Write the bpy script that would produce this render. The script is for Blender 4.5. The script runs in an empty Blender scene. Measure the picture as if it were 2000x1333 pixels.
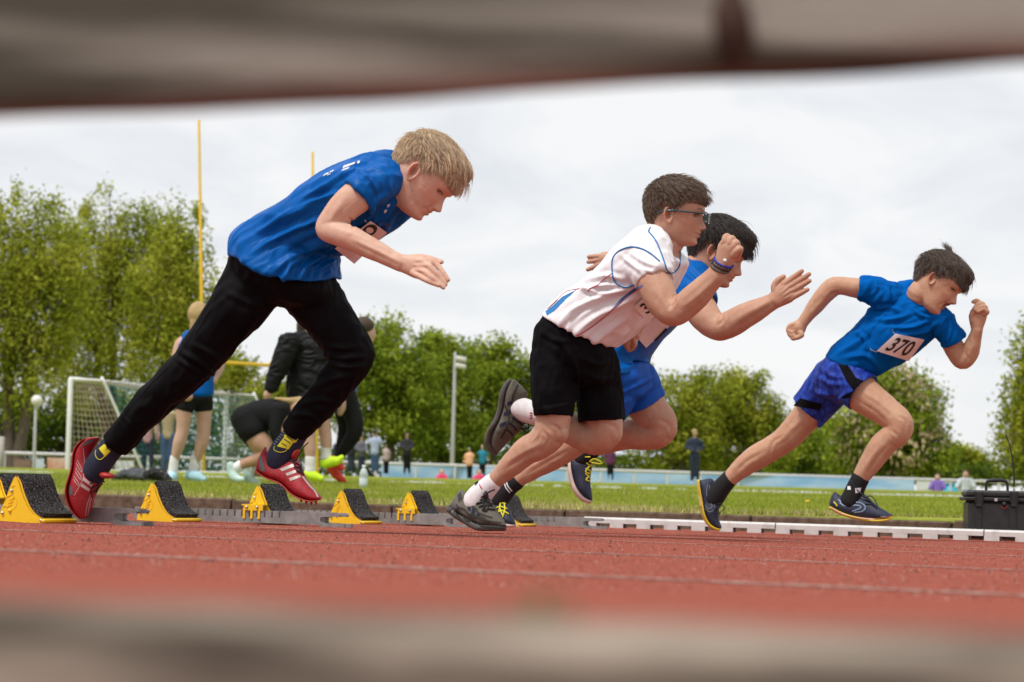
import bpy, math, random
import numpy as np
from mathutils import Vector, Matrix
from mathutils.bvhtree import BVHTree

random.seed(7)
RNG = np.random.default_rng(7)
scene = bpy.context.scene
COL = scene.collection

# ------------------------------------------------------------------ camera
F = 4100.0                      # focal length in pixels of the 2000 px wide photograph
CX, CY = 1000.0, 666.5
CAMZ = 0.15
PITCH = math.atan((955.0 - CY) / F)
ROLL = 0.027
_fw = Vector((0, math.cos(PITCH), math.sin(PITCH)))
_u0 = Vector((0, -math.sin(PITCH), math.cos(PITCH)))
_x0 = Vector((1, 0, 0))
_rt = _x0 * math.cos(ROLL) + _u0 * math.sin(ROLL)
_up = _u0 * math.cos(ROLL) - _x0 * math.sin(ROLL)
cam_data = bpy.data.cameras.new('camera')
cam_data.sensor_width = 36.0
cam_data.lens = 36.0 * F / 2000.0
cam_data.clip_start = 0.05
cam_data.clip_end = 2000.0
cam_data.dof.use_dof = True
cam_data.dof.focus_distance = 6.5
cam_data.dof.aperture_fstop = 6.6
cam_data.dof.aperture_blades = 9
cam = bpy.data.objects.new('camera', cam_data)
COL.objects.link(cam)
_m = Matrix((_rt, _up, -_fw)).transposed().to_4x4()
_m.translation = Vector((0, 0, CAMZ))
cam.matrix_world = _m
scene.camera = cam

# ------------------------------------------------------------------ sky
world = bpy.data.worlds.new('World')
scene.world = world
world.use_nodes = True
nt = world.node_tree
nt.nodes.clear()
SUN_EL, SUN_AZ = math.radians(62), math.radians(222)      # azimuth clockwise from +Y
wo = nt.nodes.new('ShaderNodeOutputWorld')
sky = nt.nodes.new('ShaderNodeTexSky')
sky.sky_type = 'NISHITA'
sky.sun_disc = False
sky.sun_elevation = SUN_EL
sky.sun_rotation = SUN_AZ
bg1 = nt.nodes.new('ShaderNodeBackground')
bg1.inputs['Strength'].default_value = 0.05
nt.links.new(sky.outputs[0], bg1.inputs['Color'])
tc = nt.nodes.new('ShaderNodeTexCoord')
mp = nt.nodes.new('ShaderNodeMapping')
mp.inputs['Scale'].default_value = (1.0, 1.0, 2.6)
nt.links.new(tc.outputs['Generated'], mp.inputs['Vector'])
nz = nt.nodes.new('ShaderNodeTexNoise')
nz.inputs['Scale'].default_value = 9.0
nz.inputs['Detail'].default_value = 6.0
nz.inputs['Roughness'].default_value = 0.52
nz.inputs['Distortion'].default_value = 0.6
nt.links.new(mp.outputs[0], nz.inputs['Vector'])
rp = nt.nodes.new('ShaderNodeValToRGB')
rp.color_ramp.elements[0].position = 0.36
rp.color_ramp.elements[0].color = (0.412, 0.426, 0.446, 1)
rp.color_ramp.elements[1].position = 0.60
rp.color_ramp.elements[1].color = (0.490, 0.491, 0.495, 1)
nt.links.new(nz.outputs['Fac'], rp.inputs['Fac'])
bg2 = nt.nodes.new('ShaderNodeBackground')
bg2.inputs['Strength'].default_value = 1.0
nt.links.new(rp.outputs[0], bg2.inputs['Color'])
mx = nt.nodes.new('ShaderNodeMixShader')
mx.inputs[0].default_value = 0.92
nt.links.new(bg1.outputs[0], mx.inputs[1])
nt.links.new(bg2.outputs[0], mx.inputs[2])
nt.links.new(mx.outputs[0], wo.inputs['Surface'])

sun_data = bpy.data.lights.new('sun', 'SUN')
sun_data.energy = 1.5
sun_data.angle = math.radians(11)
sun_data.color = (1.0, 0.96, 0.90)
sun = bpy.data.objects.new('sun', sun_data)
COL.objects.link(sun)
_sd = Vector((math.sin(SUN_AZ) * math.cos(SUN_EL), math.cos(SUN_AZ) * math.cos(SUN_EL), math.sin(SUN_EL)))
sun.rotation_euler = _sd.to_track_quat('Z', 'Y').to_euler()
sun.location = _sd * 30

scene.view_settings.view_transform = 'Standard'
scene.view_settings.look = 'None'
scene.view_settings.exposure = 1.0
scene.view_settings.gamma = 1.0
scene.view_settings.use_curve_mapping = False
scene.render.engine = 'CYCLES'
scene.cycles.use_denoising = True
scene.cycles.max_bounces = 7
scene.cycles.diffuse_bounces = 3
scene.cycles.glossy_bounces = 3
scene.cycles.transparent_max_bounces = 8
scene.cycles.caustics_reflective = False
scene.cycles.caustics_refractive = False
scene.cycles.sample_clamp_indirect = 4.0

# ------------------------------------------------------------------ pixels <-> places
CAMP = np.array([0, 0, CAMZ])
RT, UP, FW = np.array(_rt), np.array(_up), np.array(_fw)

def at(px, py, Z):
    """the place seen at photo pixel (px, py) whose distance along world Y is Z"""
    d = FW + RT * ((px - CX) / F) - UP * ((py - CY) / F)
    return CAMP + d * (Z / d[1])

def proj(P):
    q = np.asarray(P) - CAMP
    w = q @ FW
    return np.stack([CX + F * (q @ RT) / w, CY - F * (q @ UP) / w], -1)

YAW = math.radians(24)
SY, CYW = math.sin(YAW), math.cos(YAW)
U3 = np.array([CYW, -SY, 0.0])            # running direction of the lanes
N3 = np.array([SY, CYW, 0.0])             # across the lanes, away from the camera

def lane(c):
    return lambda px: c / (1 + math.tan(YAW) * (px - CX) / F)

def pq(p, q, z=0.0):
    """p metres across the lanes, q metres along them"""
    v = N3 * p + U3 * q
    return np.array([v[0], v[1], z])

def track_z(p):
    return 0.066 - 0.00934 * p

GRASS_P = 9.96
def field_z(p):
    s = np.clip(np.asarray(p, float) - GRASS_P, 0, 52)
    z = 0.057 + 0.0126 * s - 0.00012 * s * s
    far = np.clip((np.asarray(p, float) - 78) / 10, 0, 1)
    return z - 0.40 * far * far * (3 - 2 * far)

def ground_z(x, y):
    p = x * SY + y * CYW
    return track_z(p) if p < GRASS_P else float(field_z(p))

def on_ground(px, Z):
    x = (px - CX) / F * Z
    return np.array([x, Z, ground_z(x, Z)])

# ------------------------------------------------------------------ numeric helpers
def _h(i, j, k, s):
    n = (i * 374761393 + j * 668265263 + k * 2147483647 + s * 974711) & 0xFFFFFFFF
    n = ((n ^ (n >> 13)) * 1274126177) & 0xFFFFFFFF
    n = (n ^ (n >> 16)) & 0xFFFF
    return n / 32767.5 - 1.0

def vnoise(P, s=0):
    P = np.asarray(P, float)
    b = np.floor(P).astype(np.int64)
    f = P - b
    f = f * f * (3 - 2 * f)
    r = 0
    for dx in (0, 1):
        for dy in (0, 1):
            for dz in (0, 1):
                w = (f[:, 0] if dx else 1 - f[:, 0]) * (f[:, 1] if dy else 1 - f[:, 1]) * (f[:, 2] if dz else 1 - f[:, 2])
                r = r + w * _h(b[:, 0] + dx, b[:, 1] + dy, b[:, 2] + dz, s)
    return r

def nrm(v):
    v = np.asarray(v, float)
    return v / (np.linalg.norm(v, axis=-1, keepdims=True) + 1e-12)

def sstep(a, b, x):
    t = np.clip((np.asarray(x, float) - a) / (np.asarray(b) - a), 0, 1)
    return t * t * (3 - 2 * t)

class G:
    """a soup of polygons: verts (n,3), faces (lists)"""
    def __init__(self):
        self.v = []; self.f = []; self.n = 0; self.m = []
    def add(self, v, f, m=0):
        v = np.asarray(v, float)
        self.v.append(v)
        o = self.n
        self.f += [[i + o for i in x] for x in f]
        self.m += [m] * len(f)
        self.n += len(v)
        return self
    def join(self, o):
        for_v = np.concatenate(o.v)
        k = self.n
        self.v.append(for_v); self.f += [[i + k for i in x] for x in o.f]; self.m += o.m
        self.n += len(for_v)
        return self
    def V(self):
        return np.concatenate(self.v) if self.v else np.zeros((0, 3))

def make_mesh(name, v, f, smooth=True):
    me = bpy.data.meshes.new(name)
    v = np.asarray(v, np.float32)
    if isinstance(f, np.ndarray):
        k = f.shape[1]; nf = len(f)
        flat = f.astype(np.int32).ravel()
        starts = np.arange(nf, dtype=np.int32) * k
    else:
        flat = np.array([i for x in f for i in x], np.int32)
        lens = np.array([len(x) for x in f], np.int32)
        starts = np.concatenate([[0], np.cumsum(lens)[:-1]]).astype(np.int32) if len(f) else np.zeros(0, np.int32)
        nf = len(f)
    me.vertices.add(len(v)); me.vertices.foreach_set('co', v.ravel())
    me.loops.add(len(flat)); me.loops.foreach_set('vertex_index', flat)
    me.polygons.add(nf); me.polygons.foreach_set('loop_start', starts)
    me.update(calc_edges=True)
    me.polygons.foreach_set('use_smooth', np.full(nf, smooth, bool))
    me.validate()
    return me

def wloc(o):
    p = np.zeros(3)
    while o is not None:
        p = p + np.array(o.location); o = o.parent
    return p

def mk(name, v, f, mats, parent=None, smooth=True, mi=None, base=None):
    """links ONE mesh object; verts are world places, stored relative to the parent (or base)"""
    v = np.asarray(v, float)
    if base is None:
        base = np.zeros(3) if parent is not None else np.array([v[:, 0].mean(), v[:, 1].mean(), v[:, 2].min()])
    off = wloc(parent) if parent is not None else np.zeros(3)
    me = make_mesh(name, v - off - base, f, smooth)
    for m in (mats if isinstance(mats, (list, tuple)) else [mats]):
        me.materials.append(m)
    if mi is not None:
        me.polygons.foreach_set('material_index', np.asarray(mi, np.int32))
    o = bpy.data.objects.new(name, me)
    o.location = base
    COL.objects.link(o)
    if parent is not None:
        o.parent = parent
    return o

def mkg(name, g, mats, parent=None, smooth=True, base=None):
    return mk(name, g.V(), g.f, mats, parent, smooth, g.m if isinstance(mats, (list, tuple)) else None, base)

def thing(name, loc, label, cat, group=None, kind=None):
    o = bpy.data.objects.new(name, None)
    o.empty_display_size = 0.1
    o.location = loc
    COL.objects.link(o)
    return tag(o, label, cat, group, kind)

def tag(o, label=None, cat=None, group=None, kind=None):
    if label: o['label'] = label
    if cat: o['category'] = cat
    if group: o['group'] = group
    if kind: o['kind'] = kind
    return o

def catmull(A, sub):
    A = np.asarray(A, float)
    n = len(A)
    if n < 3:
        t = np.linspace(0, 1, sub * (n - 1) + 1)[:, None]
        return A[0] * (1 - t) + A[-1] * t
    P = np.concatenate([[2 * A[0] - A[1]], A, [2 * A[-1] - A[-2]]])
    out = []
    for i in range(n - 1):
        p0, p1, p2, p3 = P[i], P[i + 1], P[i + 2], P[i + 3]
        for k in range(sub):
            t = k / sub
            out.append(0.5 * (2 * p1 + (p2 - p0) * t + (2 * p0 - 5 * p1 + 4 * p2 - p3) * t * t + (3 * p1 - p0 - 3 * p2 + p3) * t ** 3))
    out.append(A[-1])
    return np.array(out)

def skin_rings(C, Nn, Vv, a, b, nseg=24, pw=2.0, caps=('round', 'round'), capk=0.8, cup=(0.006, 0.03), egg=0.0):
    """closed skin over rings: centre C, axes Nn/Vv, half sizes a/b"""
    th = np.linspace(0, 2 * math.pi, nseg, endpoint=False)
    c, s = np.cos(th), np.sin(th)
    cc = np.sign(c) * np.abs(c) ** (2 / pw); ss = np.sign(s) * np.abs(s) ** (2 / pw)
    C = np.asarray(C, float); a = np.asarray(a, float); b = np.asarray(b, float)
    rows = []
    def ring(p, n_, v_, aa, bb):
        k = bb * (1 - egg * cc)
        return p + np.outer(cc * aa, n_) + np.outer(ss * k, v_)
    T0 = nrm(C[0] - C[1]); T1 = nrm(C[-1] - C[-2])
    def cap_rows(i, T, kind):
        r = []
        m = min(a[i], b[i])
        if kind == 'round':
            for q in (0.3, 0.6, 0.85, 0.97):
                ang = q * math.pi / 2
                r.append(ring(C[i] + T * m * capk * math.sin(ang), Nn[i], Vv[i], a[i] * math.cos(ang), b[i] * math.cos(ang)))
            tip = C[i] + T * m * capk
        elif kind == 'cup':
            t, dp = cup
            r.append(ring(C[i] + T * t * 0.35, Nn[i], Vv[i], a[i] - t * 0.5, b[i] - t * 0.5))
            r.append(ring(C[i] - T * t * 0.6, Nn[i], Vv[i], max(a[i] - t * 1.3, 1e-3), max(b[i] - t * 1.3, 1e-3)))
            r.append(ring(C[i] - T * dp, Nn[i], Vv[i], max(a[i] - t * 1.6, 1e-3), max(b[i] - t * 1.6, 1e-3)))
            tip = C[i] - T * dp
        else:
            tip = C[i]
        return r, tip
    r0, tip0 = cap_rows(0, T0, caps[0])
    r1, tip1 = cap_rows(len(C) - 1, T1, caps[1])
    rows += r0[::-1]
    for i in range(len(C)):
        rows.append(ring(C[i], Nn[i], Vv[i], a[i], b[i]))
    rows += r1
    v = np.concatenate(rows + [tip0[None], tip1[None]])
    f = []
    R = len(rows)
    for i in range(R - 1):
        for j in range(nseg):
            k = (j + 1) % nseg
            f.append([i * nseg + j, i * nseg + k, (i + 1) * nseg + k, (i + 1) * nseg + j])
    n0 = R * nseg
    for j in range(nseg):
        k = (j + 1) % nseg
        f.append([n0, k, j])
        f.append([n0 + 1, (R - 1) * nseg + j, (R - 1) * nseg + k])
    return v, f

def tube(P, r, nseg=8, sub=1, caps=('round', 'round')):
    """round tube along 3-D points"""
    P = np.asarray(P, float)
    r = np.full(len(P), r, float) if np.isscalar(r) else np.asarray(r, float)
    if sub > 1:
        A = catmull(np.column_stack([P, r]), sub); P, r = A[:, :3], np.maximum(A[:, 3], 1e-4)
    T = nrm(np.gradient(P, axis=0))
    ref = np.array([0.13, 0.21, 0.97]) if abs(T[0][2]) < 0.9 else np.array([0.97, 0.2, 0.1])
    N_ = []
    n0 = nrm(np.cross(T[0], ref))
    for t in T:
        n0 = nrm(n0 - t * (n0 @ t)); N_.append(n0)
    N_ = np.array(N_); V_ = nrm(np.cross(T, N_))
    return skin_rings(P, N_, V_, r, r, nseg, 2.0, caps)

class Body:
    """traces limbs in the vertical plane of a lane (or at a constant distance) and gives them real depth"""
    def __init__(self, zf, lat_axis=None):
        self.zf = zf
        self.L = N3 if lat_axis is None else np.array(lat_axis, float)
    def pt(self, px, py, lat=0.0):
        return at(px, py, self.zf(px) + lat)
    def m(self, px, w):
        return w * self.zf(px) / F
    def limb(self, st, nseg=24, sub=5, caps=('round', 'round'), ratio=1.0, capk=0.8, pw=2.0, cup=(0.006, 0.03), grow=0.0):
        """st: (px, py, lat, half width px [, depth ratio])"""
        A = np.array([np.concatenate([self.pt(s[0], s[1], s[2]), [self.m(s[0], s[3]) + grow, (self.m(s[0], s[3]) * (s[4] if len(s) > 4 else ratio)) + grow]]) for s in st])
        A = catmull(A, sub)
        C, a, b = A[:, :3], np.maximum(A[:, 3], 1e-4), np.maximum(A[:, 4], 1e-4)
        T = nrm(np.gradient(C, axis=0))
        Nn = nrm(np.cross(T, np.broadcast_to(self.L, T.shape)))
        Vv = nrm(np.cross(Nn, T))
        return skin_rings(C, Nn, Vv, a, b, nseg, pw, caps, capk, cup)
    def pairs(self, st, nseg=36, sub=5, caps=('round', 'round'), pw=2.2, capk=0.5, grow=0.0, cup=(0.008, 0.04), egg=0.0):
        """st: (back px, py, front px, py, half depth m [, lat])"""
        R = []
        for s in st:
            lat = s[5] if len(s) > 5 else 0.0
            bk, fr = self.pt(s[0], s[1], lat), self.pt(s[2], s[3], lat)
            R.append(np.concatenate([bk, fr, [s[4]]]))
        R = catmull(np.array(R), sub)
        bk, fr, b = R[:, :3], R[:, 3:6], np.maximum(R[:, 6], 1e-3) + grow
        C = (bk + fr) / 2
        a = np.linalg.norm(fr - bk, axis=1) / 2 + grow
        Nn = nrm(fr - bk)
        Vv = nrm(self.L - Nn * (Nn @ self.L)[:, None])
        # the side axis also shows in profile: keep the outline at its traced width
        ni = Nn - np.outer(Nn @ FW, FW); P = np.linalg.norm(ni, axis=1) * a; ni = nrm(ni)
        k = np.sqrt(np.clip(1 - (b * np.abs(np.sum(Vv * ni, 1)) / (P + 1e-9)) ** 2, .45, 1))
        return skin_rings(C, Nn, Vv, a * k, b, nseg, pw, caps, capk, cup, egg)

def remesh(g, vox):
    me = make_mesh('tmp', g.V(), g.f)
    o = bpy.data.objects.new('tmp', me)
    COL.objects.link(o)
    md = o.modifiers.new('r', 'REMESH')
    md.mode = 'VOXEL'; md.voxel_size = vox; md.adaptivity = 0.0
    dg = bpy.context.evaluated_depsgraph_get()
    ev = o.evaluated_get(dg)
    em = ev.to_mesh()
    v = np.empty(len(em.vertices) * 3, np.float32); em.vertices.foreach_get('co', v)
    q = np.empty(len(em.loops), np.int32); em.loops.foreach_get('vertex_index', q)
    ev.to_mesh_clear()
    bpy.data.objects.remove(o); bpy.data.meshes.remove(me)
    return v.reshape(-1, 3).astype(float), q.reshape(-1, 4)

def edges_of(f):
    e = np.concatenate([f[:, [i, (i + 1) % 4]] for i in range(4)])
    return np.unique(np.sort(e, 1), axis=0)

def relax(v, f, it=3, lam=0.5, mask=None):
    e = edges_of(f)
    deg = np.bincount(e.ravel(), minlength=len(v)).astype(float)[:, None] + 1e-9
    for _ in range(it):
        acc = np.zeros_like(v)
        for k in range(3):
            acc[:, k] = np.bincount(e[:, 0], v[e[:, 1], k], len(v)) + np.bincount(e[:, 1], v[e[:, 0], k], len(v))
        d = (acc / deg - v) * lam
        v = v + (d if mask is None else d * mask[:, None])
    return v

def vnormals(v, f):
    n = np.cross(v[f[:, 2]] - v[f[:, 0]], v[f[:, 3]] - v[f[:, 1]])
    out = np.zeros_like(v)
    for k in range(3):
        for c in range(4):
            out[:, k] += np.bincount(f[:, c], n[:, k], len(v))
    return nrm(out)

def seg_dist(P, line):
    """distance (px) of projected verts to a polyline and the fraction along it"""
    best = np.full(len(P), 1e9); frac = np.zeros(len(P))
    n = len(line) - 1
    for i in range(n):
        a, b = np.array(line[i], float), np.array(line[i + 1], float)
        d = b - a
        t = np.clip(((P - a) @ d) / (d @ d + 1e-9), 0, 1)
        q = np.linalg.norm(P - (a + t[:, None] * d), axis=1)
        m = q < best
        best[m] = q[m]; frac[m] = (i + t[m]) / n
    return best, frac

def fold(v, f, folds, noise=()):
    """cloth folds: raised creases along traced lines, and stretched rumples (axis, across scale, along scale, amount, seed)"""
    n = vnormals(v, f)
    p = proj(v)
    d = np.zeros(len(v))
    for line, w, amp in folds:
        line = catmull(np.array(line, float), 4)
        q, t = seg_dist(p, line)
        fade = np.sin(np.clip(t, 0.02, 0.98) * math.pi) ** 0.5
        d += amp * fade * (1.25 * np.exp(-(q / (.72 * w)) ** 1.35) - 0.75 * np.exp(-((q - 1.5 * w) / (w * 0.75)) ** 2))
    for ax, fa, fl, amp, s in noise:
        ax = nrm(ax)
        al = v @ ax
        ot = v - np.outer(al, ax)
        wv = np.stack([vnoise(v * 9, s + 50 + i) for i in range(3)], 1) * .9
        k = vnoise(ot * fa + np.outer(al * fl, ax) + wv, s)
        d += amp * (1 - 2 * np.abs(k)) if amp > 0 else -amp * k
    return v + n * d[:, None]

class Surf:
    """a surface to lay prints, straps and laces on"""
    def __init__(self, *vf):
        V, Fs, o = [], [], 0
        for v, f in vf:
            V.append(np.asarray(v)); Fs += [[int(i) + o for i in x] for x in f]; o += len(v)
        self.t = BVHTree.FromPolygons([tuple(x) for x in np.concatenate(V)], Fs)
    def hit(self, px, py, lift=0.0015):
        d = nrm(FW + RT * ((px - CX) / F) - UP * ((py - CY) / F))
        h = self.t.ray_cast(Vector(CAMP), Vector(d))
        if h[0] is None:
            return None
        return np.array(h[0]) - d * lift
    def hits(self, P, lift=0.0015):
        R = [self.hit(x, y, lift) for x, y in P]
        ok = [r for r in R if r is not None]
        if not ok:
            raise ValueError('print misses its surface')
        out = []
        for (x, y), r in zip(P, R):
            if r is None:
                k = min(ok, key=lambda o: np.sum((proj(o[None])[0] - (x, y)) ** 2))
                r = at(x, y, k[1])
            out.append(r)
        return np.array(out)
    def quad(self, q, lift=0.0015, nu=8, nv=6):
        """q: four px corners TL, TR, BR, BL"""
        q = np.array(q, float)
        P = [((1 - u) * (1 - w) * q[0] + u * (1 - w) * q[1] + u * w * q[2] + (1 - u) * w * q[3]) for w in np.linspace(0, 1, nv + 1) for u in np.linspace(0, 1, nu + 1)]
        v = self.hits(P, lift)
        f = [[r * (nu + 1) + c, r * (nu + 1) + c + 1, (r + 1) * (nu + 1) + c + 1, (r + 1) * (nu + 1) + c] for r in range(nv) for c in range(nu)]
        return v, f
    def ribbon(self, line, w, lift=0.0015, sub=5):
        L = catmull(np.array(line, float), sub)
        T = nrm(np.gradient(L, axis=0)); Nn = np.stack([-T[:, 1], T[:, 0]], 1)
        ws = w if not np.isscalar(w) else [w] * len(line)
        ww = np.interp(np.linspace(0, 1, len(L)), np.linspace(0, 1, len(ws)), ws)[:, None]
        P = np.concatenate([L + Nn * ww / 2, L - Nn * ww / 2])
        v = self.hits(P, lift)
        n = len(L)
        return v, [[i, i + 1, n + i + 1, n + i] for i in range(n - 1)]
    def cord(self, line, r, lift=0.002, sub=5, nseg=6):
        L = catmull(np.array(line, float), sub)
        return tube(self.hits(L, lift), r, nseg)

def text_mesh(s, weight=0.0, shear=0.0):
    cu = bpy.data.curves.new('t', 'FONT')
    cu.body = s; cu.size = 1; cu.offset = weight; cu.shear = shear; cu.resolution_u = 4
    o = bpy.data.objects.new('t', cu); COL.objects.link(o)
    dg = bpy.context.evaluated_depsgraph_get()
    ev = o.evaluated_get(dg); me = ev.to_mesh()
    v = np.array([x.co[:] for x in me.vertices]); f = [list(p.vertices) for p in me.polygons]
    ev.to_mesh_clear()
    bpy.data.objects.remove(o); bpy.data.curves.remove(cu)
    v = v[:, :2]; v = v - v.min(0); v = v / v.max(0)
    return v, f

def text_on(surf, s, q, lift=0.002, weight=0.03):
    """lettering laid on a surface inside the px quad TL TR BR BL"""
    v, f = text_mesh(s, weight)
    q = np.array(q, float)
    u, w = v[:, 0:1], 1 - v[:, 1:2]
    P = (1 - u) * (1 - w) * q[0] + u * (1 - w) * q[1] + u * w * q[2] + (1 - u) * w * q[3]
    return surf.hits(P, lift), f

def box(c, ax, h):
    """box at c with axes ax (3x3 rows) and half sizes h"""
    ax = np.asarray(ax, float)
    s = np.array([[x, y, z] for x in (-1, 1) for y in (-1, 1) for z in (-1, 1)]) * np.asarray(h)
    v = np.asarray(c) + s @ ax
    return v, [[0, 1, 3, 2], [4, 6, 7, 5], [0, 4, 5, 1], [2, 3, 7, 6], [0, 2, 6, 4], [1, 5, 7, 3]]

def rbox(c, ax, h, r):
    """box with chamfered edges along its third axis and caps"""
    ax = np.asarray(ax, float); hx, hy, hz = h
    o = [(hx - r, hy), (hx, hy - r), (hx, -hy + r), (hx - r, -hy), (-hx + r, -hy), (-hx, -hy + r), (-hx, hy - r), (-hx + r, hy)]
    rows = [(-hz, 1 - r / max(hx, hy)), (-hz + r, 1), (hz - r, 1), (hz, 1 - r / max(hx, hy))]
    v = np.array([[x * k, y * k, z] for z, k in rows for x, y in o]) @ ax + np.asarray(c)
    f = [[i * 8 + j, i * 8 + (j + 1) % 8, (i + 1) * 8 + (j + 1) % 8, (i + 1) * 8 + j] for i in range(3) for j in range(8)]
    f += [list(range(8))[::-1], [24 + j for j in range(8)]]
    return v, f

def prism(poly, o, ax, ay, az, t):
    """polygon (2-D) extruded along az by +-t/2; ax, ay span its plane"""
    P = np.array(poly, float)
    a = np.asarray(o) + np.outer(P[:, 0], ax) + np.outer(P[:, 1], ay)
    v = np.concatenate([a - np.asarray(az) * t / 2, a + np.asarray(az) * t / 2])
    n = len(P)
    f = [list(range(n))[::-1], [n + i for i in range(n)]] + [[i, (i + 1) % n, n + (i + 1) % n, n + i] for i in range(n)]
    return v, f

# ------------------------------------------------------------------ materials
def M(name, col, rough=0.6, var=0.12, vscale=12.0, bump=0.0, bscale=150.0, metal=0.0, sheen=0.0, attr=None, sss=0.0, sssr=0.006, spec=0.5, col2=None, stretch=None, island=0.0, transl=0.0, coat=0.0, thr=None, detail=4.0):
    m = bpy.data.materials.new(name)
    m.use_nodes = True
    t = m.node_tree; n = t.nodes; L = t.links
    b = n['Principled BSDF']
    b.inputs['Roughness'].default_value = rough
    b.inputs['Metallic'].default_value = metal
    b.inputs['Specular IOR Level'].default_value = spec
    if sheen:
        b.inputs['Sheen Weight'].default_value = sheen
        b.inputs['Sheen Roughness'].default_value = 0.4
    if coat:
        b.inputs['Coat Weight'].default_value = coat
    if sss:
        b.inputs['Subsurface Weight'].default_value = sss
        b.inputs['Subsurface Radius'].default_value = (1.0, 0.35, 0.18)
        b.inputs['Subsurface Scale'].default_value = sssr
    c = n.new('ShaderNodeTexCoord')
    vec = c.outputs['Object']
    if stretch:
        mpn = n.new('ShaderNodeMapping'); mpn.inputs['Scale'].default_value = stretch
        L.new(vec, mpn.inputs['Vector']); vec = mpn.outputs[0]
    nz = n.new('ShaderNodeTexNoise'); nz.inputs['Scale'].default_value = vscale; nz.inputs['Detail'].default_value = detail
    L.new(vec, nz.inputs['Vector'])
    mix = n.new('ShaderNodeMix'); mix.data_type = 'RGBA'
    if col2 is None:
        col2 = tuple(min(1, x * (1 + var * 2)) for x in col)
        col = tuple(x * (1 - var * 2) for x in col)
    mix.inputs['A'].default_value = (*col, 1); mix.inputs['B'].default_value = (*col2, 1)
    rampn = n.new('ShaderNodeMapRange')
    lo, hi = thr if thr else (0.3, 0.7)
    rampn.inputs['From Min'].default_value = lo; rampn.inputs['From Max'].default_value = hi
    L.new(nz.outputs['Fac'], rampn.inputs['Value']); L.new(rampn.outputs[0], mix.inputs['Factor'])
    out = mix.outputs['Result']
    if attr:
        an = n.new('ShaderNodeAttribute'); an.attribute_name = attr
        m2 = n.new('ShaderNodeMix'); m2.data_type = 'RGBA'; m2.blend_type = 'MULTIPLY'; m2.inputs['Factor'].default_value = 1
        L.new(out, m2.inputs['A']); L.new(an.outputs['Color'], m2.inputs['B']); out = m2.outputs['Result']
    if island:
        gn = n.new('ShaderNodeNewGeometry')
        hs = n.new('ShaderNodeHueSaturation')
        mr = n.new('ShaderNodeMapRange'); mr.inputs['To Min'].default_value = 1 - island; mr.inputs['To Max'].default_value = 1 + island
        L.new(gn.outputs['Random Per Island'], mr.inputs['Value']); L.new(mr.outputs[0], hs.inputs['Value'])
        L.new(out, hs.inputs['Color']); out = hs.outputs[0]
    L.new(out, b.inputs['Base Color'])
    if bump:
        bz = n.new('ShaderNodeTexNoise'); bz.inputs['Scale'].default_value = bscale; bz.inputs['Detail'].default_value = 3
        L.new(vec, bz.inputs['Vector'])
        bn = n.new('ShaderNodeBump'); bn.inputs['Strength'].default_value = bump; bn.inputs['Distance'].default_value = 0.002
        L.new(bz.outputs['Fac'], bn.inputs['Height']); L.new(bn.outputs[0], b.inputs['Normal'])
    if transl:
        tr = n.new('ShaderNodeBsdfTranslucent'); L.new(out, tr.inputs['Color'])
        ms = n.new('ShaderNodeMixShader'); ms.inputs[0].default_value = transl
        L.new(b.outputs[0], ms.inputs[1]); L.new(tr.outputs[0], ms.inputs[2])
        L.new(ms.outputs[0], n['Material Output'].inputs['Surface'])
    return m
# ================================================================== THE SETTING
RED = (0.295, 0.085, 0.062)
m_track = M('track_rubber', (0.225, 0.061, 0.042), 0.9, col2=(0.350, 0.112, 0.082), vscale=260, bump=0.6, bscale=500, thr=(0.35, 0.65), spec=0.0)
m_grain = M('track_grain', RED, 0.85, var=0.0, island=0.45, spec=0.25)
m_crumb = M('dark_crumb', (0.03, 0.028, 0.028), 0.8, var=0.1, island=0.6)
m_pale = M('pale_grain', (0.42, 0.30, 0.26), 0.8, var=0.1, island=0.3)
m_line = M('line_paint', (0.26, 0.072, 0.054), 0.85, col2=(0.46, 0.34, 0.295), vscale=75, thr=(0.44, 0.56), bump=0.4, bscale=400, spec=.1)
m_field = M('turf_soil', (0.150, 0.195, 0.022), 0.95, col2=(0.29, 0.295, 0.062), vscale=3.0, bump=0.5, bscale=60, thr=(0.35, 0.7), spec=0.0)
m_blade = M('grass_blade', (0.215, 0.285, 0.022), 0.6, col2=(0.36, 0.395, 0.060), vscale=1.2, island=0.45, transl=0.3, spec=0.05)
m_dry = M('dry_blade', (0.50, 0.42, 0.20), 0.8, var=0.15, island=0.3, transl=0.2, spec=0.2)
m_chalk = M('chalked_blade', (0.70, 0.72, 0.66), 0.85, var=0.06, island=0.15, spec=0.2)
m_kerb = M('kerb_stone', (0.085, 0.058, 0.042), 1.0, col2=(0.17, 0.125, 0.092), vscale=25, bump=0.6, bscale=120, spec=0.0)
m_alu_white = M('white_curb_paint', (0.44, 0.43, 0.41), 0.6, col2=(0.60, 0.59, 0.575), vscale=18, thr=(0.3, 0.5), bump=0.1)
m_white = M('white_paint', (0.78, 0.78, 0.77), 0.45, var=0.03)
m_galv = M('galvanised_steel', (0.50, 0.50, 0.50), 0.5, var=0.06, metal=0.3)
m_yellow_post = M('yellow_post_paint', (0.80, 0.50, 0.02), 0.45, var=0.04)

def sheet(name, p0, p1, np_, zf, mat, q0=-300, q1=300, nq=24):
    ps = np.linspace(0, 1, np_) ** 1.6 * (p1 - p0) + p0
    qs = np.linspace(q0, q1, nq)
    v = np.array([pq(p, q, float(zf(p))) for p in ps for q in qs])
    f = [[i * nq + j, i * nq + j + 1, (i + 1) * nq + j + 1, (i + 1) * nq + j] for i in range(np_ - 1) for j in range(nq - 1)]
    o = mk(name, v, f, mat, base=np.zeros(3))
    return tag(o, kind='structure')

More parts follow.
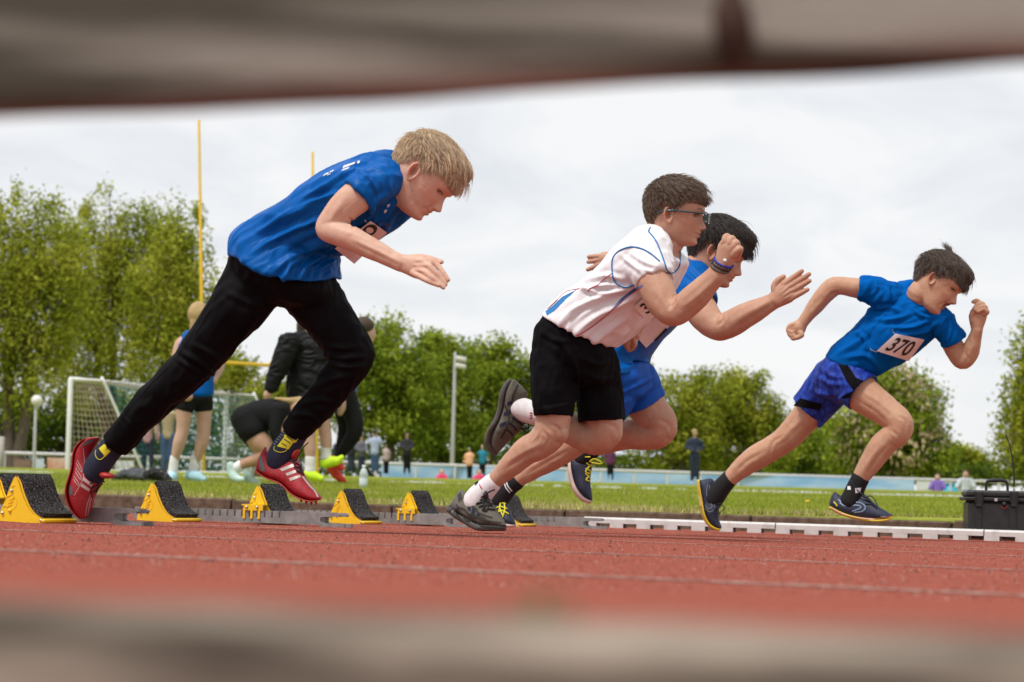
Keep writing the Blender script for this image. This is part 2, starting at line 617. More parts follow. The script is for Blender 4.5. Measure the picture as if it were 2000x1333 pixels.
sheet('running_track', -40, 9.95, 30, track_z, m_track)
sheet('grass_field', 9.90, 1400, 160, lambda p: float(field_z(p)) - (0.03 if p < 9.93 else 0), m_field, -1200, 1200)

# lane lines, thin painted sheets 3 mm above the rubber
for k, p in enumerate((2.46, 3.74, 5.32, 6.62, 7.92)):
    qs = np.linspace(-40, 40, 200)
    w = 0.025
    v = np.array([pq(p + s * w, q, track_z(p + s * w) + 0.0012) for s in (-1, 1) for q in qs])
    n = len(qs)
    o = mk('lane_line', v, [[i, i + 1, n + i + 1, n + i] for i in range(n - 1)], m_line, base=np.zeros(3))
    tag(o, kind='structure')

def spread(n, zmin, zmax, pmin, pmax, power=1.0):
    z = zmin + (zmax - zmin) * RNG.random(n) ** power
    x = (RNG.random(n) * 2 - 1) * (0.252 * z + 0.15)
    p = x * SY + z * CYW
    k = (p > pmin) & (p < pmax)
    return x[k], z[k], p[k]

def grains(n, zmin, zmax, s0, s1, mat, name, lab=None):
    x, y, p = spread(n, zmin, zmax, -1, 9.2)
    n = len(x)
    s = s0 + (s1 - s0) * RNG.random(n) ** 2
    a = RNG.random(n) * 6.283
    c = np.stack([x, y, track_z(p)], 1)
    V = np.zeros((n, 4, 3))
    for k in range(3):
        an = a + k * 2.094 + RNG.normal(0, 0.3, n)
        V[:, k] = c + np.stack([np.cos(an) * s, np.sin(an) * s, -0.0004 + 0 * s], 1)
    V[:, 3] = c + np.stack([RNG.normal(0, 0.3, n) * s, RNG.normal(0, 0.3, n) * s, s * (0.6 + 0.7 * RNG.random(n))], 1)
    i = np.arange(n)[:, None] * 4
    f = np.concatenate([i + [0, 1, 3], i + [1, 2, 3], i + [2, 0, 3]])
    o = mk(name, V.reshape(-1, 3), f, mat, base=np.zeros(3), smooth=False)
    return tag(o, lab, None, None, 'stuff')

grains(60000, 2.2, 11.0, 0.0010, 0.0026, m_grain, 'rubber_granules', 'coarse red rubber granules of the running track surface')
grains(1800, 2.5, 10.6, 0.0008, 0.0040, m_crumb, 'dark_crumbs', 'dark crumbs scattered on the red track')
grains(9000, 2.2, 10.5, 0.0008, 0.0022, m_pale, 'pale_grains', 'pale worn grains scattered on the red track')

# turf blades of the near field
def blades(x, y, z, h, w, mat, name, lab, lean=0.35):
    n = len(x)
    a = RNG.random(n) * 6.283
    c = np.stack([x, y, z - 0.004], 1)
    d = np.stack([np.cos(a), np.sin(a), 0 * a], 1)
    l = np.stack([RNG.normal(0, lean, n), RNG.normal(0, lean, n), np.ones(n)], 1)
    V = np.stack([c - d * w[:, None] / 2, c + d * w[:, None] / 2, c + l * h[:, None]], 1)
    f = np.arange(n * 3).reshape(-1, 3)
    o = mk(name, V.reshape(-1, 3), f, mat, base=np.zeros(3), smooth=False)
    return tag(o, lab, None, None, 'stuff')

LINE_P = 21.6
x, y, p = spread(250000, 10.5, 27.0, GRASS_P + 0.01, 26.0, 1.35)
z = field_z(p)
patch = vnoise(np.stack([x * 0.9, y * 0.5, 0 * x], 1), 3) + 0.6 * vnoise(np.stack([x * 3.1, y * 1.5, 0 * x], 1), 5)
dry = (RNG.random(len(x)) < 0.13 + 0.60 * np.exp(-(p - GRASS_P) / 0.55) + 0.22 * (patch > 0.35))
line = np.abs(p - LINE_P - 0.02 * patch) < 0.06
h = (0.016 + 0.022 * RNG.random(len(x))) * (1 + 0.25 * patch) * np.where((p > LINE_P - 2.5) & (p < LINE_P), .45, 1.0)
w = 0.004 + 0.004 * RNG.random(len(x))
g_ = ~dry & ~line
blades(x[g_], y[g_], z[g_], h[g_], w[g_], m_blade, 'turf_grass', 'short green turf grass of the sports field')
g_ = dry & ~line
blades(x[g_], y[g_], z[g_], h[g_] * 0.8, w[g_], m_dry, 'dry_grass', 'straw coloured dry grass along the edge of the track')
xl = RNG.random(9000) * 16 - 8
yl = (LINE_P + RNG.normal(0, 0.03, 9000) - xl * SY) / CYW
k = (vnoise(np.stack([xl * 2.2, 0 * xl, 0 * xl], 1), 8) + .8 * vnoise(np.stack([xl * 9, 0 * xl, 0 * xl], 1), 9)) > RNG.normal(.05, .3, len(xl))
xl, yl = xl[k], yl[k]
o = blades(xl, yl, field_z(xl * SY + yl * CYW), 0.018 + 0.024 * RNG.random(len(xl)), 0.007 + 0.006 * RNG.random(len(xl)), m_chalk, 'chalk_line_grass', 'chalked white touchline on the turf', 0.3)

# dark concrete edging between track and turf, stone by stone
m_kerbs = m_kerb
ke = tag(bpy.data.objects.new('edging_kerb', None), kind='structure'); COL.objects.link(ke)
ke['label'] = 'weathered concrete edging along the turf'
q = -9.0
while q < 3.5:
    ln = 0.98
    h0 = RNG.normal(0, 0.003)
    c = pq(9.915, q + ln / 2, track_z(9.9) + 0.036 + h0)
    v, f = rbox(c, [N3, [0, 0, 1], U3], (0.040, 0.044, ln / 2 - 0.004), 0.008)
    mk('kerb_stone', v, f, m_kerb, ke, smooth=False)
    q += ln + 0.004

# white aluminium track curb with slots
cu = thing('track_curb', pq(9.235, 0, track_z(9.235)), 'white slotted aluminium curb along the inner edge of the track', 'curb')
P_ = at(1142, 1018, 9.96); q0 = float(P_ @ U3)
pitch, seg_n = 0.1345, 7
q = q0
while q < q0 + 3.3:
    g = G()
    ln = pitch * seg_n - 0.006
    zc = track_z(9.26)
    top = []
    prof = [(-0.028, 0.021), (-0.028, 0.040), (-0.020, 0.0485), (0.020, 0.0485), (0.028, 0.040), (0.028, 0.021)]
    v, f = prism(prof, pq(9.262, q + ln / 2, zc), N3, np.array([0, 0, 1.0]), U3, ln)
    g.add(v, f)
    for k in range(seg_n):
        for s in (-1, 1):
            a0 = q + k * pitch
            v, f = box(pq(9.262 + s * 0.0245, a0 + 0.031, zc + 0.0105), [N3, U3, [0, 0, 1]], (0.0032, 0.033, 0.0115))
            g.add(v, f)
    mkg('curb_segment', g, m_alu_white, cu, smooth=False)
    q += pitch * seg_n

# ------------------------------------------------------------------ wooden fence close to the lens
m_wood = M('weathered_wood', (0.085, 0.079, 0.062), 0.95, col2=(0.34, 0.32, 0.275), vscale=3.0, stretch=(0.9, 9, 13), thr=(0.40, 0.60), bump=0.5, bscale=60, spec=.05)
m_knot = M('rusty_stain', (0.055, 0.026, 0.017), 0.9, var=0.3)
fence = thing('wooden_fence', (0, 0.75, -0.02), 'weathered grey brown wooden fence, out of focus, seen between its two rails', 'fence')

def rail(name, pxs, Z, dep, half_h, half_d, seed, wood=None):
    wood = wood or m_wood
    st = []
    for px, yy in pxs:
        st.append(at(px, yy, Z))
    A = catmull(np.array(st), 10)
    e0, e1 = nrm(A[0] - A[-1]), nrm(A[-1] - A[0]); a0 = A[0] + e0 * 2.2; a1 = A[-1] + e1 * 2.2
    A = np.concatenate([[a0], A, [a1]])
    n = len(A)
    T = nrm(np.gradient(A, axis=0))
    Nn = nrm(np.cross(np.broadcast_to([0, 1.0, 0], T.shape), T)) * -1
    Nn = Nn * np.sign(Nn[:, 2:3])
    Vv = nrm(np.cross(T, Nn))
    A = A + np.outer(np.full(n, 1.0), [0, half_d, 0])
    hh = half_h * (1 + 0.008 * np.sin(np.arange(n) * 0.9 + seed))
    v, f = skin_rings(A, Nn, Vv, hh, np.full(n, half_d), 40, 4.0, ('flat', 'flat'))
    k = vnoise(v * np.array([18, 60, 60]), seed)
    v = v + np.outer(k * 0.0012, [0, -0.5, 1])
    return mk(name, v, f, wood, fence)

# lower edge of the upper rail runs from (0,225) to (2000,118); upper edge of the lower one from (0,1178) to (2000,1240)
HH = 0.031
Zt = 0.80
off = HH * F / Zt
rail('rail', [(0, 221 - off), (700, 189 - off), (1400, 147 - off), (2000, 111 - off)], Zt, 0, HH, 0.013, 3)
Zb = 0.42
m_wood2 = M('brown_weathered_wood', (0.075, 0.060, 0.047), 0.95, col2=(0.34, 0.285, 0.23), vscale=9, stretch=(1.6, 9, 7), thr=(0.36, 0.66), bump=0.5, bscale=60, spec=.05)
off = 0.024 * F / Zb
rail('rail', [(0, 1188 + off), (700, 1212 + off), (1400, 1243 + off), (2000, 1262 + off)], Zb, 0, 0.024, 0.026, 8, m_wood2)
st_ = at(1432, 52, Zt - 0.0015)
mkg('rust_stain', G().add(*prism([(-0.003, -0.015), (0.003, -0.016), (0.008, -0.006), (0.007, 0.004), (0.002, 0.018), (-0.004, 0.020), (-0.008, 0.004), (-0.007, -0.006)], st_, RT, UP, np.array([0, 1.0, 0]), 0.002)), m_knot, fence)
for sx in (-1, 1):
    v, f = rbox((sx * 2.25, 0.80 - .0 * sx, 0.12), [[1, 0, 0], [0, 1, 0], [0, 0, 1]], (0.05, 0.05, 0.34), 0.008)
    mk('post', v, f, m_wood, fence)
# a weed growing at the lower rail
m_weed = M('weed_leaf', (0.20, 0.23, 0.10), 0.7, var=0.15, transl=0.3)
g = G()
c = at(1045, 1222, 0.455)
for k in range(26):
    a = RNG.normal(0, 0.5); l = 0.004 + 0.007 * RNG.random()
    b = c + np.array([RNG.normal(0, 0.004), RNG.normal(0, 0.004), 0])
    t = b + np.array([math.sin(a) * l, RNG.normal(0, 0.002), math.cos(a) * l])
    g.add([b - [0.0004, 0, 0], b + [0.0004, 0, 0], (b + t) / 2 + [0.0007, 0, 0], t], [[0, 1, 2, 3]])
o = mkg('weed', g, m_weed)
tag(o, 'small blurred green weed growing by the lower wooden rail', 'weed')

# ------------------------------------------------------------------ trees
m_bark = M('bark', (0.075, 0.055, 0.040), 0.95, col2=(0.15, 0.12, 0.09), vscale=8, stretch=(3, 3, 0.8), bump=0.8, bscale=20)
def leafmat(name, c, c2):
    return M(name, c, 0.55, col2=c2, vscale=0.85, island=0.42, transl=0.36, thr=(0.36, 0.64), detail=2.0, spec=0.05)
m_leafA = leafmat('bright_willow_leaf', (0.235, 0.285, 0.022), (0.43, 0.44, 0.055))
m_leafB = leafmat('mid_green_leaf', (0.135, 0.205, 0.016), (0.33, 0.39, 0.040))
m_leafC = leafmat('olive_leaf', (0.190, 0.235, 0.018), (0.42, 0.43, 0.05))
m_leafD = leafmat('dark_hedge_leaf', (0.045, 0.085, 0.008), (0.130, 0.180, 0.018))
m_blossom = M('blossom', (0.62, 0.50, 0.30), 0.7, var=0.12, island=0.25, transl=0.3)

def tree(label, Z, base, ells, mat, leaves, leaf=0.2, trunks=1, tr=0.16, droop=0.0, blossom=0, group='trees around the sports ground', name='tree', flat=0.6, spread_=0.36):
    s = Z / F
    gz = ground_z((base[0] - CX) * s, Z)
    b = at(base[0], base[1], Z)
    root = thing(name, (b[0], b[1], min(b[2], gz)), label, 'tree', group)
    root_p = np.array(root.location)
    # clumps inside the crown's lobes
    E = [(at(e[0], e[1], Z + (e[4] if len(e) > 4 else 0)), e[2] * s, e[3] * s) for e in ells]
    area = np.array([e[1] * e[2] for e in E]); area /= area.sum()
    V, cl = [], []
    leaves = int(leaves * (2.1 if droop > .3 else 1.7)); leaf *= .92
    if droop > .3: ells = [(e[0], e[1], e[2] * 1.14, e[3] * 1.03) for e in ells]
    n_cl = max(24, leaves // 110)
    for (c, rx, rz), w in zip(E, area):
        k = max(5, int(n_cl * w))
        d = nrm(RNG.normal(size=(k, 3)))
        r = (0.35 + 0.65 * RNG.random(k) ** 0.45)[:, None]
        cl.append(c + d * r * np.array([rx, min(rx, rz * 1.1) * 0.9, rz]))
    cl = np.concatenate(cl)
    nsp = 0
    if droop:
        sp = []
        for (c, rx, rz), w in zip(E, area):
            for _ in range(6):
                a = RNG.uniform(-1, 1)
                sp.append(c + np.array([a * rx, RNG.uniform(-.5, .5) * rx, rz * math.sqrt(1 - a * a) * 1.0 + .25]))
        nsp = len(sp); cl = np.concatenate([cl, np.array(sp)])
    big = 0.35 + 0.9 * RNG.random(len(cl))
    per = np.maximum(6, (leaves / len(cl) * big / big.mean()).astype(int))
    idx = np.repeat(np.arange(len(cl)), per)
    n = len(idx)
    if nsp: big[-nsp:] *= .45; per = np.maximum(6, (leaves / len(cl) * big / big.mean()).astype(int)); idx = np.repeat(np.arange(len(cl)), per); n = len(idx)
    sg = (spread_ * (0.6 + 0.6 * RNG.random(len(cl))))[idx][:, None] * np.where(idx >= len(cl) - nsp, .42, 1.0)[:, None]
    tall = np.where(idx >= len(cl) - nsp, 3.4, 1.0)
    c = cl[idx] + np.clip(RNG.normal(size=(n, 3)), -2.1, 2.1) * sg * np.array([1 - .4 * droop, 1 - .4 * droop, 0.75 + 0.8 * droop])
    c[:, 2] += (tall - 1) * RNG.normal(size=n) * sg[:, 0] * .5 - droop * np.abs(RNG.normal(size=n)) * 0.5 * (tall < 2)
    c = c[c[:, 2] > root_p[2] + 0.15]; n = len(c)
    nn = nrm(RNG.normal(size=(n, 3)) + np.array([0, 0, flat]))
    t = nrm(np.cross(nn, RNG.normal(size=(n, 3))))
    if droop: t = nrm(t + np.array([0, 0, -1.2 * droop]))
    bt = nrm(np.cross(nn, t))
    l = (leaf * (0.6 + 0.8 * RNG.random(n)))[:, None]
    wd = l * (0.32 if droop else 0.48)
    Q = np.stack([c - t * l * 0.5, c + bt * wd * 0.5 - t * l * 0.05, c + t * l * 0.5, c - bt * wd * 0.5 - t * l * 0.05], 1)
    mk('crown', Q.reshape(-1, 3), np.arange(n * 4).reshape(-1, 4), mat, root, smooth=False)
    g = G()
    top = np.mean([e[0] for e in E], 0)
    for k in range(trunks):
        off = np.array([RNG.normal(0, tr * 1.2) if trunks > 1 else 0, RNG.normal(0, tr) if trunks > 1 else 0, 0])
        tip = E[k % len(E)][0]
        P0 = root_p + off - [0, 0, 0.1]
        mid = P0 * 0.5 + tip * 0.5 + RNG.normal(0, 0.2, 3); mid[2] = (P0[2] + tip[2]) / 2
        g.add(*tube([P0, P0 * 0.8 + mid * 0.2 + [0, 0, 0.2], mid, tip], [tr * 1.25, tr, tr * 0.7, tr * 0.25], 8, 4))
        for j in range(9):
            e = cl[RNG.integers(len(cl))]
            u = 0.3 + 0.6 * RNG.random()
            st = P0 * (1 - u) + tip * u if u > 0.5 else P0 * (1 - 2 * u) + mid * 2 * u
            g.add(*tube([st, st * 0.5 + e * 0.5 + [0, 0, 0.15], e], [tr * 0.4, tr * 0.25, tr * 0.08], 6, 3))
    mkg('trunk', g, m_bark, root)
    if blossom:
        g = G()
        for k in range(blossom):
            e = E[RNG.choice(len(E), p=area)]
            d = nrm(RNG.normal(size=3)); d[1] = -abs(d[1])
            p = e[0] + d * np.array([e[1], e[1] * 0.9, e[2]]) * (0.85 + 0.25 * RNG.random())
            h = 0.17 + 0.10 * RNG.random(); w = 0.06
            g.add([p, p + [w, 0, h * 0.35], p + [0, w, h * 0.35], p + [-w, 0, h * 0.35], p + [0, -w, h * 0.35], p + [0, 0, h]],
                  [[0, 2, 1], [0, 3, 2], [0, 4, 3], [0, 1, 4], [5, 1, 2], [5, 2, 3], [5, 3, 4], [5, 4, 1]])
        ob = mkg('blossoms', g, m_blossom, root, smooth=False); ob['kind'] = 'stuff'
    return root

tree('tall yellow green tree with forked trunk at the left edge of the photo', 66, (35, 893), [(20, 500, 90, 95), (-30, 590, 110, 150), (60, 610, 85, 120), (95, 500, 55, 85), (20, 720, 100, 80), (118, 580, 60, 110), (50, 440, 40, 50)], m_leafA, 13000, 0.20, 3, 0.20, 0.35)
tree('tall light green feathery tree behind the left goal post', 72, (215, 905), [(215, 450, 52, 62), (180, 540, 75, 100), (260, 540, 72, 110), (205, 660, 100, 95), (150, 700, 70, 80), (298, 520, 46, 105), (140, 490, 45, 75)], m_leafA, 15000, 0.19, 2, 0.16, 0.4)
tree('light green feathery tree behind the yellow upright', 70, (330, 905), [(355, 485, 45, 70), (320, 580, 75, 100), (375, 600, 48, 100), (330, 700, 95, 80), (405, 690, 42, 70)], m_leafA, 13000, 0.19, 2, 0.15, 0.4)
tree('low dark green shrubby tree under the left treetops', 82, (170, 912), [(90, 830, 90, 70), (220, 830, 110, 75), (340, 835, 90, 70), (10, 830, 70, 70)], m_leafD, 10000, 0.22, 4, 0.08, name='shrub')
tree('small light tree seen between the legs of the blond boy', 90, (452, 912), [(452, 770, 60, 70), (420, 720, 40, 45), (520, 805, 60, 75), (570, 830, 60, 80)], m_leafC, 7000, 0.2, 2, 0.10)
tree('round dense tree right of the dark haired girl', 86, (770, 908), [(745, 680, 52, 58), (775, 720, 85, 85), (720, 770, 70, 100), (800, 810, 75, 90)], m_leafB, 13000, 0.22, 2, 0.2, flat=0.9)
tree('dense tree just left of the floodlight mast', 90, (865, 910), [(845, 700, 45, 52), (870, 755, 65, 85), (830, 800, 60, 90), (890, 850, 55, 60)], m_leafB, 11000, 0.22, 2, 0.2, flat=0.9)
tree('dense tree just right of the floodlight mast', 94, (960, 914), [(950, 715, 50, 52), (990, 740, 58, 70), (940, 800, 72, 90), (1030, 800, 55, 95)], m_leafB, 13000, 0.22, 2, 0.2, flat=0.9)
tree('green tree behind the knees of the boy in black shorts', 96, (1130, 920), [(1090, 770, 60, 80), (1150, 790, 60, 90), (1210, 780, 60, 90), (1140, 860, 90, 60)], m_leafB, 9000, 0.23, 2, 0.18, flat=0.9)
tree('bushy olive tree right of the raised knee in blue shorts', 92, (1340, 928), [(1330, 800, 62, 65), (1290, 850, 55, 75), (1380, 785, 60, 60), (1350, 870, 70, 55)], m_leafC, 9500, 0.2, 2, 0.14)
tree('olive green tree behind the blond woman in navy', 94, (1440, 932), [(1420, 785, 55, 62), (1465, 800, 58, 72), (1500, 850, 42, 65), (1430, 870, 75, 55)], m_leafC, 10500, 0.2, 2, 0.14)
tree('low bushes between the olive tree and the blossoming chestnut', 104, (1575, 938), [(1560, 885, 50, 45), (1610, 870, 48, 58), (1530, 905, 40, 30)], m_leafB, 5000, 0.22, 3, 0.08, name='shrub')
tree('chestnut tree covered in cream blossom candles', 80, (1740, 940), [(1745, 765, 52, 52), (1700, 825, 62, 62), (1790, 815, 52, 66), (1740, 875, 88, 55), (1665, 880, 42, 45), (1820, 885, 36, 45)], m_leafB, 14000, 0.2, 1, 0.2, blossom=1000, flat=0.9)
tree('pale distant tree between the chestnut and the black case', 150, (1880, 950), [(1870, 905, 32, 35), (1915, 915, 30, 28), (1895, 925, 50, 20)], m_leafC, 4500, 0.32, 2, 0.15)
tree('leafy tree with loose twigs at the right edge behind the black case', 62, (2040, 955), [(2010, 720, 26, 62), (1998, 790, 40, 50), (1985, 860, 36, 45), (2060, 780, 60, 120), (2010, 900, 50, 40)], m_leafC, 9000, 0.19, 2, 0.14, 0.2, spread_=0.34)
# far low hedge behind the railing
def hedge(label, px0, px1, Z, ytop, ybot, mat, n):
    x = px0 + (px1 - px0) * RNG.random(n)
    sl = 0.027 * (x - px0)
    u = RNG.random(n)
    t = ytop + 9 * vnoise(np.stack([x * 0.03, 0 * x, 0 * x], 1), 11) + sl
    yy = t + (ybot + sl - t) * u
    C = np.array([at(a, b, Z) for a, b in zip(x, yy)]); C[:, 1] += RNG.random(n) * 2.5
    nn = nrm(RNG.normal(size=(n, 3)) + [0, -0.3, 0.6]); tt = nrm(np.cross(nn, RNG.normal(size=(n, 3)))); bb = np.cross(nn, tt)
    l = (0.3 * (0.6 + 0.8 * RNG.random(n)))[:, None]
    Q = np.stack([C - tt * l * 0.5, C + bb * l * 0.3, C + tt * l * 0.5, C - bb * l * 0.3], 1)
    o = mk('hedge', Q.reshape(-1, 3), np.arange(n * 4).reshape(-1, 4), mat, smooth=False)
    tag(o, label, 'hedge', None, 'stuff')
hedge('dark green hedge closing the far side of the sports ground', -120, 1130, 118, 850, 925, m_leafD, 12000)
hedge('low green hedge far behind the blue banner on the right', 1100, 2150, 122, 888, 925, m_leafD, 9000)
# ================================================================== SPORTS GROUND FURNITURE
m_net = M('net_cord_tan', (0.46, 0.38, 0.27), 0.8, var=0.1)
m_teal = M('net_cord_teal', (0.03, 0.17, 0.17), 0.8, var=0.1)
Zv = np.array([0, 0, 1.0])

# white youth football goal
gl, gr = at(132, 918, 46.0), at(438, 921, 50.5)
tl, tr = at(138, 741, 46.0), at(442, 771, 50.5)
goal = thing('football_goal', gl, 'white portable football goal with tan and teal net on the field', 'goal')
bdir = nrm(np.array([gr[1] - gl[1], -(gr[0] - gl[0]), 0])) * np.array([1, 1, 1]) * -1
bdir = np.array([0.86, 0.5, 0.0])
r = 0.055
for a, b in ((gl, tl), (gr, tr)):
    mkg('post', G().add(*tube([a, b], r, 12)), m_white, goal)
mkg('crossbar', G().add(*tube([tl, tr], r, 12)), m_white, goal)
bl, br = tl + bdir * 0.75, tr + bdir * 0.75
fl, fr = gl + bdir * 1.75, gr + bdir * 1.75
for t_, b_, f_ in ((tl, bl, fl), (tr, br, fr)):
    mkg('stanchion', G().add(*tube([t_, b_ * 0.9 + t_ * 0.1, b_ * 0.97 + f_ * 0.03, f_], 0.032, 10, 4)), m_white, goal)
mkg('ground_bar', G().add(*tube([gl, fl, fr, gr], 0.03, 8)), m_white, goal)
def netquad(A, B, C, D, nu, nv, sag=0.0, r=0.007):
    g = G()
    P = lambda u, v: (A * (1 - u) * (1 - v) + B * u * (1 - v) + C * u * v + D * (1 - u) * v) - np.array([0, 0, sag * math.sin(u * math.pi) * math.sin(v * math.pi)])
    for i in range(nu + 1):
        g.add(*tube([P(i / nu, k / 4) for k in range(5)], r, 4, 1, ('flat', 'flat')))
    for j in range(nv + 1):
        g.add(*tube([P(k / 6, j / nv) for k in range(7)], r, 4, 1, ('flat', 'flat')))
    return g
mkg('net', netquad(bl, br, fr, fl, 46, 16, 0.1), m_teal, goal)['label'] = 'teal back net'
mkg('net', netquad(tl, bl, fl, gl, 12, 16, 0.05), m_net, goal)['label'] = 'tan side net'
mkg('net', netquad(tr, br, fr, gr, 12, 16, 0.05), m_net, goal)['label'] = 'tan side net'
mkg('net', netquad(tl, tr, br, bl, 46, 6, 0.12), m_net, goal)['label'] = 'tan roof net'

# yellow H-shaped goal
hb = at(398, 922, 58)
hgoal = thing('yellow_goalpost', hb, 'tall yellow H shaped goalposts rising behind the blond boy', 'goalpost')
mkg('upright', G().add(*tube([at(398, 926, 58), at(394, 600, 58), at(388.5, 236, 58)], [0.055, 0.05, 0.035], 12)), m_yellow_post, hgoal)
mkg('upright', G().add(*tube([at(617.5, 930, 62), at(614, 715, 62), at(610.5, 298, 62)], [0.085, 0.075, 0.035], 12)), m_yellow_post, hgoal)
mkg('crossbar', G().add(*tube([at(396, 706, 58), at(614, 719, 62)], 0.05, 12)), m_yellow_post, hgoal)
mkg('clamp', G().add(*tube([at(531, 710.5, 60.2), at(537, 711, 60.3)], 0.085, 12)), m_yellow_post, hgoal)

# globe lamp
m_globe = M('opal_globe', (0.72, 0.70, 0.66), 0.3, var=0.02)
lp = at(66, 918, 54)
lamp = thing('globe_lamp', lp, 'park lamp with white globe on slim grey pole beside the goal', 'lamp')
mkg('pole', G().add(*tube([lp, at(70, 791, 54)], [0.05, 0.035], 10)), m_galv, lamp)
def ball(c, r, nu=18, nv=12, sc=(1, 1, 1)):
    v, f = [], []
    for i in range(nv + 1):
        a = math.pi * i / nv
        for j in range(nu):
            b = 2 * math.pi * j / nu
            v.append(np.array(c) + r * np.array([math.sin(a) * math.cos(b) * sc[0], math.sin(a) * math.sin(b) * sc[1], math.cos(a) * sc[2]]))
    for i in range(nv):
        for j in range(nu):
            f.append([i * nu + j, (i + 1) * nu + j, (i + 1) * nu + (j + 1) % nu, i * nu + (j + 1) % nu])
    return np.array(v), f
mkg('globe', G().add(*ball(at(72, 783, 54), 0.146)), m_globe, lamp)
mkg('collar', G().add(*tube([at(71.3, 797, 54), at(71.6, 792, 54)], 0.06, 10)), m_galv, lamp)

# floodlight mast
ml = at(883, 912, 84)
mast = thing('floodlight_mast', ml, 'tall grey floodlight mast with two pale lamps between the trees', 'lamp')
mkg('pole', G().add(*tube([ml, at(889, 690, 84)], [0.095, 0.055], 12)), m_galv, mast)
m_lampbody = M('floodlight_body', (0.62, 0.60, 0.55), 0.5, var=0.05)
for (x, yy) in ((900, 702), (899, 716)):
    c = at(x + 1, yy, 83.7)
    v, f = rbox(c, [nrm(RT * 1 - UP * 0.2), nrm(UP + RT * 0.2), [0, 1, 0]], (0.22, 0.10, 0.16), 0.04)
    mk('floodlight', v, f, m_lampbody, mast)
    mkg('bracket', G().add(*tube([at(888.5, yy - 2, 84), c], 0.03, 6)), m_galv, mast)

# spectator railings
m_rail = M('railing_steel', (0.56, 0.55, 0.54), 0.5, var=0.05)
def railing(label, pts, Zs, drop, posts, group='spectator railings'):
    P = np.array([at(x, yy, z) for (x, yy), z in zip(pts, Zs)])
    r_ = thing('railing', P[0] - [0, 0, drop], label, 'railing', group)
    mkg('handrail', G().add(*tube(P, 0.055, 8)), m_rail, r_)
    for t in np.linspace(0.01, 0.99, posts):
        k = t * (len(P) - 1); i = min(int(k), len(P) - 2); c = P[i] * (1 - k + i) + P[i + 1] * (k - i)
        mkg('post', G().add(*tube([c, c - [0, 0, drop]], 0.045, 8)), m_rail, r_)
    return P
railing('grey spectator railing left of the white football goal', [(8, 885), (131, 888.5)], (63, 63), 1.0, 3)
railing('grey spectator railing behind the net of the white goal', [(131, 888.5), (290, 893), (500, 899)], (64, 64, 64), 1.0, 5)
railing('long grey railing above the blue banner across the far side', [(640, 902), (1050, 915), (1400, 925.5), (1850, 938.5), (2100, 946)], (70, 72, 74, 75, 75.5), 1.0, 22)
m_pillar = M('pale_concrete', (0.46, 0.42, 0.40), 0.9, var=0.08)
pc = at(0, 920, 63)
v, f = rbox(at(-1, 886, 63), [[1, 0, 0], [0, 1, 0], [0, 0, 1]], (0.12, 0.12, 0.5), 0.02)
tag(mk('gate_pillar', v, f, m_pillar), 'pale concrete gate pillar at the left edge of the photo', 'pillar')

def banner(label, x0, x1, ytop, ybot, Z, mat, sl=0.027):
    a, b, c, d = at(x0, ytop, Z), at(x1, ytop + sl * (x1 - x0), Z), at(x1, ybot + sl * (x1 - x0), Z), at(x0, ybot, Z)
    v = np.array([a, b, c, d] + [p + [0, 0.03, 0] for p in (a, b, c, d)])
    o = mk('banner', v, [[0, 1, 2, 3], [7, 6, 5, 4], [0, 4, 5, 1], [1, 5, 6, 2], [2, 6, 7, 3], [3, 7, 4, 0]], mat, smooth=False)
    return tag(o, label, 'banner', 'advertising banners on the railings')
m_ban = M('blue_banner_print', (0.22, 0.43, 0.70), 0.6, col2=(0.46, 0.62, 0.80), vscale=0.55, stretch=(1, 1, 4), thr=(0.38, 0.62))
m_ban2 = M('white_banner_print', (0.74, 0.76, 0.78), 0.6, var=0.02)
m_ban3 = M('orange_banner_print', (0.50, 0.22, 0.12), 0.7, col2=(0.62, 0.50, 0.42), vscale=1.6, thr=(0.4, 0.6))
m_ban4 = M('grey_banner_print', (0.40, 0.46, 0.50), 0.7, col2=(0.62, 0.64, 0.64), vscale=2.2, thr=(0.4, 0.6))
m_tealp = M('teal_print', (0.02, 0.42, 0.62), 0.6, var=0.03)
banner('pale blue printed banner under the far railing, left of the boys', 745, 1040, 908, 946, 71.3, m_ban)
banner('long pale blue printed banner under the far railing at centre right', 1046, 1786, 918, 958, 74.2, m_ban)
banner('white banner with a teal half circle under the far railing', 1790, 1895, 940, 972, 75.1, m_ban2)
o = bpy.data.objects[-1] if False else None
wb = [ob for ob in COL.objects if ob.name.startswith('banner')][-1]
g = G(); c0 = at(1855, 968, 75.03)
g.add(*prism([(0.33 * math.cos(a), 0.33 * math.sin(a)) for a in np.linspace(0, math.pi, 18)], c0, RT, UP, np.array([0, 1.0, 0]), 0.02))
g.add(*prism([(0, 0), (0.95, 0), (0.95, 0.10), (0, 0.10)], at(1843, 950, 75.03), RT, UP, np.array([0, 1.0, 0]), 0.02))
mkg('teal_emblem', g, m_tealp, wb)
banner('rust and cream printed banner under the left railing', 92, 131, 894, 920, 62.7, m_ban3)
banner('grey and white printed banner behind the goal net', 225, 262, 899, 926, 63.7, m_ban4)
banner('dull brown banner left of the globe lamp', 26, 60, 897, 918, 62.7, M('brown_banner_print', (0.20, 0.13, 0.09), 0.8, var=0.15))
banner('pale blue banner right of the globe lamp', 66, 86, 896, 920, 62.75, M('pale_banner_print', (0.48, 0.54, 0.60), 0.8, var=0.1))

